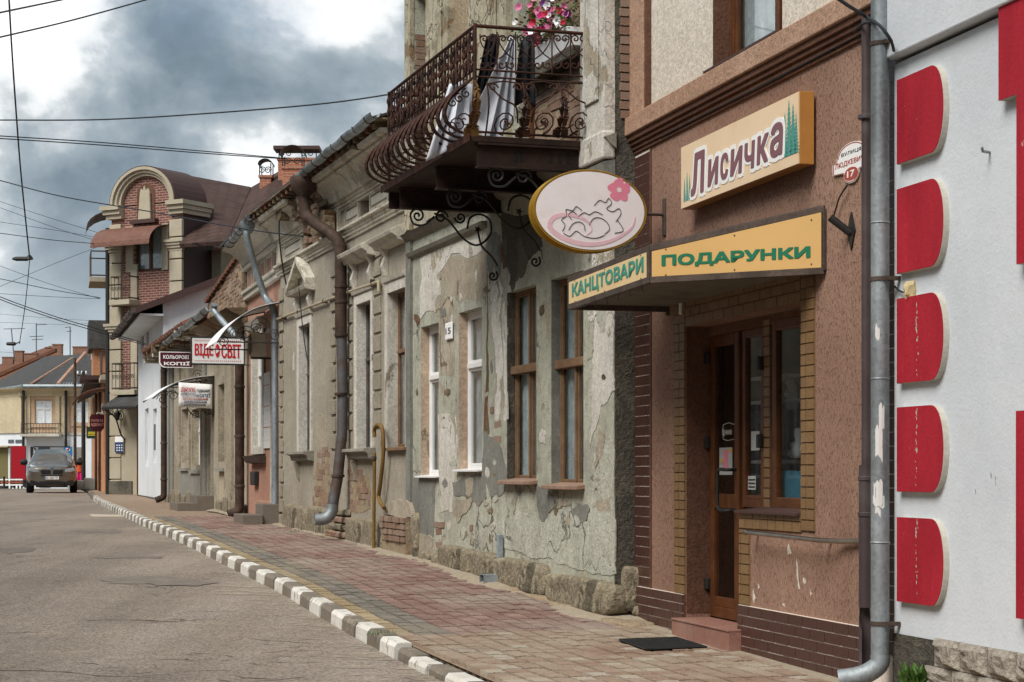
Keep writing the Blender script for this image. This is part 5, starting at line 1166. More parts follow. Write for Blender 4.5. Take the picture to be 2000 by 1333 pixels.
# front railing: rails and bulging balusters
def rail(pts, r, nm='rail', mat='rustiron'): MB().tube(pts, r, 6).build(nm, M[mat], bal)
zM1, zM2 = EYE + 3.42, EYE + 3.36
for z, r in ((zR, .016), (zM1, .009), (zM2, .009)): rail([(sb0, NB, z), (sb1, NB, z)], r); rail([(sb0, 0, z), (sb0, NB, z)], r); rail([(sb1, 0, z), (sb1, NB, z)], r)
rail([(sb0, NB + .02, zS + .09), (sb1, NB + .02, zS + .09)], .011); rail([(sb0, .02, zS + .09), (sb0, NB + .02, zS + .09)], .011)
rail([(sb0, NB, zS), (sb0, NB, zR + .02)], .016, 'corner_post'); rail([(sb1, NB, zS), (sb1, NB, zR + .02)], .016, 'corner_post'); rail([(sb0, .02, zS), (sb0, .02, zR)], .012, 'corner_post')
bel = smooth_path([(0, 0, zM2), (0, .05, zM2 - .05), (0, .17, zM2 - .16), (0, .235, zM2 - .29), (0, .20, zM2 - .40), (0, .10, zM2 - .46), (0, .02, zS + .09)], 4)
bp = MB(); bu = MB(); bu.tube([(0, 0, zR), (0, 0, zM2)], .008, 5); bp.tube(bel, .013, 6)
for z in (zR - .1, zR - .2, zR - .28): bu.lathe([(.008, -.03), (.02, -.012), (.02, .012), (.008, .03)], (0, 0, z), 6)
for d_ in (1, -1): bu.tube([(d_ * x * .9, y, z) for x, y, z in [(a * 1, 0, b) for a, b in spiral((.03, zR - .14), .03, 1.3, math.pi, 12, -1)]], .005, 4)
lf_ = []
for i, p in enumerate(bel[4:-5]):
    t = i / (len(bel) - 9); w_ = .07 * math.sin(math.pi * (t * .9 + .08)) * (1 if i % 2 else .55); lf_.append((p, w_))
for i in range(len(lf_) - 1):
    (p, a), (q_, b) = lf_[i], lf_[i + 1]; o_ = Vector((0, .012, 0)); bp.add([p + o_ + Vector((-a, 0, 0)), p + o_ * 2.2, p + o_ + Vector((a, 0, 0)), q_ + o_ + Vector((b, 0, 0)), q_ + o_ * 2.2, q_ + o_ + Vector((-b, 0, 0))], [(0, 1, 4, 5), (1, 2, 3, 4)])
bpc = MB(); bpc.tube([(0, y, z) for y, z in spiral((.06, zS + .2), .07, 1.4, 0, 16, 1)], .006, 4); bp.add(bpc.v, bpc.f); bpd = MB(); bpd.tube([(0, y, z) for y, z in spiral((.05, zM2 - .13), .045, 1.3, 1.5, 14, -1)], .007, 4); bp.add(bpd.v, bpd.f)
b_up, b_low = bu.mesh('baluster', M['rustiron'], True), bp.mesh('belly_baluster', M['rustiron'], True)
bv = MB(); bv.tube([(0, 0, zR), (0, 0, zM2)], .007, 5)
for c_, r_q, a0, dn in ((zR - .08, .05, 0, 1), (zR - .17, .045, 3.1, 1), (zR - .27, .05, 0, -1), (zR - .33, .035, 3.1, 1)): bv.tube([(x, .01, z) for x, z in spiral((.02 if dn > 0 else -.02, c_), r_q, 1.4, a0, 14, dn)], .007, 4)
bw_ = MB(); bw_.tube([(0, 0, zR), (0, 0, zM2)], .009, 5)
for zq in (zR - .13, zR - .29): bw_.prism([(0, zq + .10), (.035, zq + .02), (.022, zq), (.04, zq - .05), (0, zq - .10), (-.04, zq - .05), (-.022, zq), (-.035, zq + .02)], 'y', .006, .014)
b_v, b_w = bv.mesh('baluster', M['rustiron'], True), bw_.mesh('baluster', M['rustiron'])
for i in range(31): inst((b_v, b_w, b_v, b_up)[i % 4], 'baluster', bal, Matrix.Translation((sb0 + .05 + (sb1 - sb0 - .08) * i / 30, NB, rnd.uniform(-.01, .01))))
for i in range(15): inst(b_low, 'belly_baluster', bal, Matrix.Translation((sb0 + .10 + (sb1 - sb0 - .14) * i / 14, NB, 0)) @ Matrix.Rotation(rnd.uniform(-.05, .05), 4, 'Z'))
# end panel facing the viewer, drawn in its own plane
FB = F15.sub(sb0)
def ep(pts, r=.007, nm='scroll', mat='rustiron', sm=4, bulge=True):
    q = [FB.sz(*c6(*p)) for p in pts]
    def off(z): 
        t = (zM2 - z) / (zM2 - zS - .09); return -.13 * math.sin(math.pi * max(0, min(1, t))) if 0 < t < 1 else 0
    P3 = [(sb0 + (off(z) if bulge else 0), n_, z) for n_, z in q]
    MB().tube(smooth_path(P3, sm) if sm else P3, r, 5).build(nm, M[mat], bal, smooth=True)
def eps(c, r, turns, a0, dirn, **k): ep([(c[0] + x, c[1] + y) for x, y in spiral((0, 0), r, turns, a0, 18, dirn)], sm=0, **k)
for x in (760, 870, 978, 1085, 1195, 1300): ep([(x, 190), (x, 440)], .007, 'bar')
for i, xc in enumerate((705, 815, 925, 1030, 1140, 1245)):
    ep([(xc - 45, 205), (xc - 42, 250), (xc - 5, 310), (xc + 45, 350)], .006); ep([(xc + 45, 205), (xc + 42, 250), (xc + 5, 310), (xc - 45, 350)], .006)
    eps((xc - 25, 240), 24, 1.3, math.pi, 1, r=.005) if False else None
    eps((xc - 22, 232), 24, 1.25, math.pi, 1); eps((xc + 22, 232), 24, 1.25, 0, -1); eps((xc - 28, 385), 28, 1.1, -.6, 1); eps((xc + 28, 385), 28, 1.1, math.pi + .6, -1)
for x in (690, 905, 1125, 1315): ep([(x, 495), (x - 4, 640), (x, 815)], .008, 'bar')
for xc, dr in ((795, 1), (1015, -1), (1232, 1)):
    eps((xc, 735), 68, 1.9, math.pi / 2, dr, ); ep([(xc - 100, 510), (xc - 30, 600), (xc + 50, 650), (xc + 70, 735)] if dr > 0 else [(xc + 100, 510), (xc + 30, 600), (xc - 50, 650), (xc - 70, 735)], .008)
    eps((xc - 75, 530), 30, 1.2, 0, -1); eps((xc + 75, 530), 30, 1.2, math.pi, 1); ep([(xc - 100, 505), (xc, 487), (xc + 100, 505)], .007)
    n_, z_ = FB.sz(*c6(xc, 745)); f_ = MB().prism([(n_ + (.034 if j % 2 else .015) * math.cos(j * math.pi / 5), z_ + (.034 if j % 2 else .015) * math.sin(j * math.pi / 5)) for j in range(10)], 'x', sb0 - .12, sb0 - .108); f_.build('rosette', M['rustiron'], bal)
for x, mat in ((600, 'rustleaf'), (905, 'rustiron'), (1125, 'rustiron')):        # acanthus leaves
    top, bot = (495, 810) if x == 600 else (560, 815); k = 9; outl = []
    wds = [.02, .25, .5, .42, .62, .5, .72, .55, .95, 1.1]
    for sg in (-1, 1):
        side = []
        for i in range(k + 1):
            t = i / k; y = top + (bot - top) * t; w_ = 46 * wds[i] * (1 if i % 2 == 0 else .9); side += [(x + sg * w_ + (20 * (1 - t) if x == 600 else 0), y - (14 if i % 2 == 0 else 0))]
        outl.append(side)
    pts = [FB.sz(*c6(*p)) for p in outl[0] + outl[1][::-1]]
    lm = MB(); n2 = len(outl[0]); off = lambda z: -.03 - .13 * math.sin(math.pi * max(0, min(1, (zM2 - z) / (zM2 - zS - .09))))
    L_ = pts[:n2]; R_ = pts[n2:][::-1]
    for i in range(n2 - 1):
        c0_, c1_ = ((L_[i][0] + R_[i][0]) / 2, L_[i][1]), ((L_[i + 1][0] + R_[i + 1][0]) / 2, L_[i + 1][1])
        lm.add([(sb0 + off(p[1]) + (.0 if j % 3 else .03), p[0], p[1]) for j, p in enumerate((L_[i], c0_, c0_, R_[i], R_[i + 1], c1_, c1_, L_[i + 1]))], [(0, 1, 6, 7), (2, 3, 4, 5)])
    lo = lm.build('acanthus_leaf', M[mat], bal); sd_ = lo.modifiers.new('t', 'SOLIDIFY'); sd_.thickness = .004

# washing and flowers
def cloth(name, top, bot, mat, label, sofs, folds=5, amp=.035, seed=0, notch=0):
    """hanging cloth between an upper and a lower edge given in crop pixels"""
    F_ = F15.sub(sb0 + sofs); r = random.Random(seed); nu, nv = 20, 16; m = MB()
    def lp(T, u):
        i = min(int(u * (len(T) - 1)), len(T) - 2); f = u * (len(T) - 1) - i; return (T[i][0] + (T[i + 1][0] - T[i][0]) * f, T[i][1] + (T[i + 1][1] - T[i][1]) * f)
    ph = r.uniform(0, 6)
    for j in range(nv + 1):
        v = j / nv
        for i in range(nu + 1):
            u = i / nu; a, b = lp(top, u), lp(bot, u); n_, z_ = F_.sz(*c6(a[0] + (b[0] - a[0]) * v, a[1] + (b[1] - a[1]) * v))
            m.v.append((n_, amp * (.35 + .65 * v) * (math.sin(u * folds * 6.28 + ph + v * 1.3) + .4 * math.sin(u * folds * 11 + v * 3)), z_))
    K = nu + 1; m.f = [[j * K + i, j * K + i + 1, (j + 1) * K + i + 1, (j + 1) * K + i] for j in range(nv) for i in range(nu)]; m.mi = [0] * len(m.f)
    o = m.build(name, M[mat], smooth=True, M=None); o.matrix_world = F_.M; s_ = o.modifiers.new('t', 'SOLIDIFY'); s_.thickness = .006
    return tag(o, label, 'laundry', 'washing on the balcony')
M['cl_w'] = simple('white_cotton', (.62, .64, .70), .9, .1, var=.04, bump=.1)
M['cl_k'] = simple('black_cloth', (.02, .02, .023), .9, .1, var=.3, bump=.1)
M['cl_d'] = simple('dark_grey_denim', (.04, .042, .047), .9, .1, var=.3, bump=.2)
M['cl_r'] = simple('red_cloth', (.45, .03, .04), .9, .1, var=.2, bump=.1)
cloth('white_shirt', [(835, 220), (850, 225), (862, 240)], [(620, 650), (690, 855), (770, 860), (860, 670)], 'cl_w', 'white shirt hung by one corner over the balcony', .12, 3, .05, 1)
cloth('white_sheet', [(480, 500), (560, 480), (640, 520)], [(330, 960), (500, 880), (640, 850)], 'cl_w', 'white sheet hanging low at the street side of the balcony', .7, 3, .05, 2)
cloth('black_shirt', [(690, 230), (735, 195), (775, 235)], [(610, 600), (680, 590), (745, 430)], 'cl_k', 'black shirt at the front corner of the balcony', .25, 3, .04, 3)
cloth('dark_trousers', [(890, 260), (940, 210), (980, 260)], [(850, 640), (920, 600), (985, 640)], 'cl_d', 'dark grey trousers hanging in the middle of the balcony', .2, 2, .04, 4)
cloth('red_garment', [(500, 470), (540, 460)], [(515, 620), (600, 640)], 'cl_r', 'small red garment half hidden behind the balcony railing', .9, 2, .03, 5)
cable('washing_line', [F15.w(sb0 + .15, .1, zR - .02), F15.w(sb0 + .15, .95, zR - .05)], .004, 'thin washing line across the balcony end')
fb = tag(empty('flower_box', F15.M), 'white plastic flower box with pink and white petunias', 'flower box')
zf = F15.z(1150, 66, .16) + .005; s0, s1 = us(1146), us(1072)
q = MB(); q.prism([(.03, zf), (.15, zf), (.19, zf + .17), (.0, zf + .17)], 'x', s0, s1); q.build('trough', M['pvc'], fb, bevel=.008)
r_ = random.Random(12); fo = MB()
for i in range(900):
    p = Vector((r_.uniform(s0 - .05, s1 + .15), r_.gauss(.14, .09), zf + .15 + abs(r_.gauss(0, .17)))); a = r_.uniform(0, 6.28); t = Vector((math.cos(a), math.sin(a), r_.uniform(-.5, .8))).normalized() * r_.uniform(.03, .06); u = t.cross(Vector((r_.uniform(-1, 1), r_.uniform(-1, 1), 1))).normalized() * .013
    fo.add([p, p + t * .5 + u, p + t, p + t * .5 - u], [(0, 1, 2, 3)])
fo.build('foliage', M['leaf'], fb)
for nm, c_ in (('fl_m', (.42, .02, .16)), ('fl_w', (.75, .73, .75)), ('fl_p', (.60, .18, .32)), ('fl_v', (.12, .02, .14)), ('fl_r', (.5, .03, .06))): M[nm] = simple(nm.replace('fl_', 'petal_'), c_, .7, .2, bump=0)
for i in range(60):
    p = Vector((r_.uniform(s0 + .0, s1 + .2), .14 + abs(r_.gauss(0, .08)), zf + .2 + abs(r_.gauss(.06, .13)))); rr = r_.uniform(.028, .045); nrm = Vector((-.7, .7, r_.uniform(-.1, .5))).normalized(); a = nrm.orthogonal().normalized(); b = nrm.cross(a); q = MB(); vs = [p - nrm * .02]
    for j in range(10): vs.append(p + (a * math.cos(j * .628) + b * math.sin(j * .628)) * rr * (1 if j % 2 else .8) + nrm * (.006 if j % 2 else 0))
    q.add(vs, [(0, 1 + j, 1 + (j + 1) % 10) for j in range(10)]); q.build('blossom', M[r_.choice(['fl_m', 'fl_w', 'fl_p', 'fl_p', 'fl_v', 'fl_r', 'fl_m', 'fl_w'])], fb)
# ------------------------------------------------------------------ grey house with hooded windows
F13 = line_frame(5.873, .316, 798)
c4 = lambda x, y: (460 + x / 2.6658, 180 + y / 2.6658)
c5 = lambda x, y: (530 + x / 2.222, 480 + y / 2.222)
c3 = lambda x, y: (250 + x / 2.666, 560 + y / 2.666)
h13 = empty('grey_house', F13.M, 'grey-beige single-storey house with hooded windows and a rotten cornice', 'house')
sN, sF = .02, F13.s(548); G13 = lambda s: zpave(F13.w(s, 0, 0).y)
zw0, zw1 = EYE + .29, EYE + 2.2
ops = []
for p0, p1 in ((760, 796), (699, 727), (586, 608)): ops.append((max(F13.s(p1), .06), F13.s(p0), zw0, zw1, .13))
zst, zco, zga = EYE + 3.22, EYE + 3.62, EYE + 4.05
att = [(F13.s(722), F13.s(704), EYE + 3.33, EYE + 3.56, .2), (F13.s(601), F13.s(592), EYE + 3.33, EYE + 3.56, .2)]
m = wall(MB(), -.02, sF, .2, zco + .05, ops + att); shell(m, -.02, sF, .2, zga, 8, -.7); m.build('wall', M['p13'], h13)
for i, w_ in enumerate(ops):
    o = window(h13, w_[0], w_[1], w_[2], w_[3], -.11, M['rustgrey'] if i else M['oldwood'], .03, mull=(.5,), rails=(.62,), back='curtain', sashw=.02, th=.035)
    MB().box(w_[1] - .005, w_[1] + .012, -.13, .02, w_[2], w_[3]).build('reveal_face', M['whitetrim'], o)
    a = MB(); a.box(w_[1] + .012, w_[1] + .13, -.01, .028, w_[2], w_[3] + .12); a.box(w_[0] - .1 if i else w_[0], w_[0] - .001, -.01, .028, w_[2], w_[3] + .12); a.box(w_[0], w_[1] + .012, -.01, .028, w_[3], w_[3] + .12); a.build('architrave', M['whitetrim'] if i else M['whitetrim'], o, bevel=.006)
    if i: 
        MB().prism([(-.1, w_[2] + .03), (.16, w_[2] + .01), (.17, w_[2] - .03), (.11, w_[2] - .05), (.09, w_[2] - .12), (-.02, w_[2] - .14)], 'x', w_[0] - .2, w_[1] + .24).build('sill', M['string'], o, bevel=.006)
        MB().prism([(0, w_[2] - .14), (.09, w_[2] - .14), (.03, w_[2] - .4), (0, w_[2] - .42)], 'x', w_[1] + .02, w_[1] + .1).build('console', M['p13q'], o)
    else: MB().prism([(-.1, w_[2] + .02), (.07, w_[2]), (.07, w_[2] - .03), (-.1, w_[2] - .02)], 'x', w_[0] - .05, w_[1] + .06).build('sill', M['oldwood'], o)
    # panel, consoles and hood above
    MB().prism([(0, zw1 + .12), (.05, zw1 + .14), (.07, zw1 + .20), (0, zw1 + .22)], 'x', w_[0] - .14 if i else w_[0] - .0, w_[1] + .16).build('head_moulding', M['cornice'], o)
    for sx_ in (w_[1] + .03, w_[0] - .12): 
        if sx_ > 0: MB().prism([(0, zw1 + .22), (.05, zw1 + .22), (.09, zw1 + .34), (.05, zw1 + .46), (.11, zw1 + .56), (0, zw1 + .57)], 'x', sx_, sx_ + .09).build('console', M['whitetrim'], o, bevel=.008)
    zh = zw1 + .54
    if i < 2: MB().prism([(0, zh), (.12, zh + .02), (.14, zh + .06), (.2, zh + .09), (.22, zh + .14), (.12, zh + .19), (0, zh + .22)], 'x', max(.03, w_[0] - .26), w_[1] + .32).build('hood', M['cornice'], o, bevel=.006)
    else:
        c_ = (w_[0] + w_[1]) / 2; hw = (w_[1] - w_[0]) / 2 + .3
        MB().prism([(0, zh - .08), (.15, zh - .06), (.18, zh), (0, zh + .02)], 'x', c_ - hw, c_ + hw).build('hood', M['cornice'], o)
        for sg in (-1, 1):
            q = MB(); q.prism([(c_ + sg * hw, zh + .01), (c_ + sg * hw, zh + .1), (c_, zh + .48), (c_, zh + .38)], 'y', 0, .16); q.build('pediment_side', M['cornice'], o, bevel=.008)
for q_ in att: MB().box(q_[0] - .02, q_[1] + .02, -.4, -.2, q_[2] - .02, q_[3] + .02).build('attic_opening', M['darkroom'], h13)
# string course, frieze panels, cornice
MB().prism([(0, zst - .10), (.03, zst - .10), (.03, zst - .065), (.055, zst - .06), (.055, zst - .02), (.08, zst - .015), (.08, zst + .02), (.12, zst + .025), (.12, zst + .06), (.04, zst + .09), (0, zst + .10)], 'x', 0, sF + .04).build('string_course', M['cornice'], h13, bevel=.006)
for p0, p1 in ((724, 760), (762, 796), (676, 702), (605, 634), (556, 590)):
    a, b = F13.s(p1), F13.s(p0); f = MB(); ring(f, a, b, EYE + 3.34, EYE + 3.57, .03, -.01, .022); f.build('frieze_panel', M['cornice'], h13, bevel=.006); MB().box(a + .06, b - .06, -.01, .014, EYE + 3.4, EYE + 3.51).build('panel_field', M['whitecorn'], h13, bevel=.01)
for p0, p1 in ((650, 668), (636, 642), (548, 554)):
    a, b = F13.s(p1), F13.s(p0); MB().box(a, b, 0, .07, zst + .09, zco + .02).build('frieze_pilaster', M['cornice'], h13, bevel=.008)
prof = [(0, zco - .06), (.035, zco - .06), (.035, zco - .025), (.06, zco - .025), (.06, zco + .01), (.09, zco + .02), (.09, zco + .055), (.13, zco + .06), (.15, zco + .12), (.19, zco + .20), (.26, zco + .27), (.33, zco + .30), (.33, zco + .335), (.40, zco + .34), (.42, zco + .39), (0, zco + .41)]
sA, sB = F13.s(655), F13.s(608)
MB().prism(prof, 'x', -.3, sA).build('cornice', M['cornice'], h13); MB().prism(prof, 'x', sB, sF + .1).build('cornice', M['cornice'], h13)
# the rotten stretch: crumbled bricks and plaster lumps
MB().prism([(0, zco - .05), (.05, zco + .0), (.12, zco + .2), (.2, zco + .38), (0, zco + .41)], 'x', sA + .001, sB - .001).build('rotten_core', M['decay_crack'], h13)
r_ = random.Random(8)
for i in range(46):
    s = r_.uniform(sA - .1, sB + .15); z = r_.uniform(zst + .1, zga - .08); n_ = .03 + max(0, (z - zco)) * .6 + r_.uniform(0, .08)
    inst(brick_mesh, 'brick', h13, Matrix.Translation((s, n_, z)) @ Matrix.Rotation(r_.uniform(-.3, .3), 4, 'Y') @ Matrix.Rotation(r_.uniform(-.3, .3), 4, 'Z') @ Matrix.Diagonal((r_.uniform(.1, .24), r_.uniform(.05, .12), .065, 1)) @ Matrix.Translation((0, -.5, 0)))
for i, (p0, p1, z0_, z1_) in enumerate(((575, 598, zco + .05, zco + .3), (556, 566, zco + .2, zco + .38), (690, 730, zco + .33, zga), (612, 640, zst + .1, zco))):
    a, b = F13.s(p1, .2), F13.s(p0, .2); MB().prism(jag([(a, z0_), (b, z0_ + .05), (b, z1_), (a, z1_ - .04)], .06, 3, i), 'y', .1, .24 + .1 * (i % 3)).build('broken_plaster', M['decay_crack'], h13)
for i in range(26):
    s = -.2 + (sF + .3) * i / 25; MB().box(s, s + .09, .02, .47, zga - .03, zga + .04).build('rafter_end', M['decay_crack'], h13)
MB().box(-.4, sF + .1, -.2, .5, zga + .041, zga + .06).build('eaves_board', M['decay_crack'], h13)
MB().prism([(.5, zga + .061), (.5, zga + .09), (-4, zga + 1.5), (-4, zga + 1.45)], 'x', -.3, sF).build('roof', M['slate'], h13)
# quoins
for z0_ in [.55 + .24 * i for i in range(16)]:
    if z0_ > zst - EYE - .2 + EYE: continue
    k = int(z0_ * 10) % 2; o_ = .10 if int(round((z0_ - .55) / .24)) % 2 else .0
    MB().box(sF - .2 - o_, sF + .01, -.01, .03, z0_ + .02, z0_ + .22).build('quoin', M['p13q'], h13, bevel=.008)
    a = F13.s(657); MB().box(a, a + .2 + o_, -.01, .03, z0_ + .02, z0_ + .22).build('quoin', M['p13q'], h13, bevel=.008)
    if z0_ > 1.9: 
        a, b = F13.s(689), F13.s(681); MB().box(a, b, -.01, .02, z0_ + .02, z0_ + .22).build('quoin', M['p13q'], h13, bevel=.006)
        a, b = F13.s(745), F13.s(731); MB().box(a, b, -.01, .02, z0_ + .02, z0_ + .22).build('quoin', M['p13q'], h13, bevel=.006)
# bared brick and footing
def inpoly(P_):
    def f(x, y):
        c = False; j = len(P_) - 1
        for i in range(len(P_)):
            if (P_[i][1] > y) != (P_[j][1] > y) and x < (P_[j][0] - P_[i][0]) * (y - P_[i][1]) / (P_[j][1] - P_[i][1]) + P_[i][0]: c = not c
            j = i
        return c
    return f
def bare(px, seed, keep=.75):
    P_ = [F13.sz(*c5(*p)) for p in px]
    MB().prism(jag(P_, .05, 3, seed), 'y', -.02, .004).build('mortar', M['mortar'], h13)
    bricks(h13, min(p[0] for p in P_), max(p[0] for p in P_), min(p[1] for p in P_), max(p[1] for p in P_), seed=seed, keep=keep, th=.008, inside=inpoly(P_), bl=.22, bh=.08)
bare([(195, 930), (215, 830), (245, 850), (262, 1000), (262, 1140), (180, 1135)], 1); bare([(335, 900), (360, 960), (425, 1000), (430, 1140), (335, 1150)], 2, .7); bare([(300, 500), (330, 480), (330, 900), (310, 900)], 3, .7)
P13 = lambda pts, mat, **k: patch(F13, h13, [c5(*p) for p in pts], M[mat], **k)
P13([(195, 760), (220, 728), (245, 770), (250, 900), (225, 960), (195, 940)], 'sand_pl', th=.008)
P13([(90, 465), (100, 470), (100, 540), (92, 540)], 'white_pl', th=.006)
for i, (p0, p1, y0, y1) in enumerate(((548, 577, 985, 1032), (577, 590, 988, 1036), (590, 634, 990, 1042), (634, 650, 1005, 1050), (672, 700, 1012, 1052), (700, 745, 1014, 1060))):
    add_stone(h13, F13, F13.s(p1, .09), F13.s(p0, .09), G13(F13.s(p1, .09)) - .12, F13.z((p0 + p1) / 2, y0, .09), .09, .22, 60 + i, rough=.016)
for i, (p0, p1) in enumerate(((634, 660), (655, 672))):
    s0, s1 = F13.s(p1, .1), F13.s(p0, .1)
    for j in range(5): add_stone(h13, F13, s0, s1, .45 + .1 * j, .54 + .1 * j, .13 - .015 * j, .25, 80 + i * 7 + j, 'brick' if j % 2 else 'sandstone', 'brick', .012)
a, b = F13.s(793, .1), F13.s(746, .1)
MB().box(a, b, 0, .1, .3, F13.z(770, 1012, .1) - .04).build('mortar', M['mortar'], h13)
z0_ = F13.z(770, 1058, .1)
for j in range(4):
    for i in range(6):
        w_ = (b - a) / 6; inst(brick_mesh, 'brick', h13, TS(a + w_ * (i + .5), .05, z0_ + .075 * (j + .5), w_ - .02, .075 + rnd.uniform(-.015, .015), .06))
add_stone(h13, F13, a - .25, a - .02, .4, z0_ + .36, .06, .2, 99); MB().prism(jag([(a - .05, z0_ + .3), (b + .1, z0_ + .3), (b, z0_ + .45), (a + .3, z0_ + .5), (a, z0_ + .4)], .05, 3, 4), 'y', 0, .05).build('broken_plaster', M['sand_pl'], h13)
# gutter of the grey house, down pipes and gas pipes
def gutter(name, P0, P1, r, mat, label, n=16, brk=8):
    g_ = tag(empty(name), label, 'gutter'); d_ = (P1 - P0); L = d_.length; d_.normalize(); side = Vector((d_.y, -d_.x, 0)).normalized(); q = MB(); k = 9
    vs = []
    for t in range(n + 1):
        c = P0 + d_ * (L * t / n) + Vector((0, 0, .012 * math.sin(t * 1.7)))
        for rr in (r, r - .008):
            for j in range(k + 1):
                a = math.pi + math.pi * j / k; vs.append(c + side * (rr * math.cos(a)) + Vector((0, 0, rr * math.sin(a))))
    K = 2 * (k + 1); q.v = vs; F_ = []
    for t in range(n):
        for j in range(k): F_ += [[t * K + j, t * K + j + 1, (t + 1) * K + j + 1, (t + 1) * K + j], [t * K + k + 1 + j, (t + 1) * K + k + 1 + j, (t + 1) * K + k + 2 + j, t * K + k + 2 + j]]
        F_ += [[t * K, (t + 1) * K, (t + 1) * K + k + 1, t * K + k + 1], [t * K + k, t * K + 2 * k + 1, (t + 1) * K + 2 * k + 1, (t + 1) * K + k]]
    q.f = F_; q.mi = [0] * len(F_); q.build('trough', M[mat], g_, smooth=True)
    for i in range(brk):
        c = P0 + d_ * (L * (i + .5) / brk); MB().tube([c + side * ((r + .006) * math.cos(math.pi + math.pi * j / 8)) + Vector((0, 0, (r + .006) * math.sin(math.pi + math.pi * j / 8))) for j in range(9)], .009, 5).build('bracket', M['frame_dk'], g_)
    return g_
g13 = gutter('gutter', F13.w(-.5, .52, zga + .09), F13.w(F13.s(575, .52), .52, zga + .05), .068, 'galv2', 'grey zinc roof gutter of the grey house with hooded windows')
rp = tag(empty('drainpipe', F13.M), 'rusty crooked drainpipe with a hopper on the grey house', 'drainpipe')
sV = F13.s(666, .13); hp_ = F13.sz(594, 372, .48)
hop = MB(); hop.lathe([(.19, .16), (.2, .13), (.18, 0), (.09, -.09), (.08, -.12)], (hp_[0], .48, hp_[1] + .02), 12); hop.build('hopper', M['rustpipe'], rp, smooth=True)
zdi = F13.z(660, 488, .13)
MB().tube(smooth_path([(hp_[0], .48, hp_[1] - .04), (hp_[0], .48, hp_[1] - .22), (hp_[0] - .1, .42, hp_[1] - .4), (sV + .14, .18, zdi + .16), (sV, .13, zdi)], 5), .078, 14).build('swan_neck', M['rustpipe'], rp, smooth=True)
zA_ = F13.z(667, 660, .13); MB().tube([(sV, .13, zdi + .04), (sV, .13, zA_)], .08, 14).build('upper_pipe', M['rustpipe'], rp, smooth=True)
lowp = [(sV, F13.ns(px, sV), F13.sz(px, py, .2)[1]) for px, py in ((667, 655), (669, 760), (668, 845), (660, 930), (650, 985))]
MB().tube(lowp, [.072, .07, .07, .073, .075], 14).build('lower_pipe', M['rustgrey'], rp, smooth=True)
e_ = lowp[-1]; MB().tube(smooth_path([e_, (sV, e_[1] + .02, e_[2] - .1), (sV + .0, e_[1] + .1, e_[2] - .19), (sV + .02, e_[1] + .24, e_[2] - .2)], 4), .08, 14, caps=False).build('spout', M['galv'], rp, smooth=True)
for py in (560, 590, 655, 770, 930):
    z_ = F13.z(667, py, .13); n_ = .13 if py < 850 else lowp[3][1]; MB().lathe([(.082, -.02), (.09, -.015), (.09, .015), (.082, .02)], (sV, n_, z_), 14).build('collar', M['rustpipe'], rp, smooth=True)
gs = tag(empty('gas_pipe', F13.M), 'thin beige gas pipe running level across the grey house front', 'pipe')
zG = EYE + 2.4; MB().tube([(F13.s(745), .05, zG - .02), (F13.s(700), .05, zG), (F13.s(600), .05, zG + .03), (sF, .05, zG + .04)], .022, 8).build('pipe', M['beigepipe'], gs, smooth=True)
MB().tube([(F13.s(745), .05, zG - .02), (F13.s(745) - .06, .05, zG - .03), (F13.s(745) - .07, .05, zG - .15)], .022, 8).build('elbow', M['beigepipe'], gs, smooth=True)
for px in (735, 690, 640, 590, 560): MB().box(F13.s(px) - .012, F13.s(px) + .012, 0, .08, zG - .01, zG + .04).build('clip', M['frame_dk'], gs)
yp = tag(empty('gas_pipe', F13.M), 'bent yellow-brown gas riser standing before the grey house', 'pipe')
sY = F13.s(730, .16); MB().tube([(sY, .16, G13(sY) - .05), (sY, .16, G13(sY) + .2), (sY, .15, F13.z(731, 885, .16))], .022, 8).build('riser', M['yellowpipe'], yp, smooth=True)
MB().tube(smooth_path([(F13.s(x_, .1), .1, F13.z(x_, y_, .1)) for x_, y_ in [c5(*p) for p in ((447, 830), (448, 795), (465, 778), (482, 800), (486, 900), (472, 1040), (466, 1095), (490, 1140))]], 4), .026, 8).build('hook', M['yellowpipe'], yp, smooth=True)
MB().lathe([(.02, -.02), (.035, -.02), (.035, .02), (.02, .02)], (sY, .16, F13.z(731, 895, .16)), 10).build('valve', M['frame_dk'], yp)

# ------------------------------------------------------------------ pink house
FP = Frame(*F13.w(sF + .01, -.01, 0)[:2], -.27, 1)
ph = empty('pink_house', FP.M, 'narrow pink house with white mouldings and an orange-brown door', 'house')
sPE = FP.s(484); GP = lambda s: zpave(FP.w(s, 0, 0).y)
wn_ = (FP.s(516), FP.s(497), EYE + .32, EYE + 2.3, .1); dr_ = (FP.s(546.5), FP.s(533), .4, EYE + 2.45, .12)
m = wall(MB(), 0, sPE, .2, EYE + 4, [wn_, dr_]); shell(m, 0, sPE, .2, EYE + 4, 8, -.6); m.build('wall', M['pinkwall'], ph)
o = window(ph, *wn_[:4], -.07, M['pvc'], .05, rails=(.7,), back='curtain_w'); MB().box(wn_[1] - .004, wn_[1] + .02, -.1, .03, wn_[2], wn_[3]).build('reveal_face', M['whitecorn'], o)
f = MB(); ring(f, wn_[0] - .15, wn_[1] + .16, wn_[2] - .02, wn_[3] + .16, .14, 0, .05); f.build('surround', M['whitecorn'], o, bevel=.01); MB().prism([(0, wn_[3] + .14), (.1, wn_[3] + .2), (.16, wn_[3] + .32), (0, wn_[3] + .36)], 'x', wn_[0] - .25, wn_[1] + .25).build('hood', M['whitecorn'], o)
MB().prism([(0, wn_[2] - .04), (.18, wn_[2] - .04), (.12, wn_[2] - .16), (0, wn_[2] - .18)], 'x', wn_[0] - .25, wn_[1] + .3).build('sill', M['frame_dk'], o)
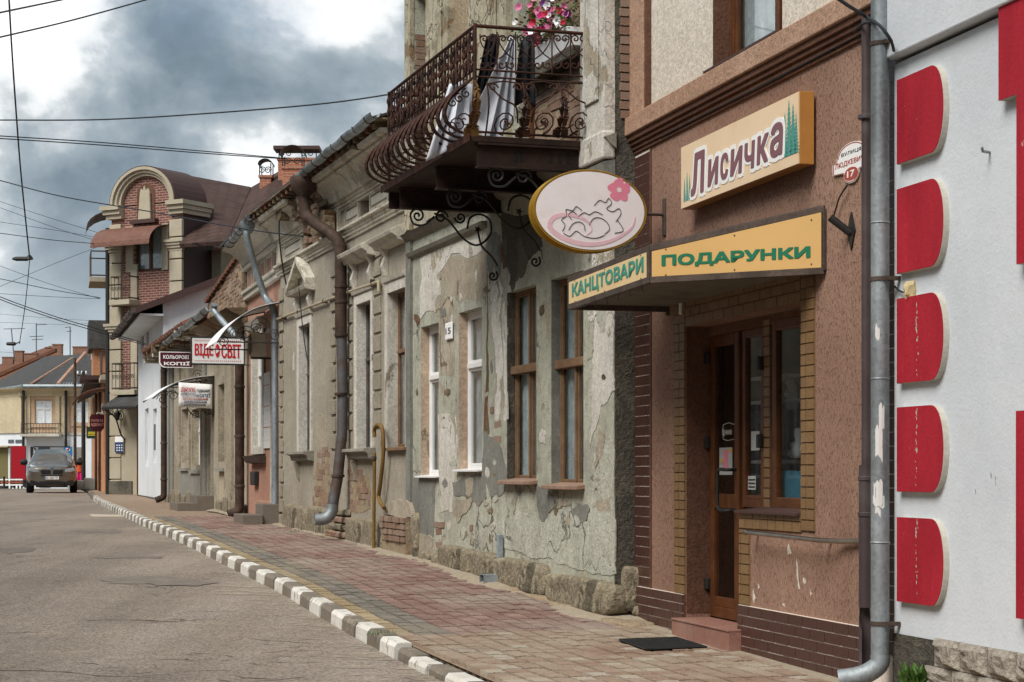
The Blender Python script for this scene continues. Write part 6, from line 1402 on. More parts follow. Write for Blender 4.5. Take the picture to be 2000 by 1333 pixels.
d_ = MB().box(dr_[0], dr_[1], -.1, -.05, .4, dr_[3] - .55).build('door', rust_door := simple('orange_brown_door', lin('#a06a3c'), .6, .3, var=.1), ph); MB().box(dr_[0] + .08, dr_[0] + .12, -.05, .02, 1.4, 1.62).build('handle', M['black'], d_)
f = MB(); ring(f, dr_[0] - .03, dr_[1] + .1, .38, dr_[3] + .06, .08, -.02, .035); f.build('door_frame', M['whitecorn'], ph); MB().box(dr_[0], dr_[1], -.1, -.06, dr_[3] - .54, dr_[3]).build('fanlight', M['glass_far'], ph)
for z0_, z1_, n_, mt_ in ((3.1, 3.2, .08, 'whitecorn'), (3.2, 3.26, .12, 'whitecorn'), (3.62, 3.7, .1, 'whitecorn')): MB().box(0, sPE + .05, 0, n_, EYE + z0_, EYE + z1_).build('moulding', M[mt_], ph, bevel=.01)
for i in range(5):
    s = sPE * (i + .1) / 5; MB().box(s, s + sPE * .13, 0, .02, EYE + 3.32, EYE + 3.56).build('frieze_panel', M['pinkwall'], ph); f = MB(); ring(f, s - .06, s + sPE * .13 + .06, EYE + 3.27, EYE + 3.61, .05, 0, .03); f.build('panel_frame', M['whitecorn'], ph)
MB().prism([(0, EYE + 3.7), (.1, EYE + 3.72), (.14, EYE + 3.82), (.3, EYE + 3.95), (.44, EYE + 4.0), (.45, EYE + 4.04), (0, EYE + 4.06)], 'x', -.05, sPE + .1).build('cornice', M['whitecorn'], ph)
MB().prism([(.5, EYE + 4.06), (.5, EYE + 4.1), (-4, EYE + 5.4), (-4, EYE + 5.35)], 'x', 0, sPE + .1).build('roof', M['slate'], ph)
for j in range(5):
    for i in range(7):
        s = FP.s(530) + i * .22 + (.1 if j % 2 else 0)
        if s < sPE - .1: add_stone(ph, FP, s, s + .2, .42 + .11 * j, .52 + .11 * j, .045, .08, i * 9 + j, 'pinkwall' if (i + j) % 3 else 'mortar', 'veneer_stone', .008)
gutter('gutter', FP.w(-.3, .52, EYE + 4.06), FP.w(FP.s(446, .52), .52, EYE + 3.93), .07, 'galv', 'pale zinc roof gutter of the pink house', brk=7)
bpz = tag(empty('drainpipe', FP.M), 'blue-grey drainpipe slanting across the pink house corner', 'drainpipe')
t0 = FP.sz(484, 455, .5); MB().tube(smooth_path([(t0[0], .5, t0[1] + .1), (t0[0], .5, t0[1] - .15), (.55, .2, FP.z(537, 560, .2)), (.16, .1, FP.z(546, 600, .1)), (.14, .08, FP.z(547, 700, .08)), (.13, .08, .7), (.13, .12, .62)], 5), .055, 12).build('pipe', M['galv2'], bpz, smooth=True); MB().lathe([(.07, .08), (.12, .08), (.12, 0), (.06, -.12)], (t0[0], .5, t0[1] + .1), 12).build('hopper', M['galv2'], bpz, smooth=True)
stp = tag(empty('entrance_step', FP.M), 'two grey-brown entrance steps at the pink house door', 'step')
M['stept'] = simple('brown_grey_step_tile', lin('#6f665c'), .6, .4, var=.1); z_ = GP(.3)
MB().box(-.0, .85, 0, .3, z_ - .1, z_ + .32).build('upper_step', M['stept'], stp, bevel=.006); MB().box(-.05, 1.15, .3, .62, z_ - .1, z_ + .15).build('lower_step', M['stept'], stp, bevel=.006)
ps = tag(empty('price_board', FP.M), 'tall white poster of services beside the pink house door', 'poster'); a, b = FP.s(528, .03), FP.s(513.5, .03); z0_, z1_ = FP.z(520, 876, .03), FP.z(520, 728, .03)
MB().box(a, b, .01, .03, z0_, z1_).build('board', M['paper'], ps)
for i in range(16):
    if i in (4, 9): continue
    z = z1_ - (i + 1) * (z1_ - z0_) / 18; MB().box(a + .08 + .03 * (i % 3), b - .06 - .05 * (i % 2), .03, .033, z - .008, z + .006).build('print_line', M['redink'] if i % 5 == 2 else M['curtain'], ps)
mbx = tag(MB().box(FP.s(506), FP.s(498), .0, .09, FP.z(500, 948), FP.z(500, 921)).build('meter_box', M['black'], bevel=.02), 'small black box low on the pink house wall', 'box'); mbx.matrix_world = FP.M
ac = tag(empty('air_conditioner', FP.M), 'beige outdoor air conditioner above the pink house window', 'air conditioner'); a, b = FP.s(521, .1), FP.s(487, .38); z0_, z1_ = FP.z(505, 700, .2), FP.z(505, 652, .2)
MB().box(a, b, .1, .38, z0_, z1_).build('casing', simple('aged_white_casing', lin('#cfc8b6'), .5, .3), ac, bevel=.02); MB().lathe([(.01, 0), (.17, 0), (.17, .012), (.15, .014), (.01, .01)], ((a + b) / 2 - .1, .38, (z0_ + z1_) / 2), 20, 'y').build('fan_grille', M['frame_dk'], ac); MB().box(a, b, 0, .36, z0_ - .03, z0_ - .002).build('bracket', M['black'], ac)
# awning over the pink door: curved white sheet on scrolled iron
aw = tag(empty('door_awning', FP.M), 'white curved sheet awning on scrolled black iron above the pink house door', 'awning')
sc0, sc1 = -.05, 1.8; FA = FP.sub(sc0)
crv = [FA.sz(x, y) for x, y in ((424, 668), (440, 645), (470, 618), (505, 600), (548, 590))]
sh = MB(); cs_ = smooth_path([(n_, 0, z) for n_, z in crv], 4)
for i in range(len(cs_) - 1):
    p, q = cs_[i], cs_[i + 1]; sh.add([(s, v.x, v.z + dz_) for s in (sc0, sc1) for v in (p, q) for dz_ in (0, .008)], [(0, 2, 6, 4), (1, 5, 7, 3), (0, 1, 3, 2), (4, 6, 7, 5)])
sh.build('sheet', M['white'], aw, smooth=True)
for s in (sc0, sc1):
    q = MB(); q.tube([(s, p.x, p.z - .012) for p in cs_], .012, 6); q.tube([(s, 0, crv[0][1]), (s, crv[0][0], crv[0][1])], .012, 6); q.tube([(s, .02, crv[0][1] - .8), (s, .02, crv[-1][1])], .012, 6)
    for c_, r in (((.32, crv[0][1] + .25), .17), ((.72, crv[0][1] + .13), .11), ((.12, crv[0][1] + .12), .1), ((.4, crv[0][1] + .22), .09)): q.tube([(s, x, z) for x, z in spiral(c_, r, 1.7, 0, 22, 1, .2)], .008, 5)
    q.build('bracket', M['black'], aw)
# hanging signs
def sign_frame(F, px_wall): return F.sub(F.s(px_wall))
FV = FP.sub(FP.s(494)); vs = tag(empty('hanging_sign', FV.M), 'white perpendicular sign with large red lettering and play symbol', 'sign')
a, z1_ = FV.sz(375, 660); b, z0_ = FV.sz(476, 711)
MB().box(b, a, -.05, -.002, z0_, z1_).build('board', M['white'], vs); f = MB(); ring(f, b - .02, a + .02, z0_ - .02, z1_ + .02, .018, -.055, .004); f.build('frame', M['black'], vs)
L_ = a - b; H_ = z1_ - z0_
for t, x0, x1 in (('ВІДЕ', .05, .41), ('СВІТ', .565, .945)): lettering(t, FV, a - x0 * L_, z0_ + .21 * H_, (x1 - x0) * L_, .56 * H_, 0, M['red'], vs, fat=.045)
x0, x1 = .445, .535
MB().prism(arc((a - (x0 + x1) / 2 * L_, z0_ + .5 * H_), (x1 - x0) * L_ / 2, .27 * H_, 0, 360, 16)[:-1], 'y', 0, .004).build('play_symbol', M['red'], vs); c_ = a - (x0 + x1) / 2 * L_; MB().prism([(c_ + .025, z0_ + .38 * H_), (c_ + .025, z0_ + .62 * H_), (c_ - .03, z0_ + .5 * H_)], 'y', .0035, .006).build('play_triangle', M['white'], vs)
for z in (.10, .90):
    q = MB()
    for i in range(24): q.box(a - (.06 + i * .038) * L_ - .007, a - (.06 + i * .038) * L_ + .007, 0, .003, z0_ + z * H_ - .007, z0_ + z * H_ + .007)
    q.build('dotted_line', M['red'], vs)
MB().tube([(0, -.03, z1_ + .02), (a, -.03, z1_ + .02)], .01, 6).build('arm', M['black'], vs); MB().tube([(0, -.03, z0_ - .02), (a, -.03, z0_ - .02)], .01, 6).build('arm', M['black'], vs)
# ------------------------------------------------------------------ low beige house
q_ = FP.w(sPE, 0, 0)
FBg = Frame(q_.x, q_.y, -.287, 1)
bh = empty('beige_house', FBg.M, 'low weathered beige house with broken eaves and brick attic wall', 'house')
sBE = FBg.s(322); GB = lambda s: zpave(FBg.w(s, 0, 0).y)
zE = EYE + 2.95
def bop(p0, p1, y0, y1, dep=.15, F=FBg): return (F.s(p1), F.s(p0), F.z((p0 + p1) / 2, y1), F.z(p0, y0), dep)
bw = [bop(430, 442.5, 752, 915), bop(378, 394, 800, 920), bop(358, 371, 800, 915)]; bd = (FBg.s(416), FBg.s(406), .5, EYE + 1.75, .25)
m = wall(MB(), 0, sBE, .2, zE, bw + [bd]); shell(m, 0, sBE, .2, zE, 8, -.6); m.build('wall', M['beige'], bh)
for i, w_ in enumerate(bw):
    o = window(bh, *w_[:4], -.12, M['oldwood'] if i == 0 else M['pvc'], .06, mull=(.5,), rails=(.65,), back='curtain' if i == 0 else 'curtain_w'); MB().box(w_[0] - .1, w_[1] + .12, 0, .1, w_[2] - .06, w_[2]).build('sill', M['greyrender'], o)
    f = MB(); ring(f, w_[0] - .16, w_[1] + .16, w_[2] - .02, w_[3] + .14, .15, 0, .04); f.build('surround', M['sand_pl'], o)
MB().box(bd[0], bd[1], -.24, -.2, .4, bd[3]).build('door', M['oldwood'], bh); f = MB(); ring(f, bd[0] - .12, bd[1] + .2, .4, bd[3] + .15, .12, 0, .05); f.build('door_surround', M['greyrender'], bh)
for p0, p1, mt_ in ((399, 404, 'greyrender'), (345, 353, 'sand_pl'), (444, 456, 'sand_pl'), (326, 340, 'greyrender')): MB().box(FBg.s(p1), FBg.s(p0), 0, .06, .4, zE - .2).build('pilaster', M[mt_], bh, bevel=.01)
MB().box(FBg.s(396), FBg.s(353), 0, .05, .4, EYE + .05).build('apron', M['greyrender'], bh)
for i in range(14):
    s = sBE * i / 14; 
    if not (bd[0] - .5 < s + .4 < bd[1] + .5): add_stone(bh, FBg, s, s + sBE / 14, GB(s) - .1, GB(s) + .22 + .05 * (i % 3), .07, .2, 200 + i, rough=.016)
MB().prism([(0, zE - .3), (.08, zE - .25), (.12, zE - .12), (.34, zE - .02), (.4, zE + .02), (0, zE + .04)], 'x', 0, sBE + .2).build('cornice', M['decay_crack'], bh)
r_ = random.Random(21)
for i in range(38):
    s = r_.uniform(sBE * .35, sBE + .3); w_ = r_.uniform(.15, .4); MB().box(s, s + w_, r_.uniform(0, .1), r_.uniform(.3, .6), zE - .05 + r_.uniform(-.08, .1), zE + .06 + r_.uniform(0, .1)).build('broken_eaves_piece', M['decay_crack'] if i % 3 else M['whitetrim'], bh)
MB().prism([(.5, zE + .1), (.5, zE + .16), (-4, zE + 2.1), (-4, zE + 2.0)], 'x', sBE * .38, sBE + .3).build('roof', M['clay'], bh)
for i in range(60):
    s = sBE * .38 + i * (sBE * .62 + .3) / 60; o_ = MB().tube([(s, .56, zE + .13 + .02 * math.sin(i * 2.3)), (s, .1, zE + .37)], .07, 6).build('roof_tile', M['clay'], bh)
# brick attic wall with ragged top at the near end
a = sBE * .37; pts = [(-.0, zE + .0), (a, zE), (a, zE + .55), (a * .8, zE + .6), (a * .78, zE + .72), (a * .5, zE + .75), (a * .45, zE + .95), (a * .2, zE + 1.05), (0, zE + 1.2)]
MB().prism(jag(pts, .08, 2, 3), 'y', -.3, .05).build('attic_wall', M['mortar'], bh); bricks(bh, .05, a - .05, zE + .02, zE + 1.0, n=.05, keep=.62, seed=31, th=.012, inside=inpoly(pts))
for i in range(16):
    s = a * i / 16; zc_ = zE + .56 + .5 * max(0, 1 - s / a * 1.0); MB().box(s, s + a / 15, -.3, .12, zc_ + .0, zc_ + .08).build('coping_tile', M['clay'], bh)
gutter('gutter', FBg.w(1.3, .55, zE + .13), FBg.w(sBE * .62, .55, zE + .0), .08, 'galv', 'short bent zinc gutter of the low beige house', brk=6)
for nm, px, n_, y0, y1, r, mt_, lb in (('drainpipe', 468, .16, 640, 1005, .085, 'rustpipe', 'thick rust-brown drainpipe between the pink and beige houses'), ('drainpipe', 320, .2, 700, 965, .075, 'rustpipe', 'patched rusty drainpipe at the far end of the beige house')):
    t = tag(empty(nm, FBg.M), lb, 'drainpipe'); s_ = FBg.s(px, n_); z0_ = GB(s_) + .15
    MB().tube([(s_, n_, z0_), (s_, n_, FBg.z(px, y0, n_))], r, 12).build('pipe', M[mt_], t, smooth=True); MB().tube(smooth_path([(s_, n_, z0_ + .02), (s_, n_ + .03, z0_ - .05), (s_, n_ + .2, z0_ - .12)], 4), r * 1.05, 12, caps=False).build('spout', M['rustpipe'], t, smooth=True)
    for k in range(4): MB().lathe([(r, -.03), (r + .012, -.02), (r + .012, .02), (r, .03)], (s_, n_, z0_ + .4 + k * .9), 12).build('collar', M['frame_dk'], t)
dpz = tag(empty('drainpipe', FBg.M), 'short grey drainpipe bend under the beige house gutter', 'drainpipe'); p_ = FBg.sz(421, 606, .5); MB().tube(smooth_path([(p_[0], .52, p_[1] + .1), (p_[0], .5, p_[1] - .05), (p_[0] - .7, .2, p_[1] - .55), (p_[0] - .95, .14, p_[1] - .7)], 5), .06, 10).build('pipe', M['galv2'], dpz, smooth=True)
stp = tag(empty('entrance_step', FBg.M), 'grey steps at the beige house door', 'step'); z_ = GB(bd[0]); MB().box(bd[0] - .2, bd[1] + .3, -.2, .35, z_ - .1, z_ + .28).build('upper_step', M['stept'], stp, bevel=.006); MB().box(bd[0] - .2, bd[1] + .5, .35, .75, z_ - .1, z_ + .13).build('lower_step', M['stept'], stp, bevel=.006)
# awning and banner at its door
aw = tag(empty('door_awning', FBg.M), 'small white and black curved awning above the beige house door', 'awning'); sc0 = FBg.s(419); FA = FBg.sub(sc0)
crv = [FA.sz(x, y) for x, y in ((298, 777), (318, 762), (345, 747), (380, 738), (418, 734))]; cs_ = smooth_path([(n_, 0, z) for n_, z in crv], 4)
sh = MB()
for i in range(len(cs_) - 1):
    p, q = cs_[i], cs_[i + 1]; sh.add([(s, v.x, v.z + dz_) for s in (sc0, sc0 + 2.2) for v in (p, q) for dz_ in (0, .01)], [(0, 2, 6, 4), (1, 5, 7, 3), (0, 1, 3, 2), (4, 6, 7, 5)])
sh.build('sheet', M['white'], aw, smooth=True)
for s in (sc0, sc0 + 2.2):
    q = MB(); q.tube([(s, p.x, p.z - .02) for p in cs_], .018, 6); q.tube([(s, .03, crv[-1][1] - .85), (s, .03, crv[-1][1])], .018, 6); q.tube(smooth_path([(s, .05, crv[-1][1] - .8), (s, .25, crv[-1][1] - .7), (s, .5, crv[-1][1] - .3), (s, .9, crv[-1][1] - .25)], 5), .012, 6)
    for c_, r in (((.85, crv[-1][1] - .42), .12), ((.3, crv[-1][1] - .15), .1), ((.15, crv[-1][1] - .75), .1)): q.tube([(s, x, z) for x, z in spiral(c_, r, 1.6, 0, 20, 1, .2)], .009, 5)
    q.build('bracket', M['black'], aw)
bn = tag(empty('print_banner', Matrix.Translation((FA.n[0] * .1, FA.n[1] * .1, 0)) @ FA.M), 'white sagging banner with red and blue lettering under the small awning', 'banner')
a, z1_ = FA.sz(348, 751); b, z0_ = FA.sz(413, 799); L_, H_ = a - b, z1_ - z0_
q = MB(); k = 10
q.v = [(b + L_ * i / k, .012 * math.sin(i * .5 + j * .4), z0_ + H_ * j / 4 + (.035 * i / k)) for j in range(5) for i in range(k + 1)]
q.f = [[j * (k + 1) + i, j * (k + 1) + i + 1, (j + 1) * (k + 1) + i + 1, (j + 1) * (k + 1) + i] for j in range(4) for i in range(k)]; q.mi = [0] * len(q.f)
o = q.build('sheet', M['white'], bn, smooth=True); o.modifiers.new('t', 'SOLIDIFY').thickness = .006
for t, x0, x1, y0, y1, mt_ in (('ДРУК', .06, .5, .62, .82, 'red'), ('ЧОРНО-БІЛІ', .54, .93, .64, .75, 'ink'), ('КОЛЬОРОВІ', .06, .5, .5, .58, 'navy'), ('КОПІЇ', .53, .94, .43, .60, 'navy'), ('БРОШУРУВАННЯ', .13, .87, .30, .40, 'redink'), ('ЛАМІНУВАННЯ', .15, .83, .18, .27, 'navy'), ('СКАНУВАННЯ', .16, .80, .06, .15, 'ink')): lettering(t, FA, a - x0 * L_, z0_ + y0 * H_ + .02, (x1 - x0) * L_, (y1 - y0) * H_, .022, M[mt_], bn, ext=.003, fat=.04)
FK = FBg.sub(FBg.s(396)); ks = tag(empty('hanging_sign', FK.M), 'maroon perpendicular sign with white lettering on a scrolled arm', 'sign')
a, z1_ = FK.sz(311, 687); b, z0_ = FK.sz(377, 719); L_, H_ = a - b, z1_ - z0_
pts = [(b, z1_ - .1 * H_), (b + .1 * L_, z1_), (a, z1_), (a, z0_ + .3 * H_), (a - .06 * L_, z0_ + .08 * H_), (a - .15 * L_, z0_), (b, z0_)]
MB().prism(pts, 'y', -.06, -.003).build('board', M['white'], ks); MB().prism([(b + (x - b) * .95 + L_ * .02, z0_ + (z - z0_) * .9 + H_ * .05) for x, z in pts], 'y', -.01, .002).build('face', M['maroon'], ks)
lettering('КОЛЬОРОВІ', FK, a - .12 * L_, z0_ + .55 * H_, .76 * L_, .24 * H_, .002, M['white'], ks, fat=.05); lettering('КОПІЇ', FK, a - .14 * L_, z0_ + .15 * H_, .76 * L_, .26 * H_, .002, M['white'], ks, fat=.12)
q = MB(); q.tube([(0, -.03, z0_ + .1), (b, -.03, z0_ + .1)], .016, 6); q.tube([(0, -.03, z1_ + .05), (b + .5, -.03, z1_ + .05)], .012, 6)
for c_, r in (((b + .25, z1_ + .12), .1), ((b + .05, z1_ + .2), .14), ((b - .12, z0_ - .15), .12)): q.tube([(x, -.03, z) for x, z in spiral(c_, r, 1.6, 0, 20, 1, .2)], .01, 5)
q.build('scrolled_arm', M['black'], ks)

# ------------------------------------------------------------------ white house
q_ = FBg.w(sBE, 0, 0); FWH = Frame(q_.x - .05, q_.y, -.267, 1)
wh = empty('white_house', FWH.M, 'plain white house with a brown verge behind the low beige house', 'house')
sWE = FWH.s(270); zW = EYE + 4.35
wo = [bop(283, 290, 800, 912, .15, FWH), bop(299, 306, 800, 905, .15, FWH), bop(276, 281, 640, 690, .15, FWH), bop(286, 291, 625, 690, .15, FWH)]
m = wall(MB(), 0, sWE, .2, zW, wo); m.build('wall', M['whitehouse'], wh)
for w_ in wo: window(wh, *w_[:4], -.1, M['pvc'], .06, rails=(.7,), back=None, pane='glass_far')
W8 = 10.; slope = .40
MB().prism([(0, .2), (0, zW), (-W8 / 2 - 2, zW + (W8 / 2 + 2) * slope), (-W8 - 4, zW), (-W8 - 4, .2)], 'x', -.02, .02).build('end_wall', M['whitehouse'], wh); MB().prism([(0, .2), (0, zW), (-7, zW + 7 * slope), (-14, zW), (-14, .2)], 'x', sWE - .02, sWE).build('end_wall', M['whitehouse'], wh)
MB().prism([(.7, zW - .28), (.7, zW - .16), (-7, zW + 7 * slope + .12), (-7, zW + 7 * slope)], 'x', -.25, sWE + .2).build('roof', M['shingle'], wh)
MB().prism([(.72, zW - .3), (.72, zW - .14), (-7, zW + 7 * slope + .16), (-7, zW + 7 * slope - .08)], 'x', -.32, -.251).build('verge_board', M['roofbrown'], wh)
MB().box(-.2, sWE, .0, .6, zW - .34, zW - .285).build('eaves_soffit', M['whitehouse'], wh)
gutter('gutter', FWH.w(-.2, .78, zW - .2), FWH.w(sWE, .78, zW - .25), .09, 'darkpipe', 'dark brown roof gutter of the white house', brk=9)
MB().box(0, sWE, 0, .03, .2, .75).build('plinth', M['dark_rough'], wh)
rl = tag(MB().box(FWH.s(302, .03), FWH.s(300, .03), 0, .03, FWH.z(301, 880), FWH.z(301, 830)).build('name_board', M['grey_cem']), 'narrow grey notice strip on the white house wall', 'sign'); rl.matrix_world = FWH.M

# ------------------------------------------------------------------ brick-and-tan tower house
ct = at(357, 900, 60.); FT = Frame(ct.x, ct.y, -.86, .51)
tw_ = empty('tower_house', FT.M, 'tan and red brick corner house with an arched gable and steep brown roofs', 'house')
sT1 = FT.s(218); zt0 = .5; zE1 = FT.z(222, 410)
tz = lambda px, py, n=0: FT.sz(px, py, n)
dwin = (FT.s(318), FT.s(262), FT.z(290, 530), FT.z(290, 440), .2)
m = wall(MB(), 0, sT1, zt0, zE1 + .05, [dwin]); MB().box(-.012, .0, -1.5, -.003, zt0, zE1).build('side_wall', M['roofbrown'], tw_); MB().box(-.4, .8, -8, -1.4, zt0, FT.z(357, 480)).build('rear_wall', M['tan'], tw_); m.quad((sT1, 0, zt0), (sT1, -9, zt0), (sT1, -9, zE1), (sT1, 0, zE1)); m.build('wall', M['towerbrick'], tw_)
o = window(tw_, *dwin[:4], -.1, M['wood'], .09, mull=(.5,), back='curtain'); f = MB(); f.box(dwin[1], dwin[1] + .3, 0, .06, dwin[2], dwin[3]); f.box(dwin[0] - .25, dwin[0], 0, .06, dwin[2], dwin[3]); f.build('surround', M['tan'], o)
for s0, s1 in ((-.03, FT.s(334)), (FT.s(239), sT1 + .03)):
    z = zt0; i = 0
    while z < zE1 - .5:
        MB().box(s0, s1, -.02, .09, z + .02, min(z + .68, zE1 - .5)).build('pilaster_block', M['tan'], tw_, bevel=.015); z += .7; i += 1
    for z_ in (FT.z(222, 500), FT.z(222, 655)):
        for k in range(4): MB().box(s0 - .04 * k - .02, s1 + .04 * k + .02, -.02, .1 + .04 * k, z_ + .09 * k, z_ + .09 * (k + 1) - .005).build('capital', M['tan'], tw_)
MB().box(FT.s(270), FT.s(258), -.01, .07, zt0, FT.z(222, 520)).build('tan_strip', M['tan'], tw_)
# arched gable
cS = (FT.s(356) + FT.s(222)) / 2; rO = (FT.s(222) - FT.s(356)) / 2 * .93; rI = rO * .76; zc_ = FT.z(290, 398); ztp = FT.z(290, 328)
ky = (ztp - zc_) / rO
MB().prism([(cS + rI * math.cos(a), zc_ + rI * ky * math.sin(a)) for a in [math.pi * i / 24 for i in range(25)]], 'y', -.3, .0).build('gable_wall', M['towerbrick'], tw_)
for k, (r0, r1, n_) in enumerate(((.76, .84, .14), (.84, .92, .22), (.92, 1.0, .3))):
    q = MB(); K = 28
    for i in range(K):
        a0, a1 = math.pi * i / K, math.pi * (i + 1) / K; q.prism([(cS + rO * r0 * math.cos(a0), zc_ + rO * ky * r0 * math.sin(a0)), (cS + rO * r1 * math.cos(a0), zc_ + rO * ky * r1 * math.sin(a0)), (cS + rO * r1 * math.cos(a1), zc_ + rO * ky * r1 * math.sin(a1)), (cS + rO * r0 * math.cos(a1), zc_ + rO * ky * r0 * math.sin(a1))], 'y', -.25, n_)
    q.build('arch_moulding', M['tan'], tw_)
    for sg, e0 in ((1, sT1), (-1, 0)):
        i0 = cS + sg * rO * .74; i1 = e0 + sg * (.12 + .07 * k); MB().box(min(i0, i1), max(i0, i1), -1.2 if sg < 0 else -.25, n_ - .02 if False else n_ + .001, zc_ - .42 + .14 * k, zc_ - .42 + .14 * (k + 1) - .003).build('eave_moulding', M['tan'], tw_)
q = MB(); K = 20
for i in range(K):
    a0, a1 = math.pi * i / K, math.pi * (i + 1) / K; P4 = [(cS + rO * f * math.cos(a), zc_ + rO * ky * f * math.sin(a)) for a in (a0, a1) for f in (1.0, 1.03)]
    q.prism([P4[0], P4[1], P4[3], P4[2]], 'y', -1.3, .28)
q.build('barrel_roof', M['roofbrown'], tw_)
nz0, nz1 = FT.z(287, 430), FT.z(287, 378); ns0, ns1 = FT.s(303), FT.s(268)
f = MB(); wN = (ns1 - ns0); f.prism([(ns0, nz0), (ns1, nz0), (ns1, nz1)] + [((ns0 + ns1) / 2 + wN / 2 * math.cos(a), nz1 + wN / 2 * .8 * math.sin(a)) for a in [math.pi * i / 10 for i in range(1, 10)]] + [(ns0, nz1)], 'y', .002, .02); f.build('niche', M['shop_dk'], tw_)
MB().prism([(ns0 + .1, nz0), (ns1 - .12, nz0), (ns1 - .2, nz1), (ns1 - .24, nz1 + .16), (ns1 - .32, nz1 + .06), ((ns0 + ns1) / 2, nz1 + .26), (ns0 + .30, nz1 + .06), (ns0 + .22, nz1 + .16), (ns0 + .14, nz1)], 'y', .02, .12).build('niche_relief', M['tan'], tw_, bevel=.03); MB().box(ns0 - .15, ns1 + .15, 0, .2, nz0 - .12, nz0).build('niche_sill', M['roofbrown'], tw_)
# brown metal awning over the window
A0, A1 = FT.s(330), FT.s(216); zA0, zA1 = FT.z(270, 446), FT.z(270, 478, .9); q = MB(); K = 8
for i in range(K):
    f = lambda t: (.95 * math.sin(t * math.pi / 2), zA0 + (zA1 - zA0) * (1 - math.cos(t * math.pi / 2)))
    (y0, a), (y1, b) = f(i / K), f((i + 1) / K); q.add([(s, y, z + d_) for s in (A0, A1) for y, z in ((y0, a), (y1, b)) for d_ in (0, .03)], [(0, 2, 6, 4), (1, 5, 7, 3), (0, 1, 3, 2), (4, 6, 7, 5)])
q.build('window_awning', M['awningbrown'], tw_, smooth=True)
# steep roofs behind
rf = MB(); p = [at(352, 484, 59.5), at(446, 478, 58.), at(492, 372, 68.), at(362, 348, 68.)]
FTi = FT.M.inverted()
def wpoly(name, pts, mat, th=.12, parent=tw_, Mi=FTi):
    L_ = [Mi @ v for v in pts]; n_ = (L_[1] - L_[0]).cross(L_[2] - L_[0]).normalized() * th; k = len(L_)
    m = MB(); m.add([v for v in L_] + [v + n_ for v in L_], [list(range(k)), list(range(k, 2 * k))[::-1]] + [(i, (i + 1) % k, k + (i + 1) % k, k + i) for i in range(k)]); return m.build(name, M[mat], parent)
wpoly('roof', p, 'shingle'); wpoly('roof', [at(446, 478, 58.), at(640, 470, 58.), at(640, 330, 68.), at(556, 335, 68.), at(492, 372, 68.)], 'shingle')
wpoly('roof_cheek', [at(357, 480, 60.), at(430, 480, 60.), at(430, 440, 64.), at(357, 400, 62.)], 'roofbrown')
def chim(name, px0, px1, py0, py1, d, mat, label, cap=True, dome=False):
    a, b = at(px0, py1, d), at(px1, py0, d); w_ = b.x - a.x; t = tag(empty(name, Vector((a.x, d, a.z))), label, 'chimney')
    MB().box(0, w_, 0, .6, -.6, b.z - a.z).build('stack', M[mat], t); h_ = b.z - a.z
    MB().box(-.04, w_ + .04, -.04, .64, h_, h_ + .08).build('cap', M[mat], t)
    if dome:
        q = MB(); K = 10
        for i in range(K): a0, a1 = math.pi * i / K, math.pi * (i + 1) / K; q.prism([(w_ / 2 + w_ * .62 * math.cos(x) * f, h_ + .45 + w_ * .5 * math.sin(x) * f) for x, f in ((a0, 1), (a0, 1.06), (a1, 1.06), (a1, 1))], 'y', -.05, .65)
        q.build('hood', M['black'], t)
        for x in (0, w_): 
            for y in (0, .6): MB().tube([(x, y, h_), (x, y, h_ + .5)], .02, 5).build('stay', M['black'], t)
        q = MB()
        for c_ in (.25, .75): q.tube([(x, -.02, z) for x, z in spiral((w_ * c_, h_ + .25), .13, 1.6, 0, 16, 1, .2)], .015, 4)
        q.build('scrollwork', M['black'], t)
    return t, w_, h_
chim('chimney', 507, 529, 347, 372, 66., 'chimbrick', 'small orange brick chimney with domed iron cage', dome=True); chim('chimney', 552, 590, 330, 385, 63., 'chimbrick', 'orange brick chimney with a domed cage nearest the zinc gutter', dome=True)
t, w_, h_ = chim('chimney', 543, 616, 313, 370, 66., 'chimbrick', 'wide orange brick chimney with flat brown metal roof')
MB().box(-.15, w_ + .15, -.15, .75, h_ + .36, h_ + .48).build('metal_roof', M['roofbrown'], t)
for x in (0, w_): MB().tube([(x, .3, h_), (x, .3, h_ + .4)], .02, 5).build('stay', M['black'], t)
for c_ in (.12, .3, .7, .88): MB().tube([(x, -.05, z) for x, z in spiral((w_ * c_, h_ + .22), .12, 1.6, 0, 16, 1, .2)], .015, 4).build('scrollwork', M['black'], t)
# balconies, entrance canopy, plaque, lantern
def iron_balcony(F, s0, s1, zb, dep, h, label, mat='frame_dk', slab='tan', n_bar=9):
    b = tag(empty('iron_balcony', F.M), label, 'balcony'); MB().box(s0 - .05, s1 + .05, 0, dep + .05, zb - .16, zb).build('slab', M[slab], b, bevel=.01)
    for z in (zb + h, zb + .06): MB().tube([(s0, 0, z), (s0, dep, z), (s1, dep, z), (s1, 0, z)], .025, 5).build('rail', M[mat], b)
    for i in range(n_bar + 1):
        s = s0 + (s1 - s0) * i / n_bar; MB().tube([(s, dep, zb), (s, dep, zb + h)], .014, 4).build('bar', M[mat], b)
        if i < n_bar: MB().tube([(x, dep, z) for x, z in spiral((s + (s1 - s0) / n_bar / 2, zb + h * .5), (s1 - s0) / n_bar * .5, 1.6, i, 14, 1, .2)], .011, 4).build('scroll', M[mat], b)
    return b
iron_balcony(FT, FT.s(262, .5), FT.s(219, .5), FT.z(240, 762, .5), .5, .85, 'scrolled iron balcony above the tower house entrance', n_bar=6); iron_balcony(FT, FT.s(252, .45), FT.s(217, .45), FT.z(235, 586, .45), .45, .75, 'upper scrolled iron balcony on the tower house front', n_bar=5)
FT2 = Frame(*FT.w(sT1, -.3, 0)[:2], -.24, 1)
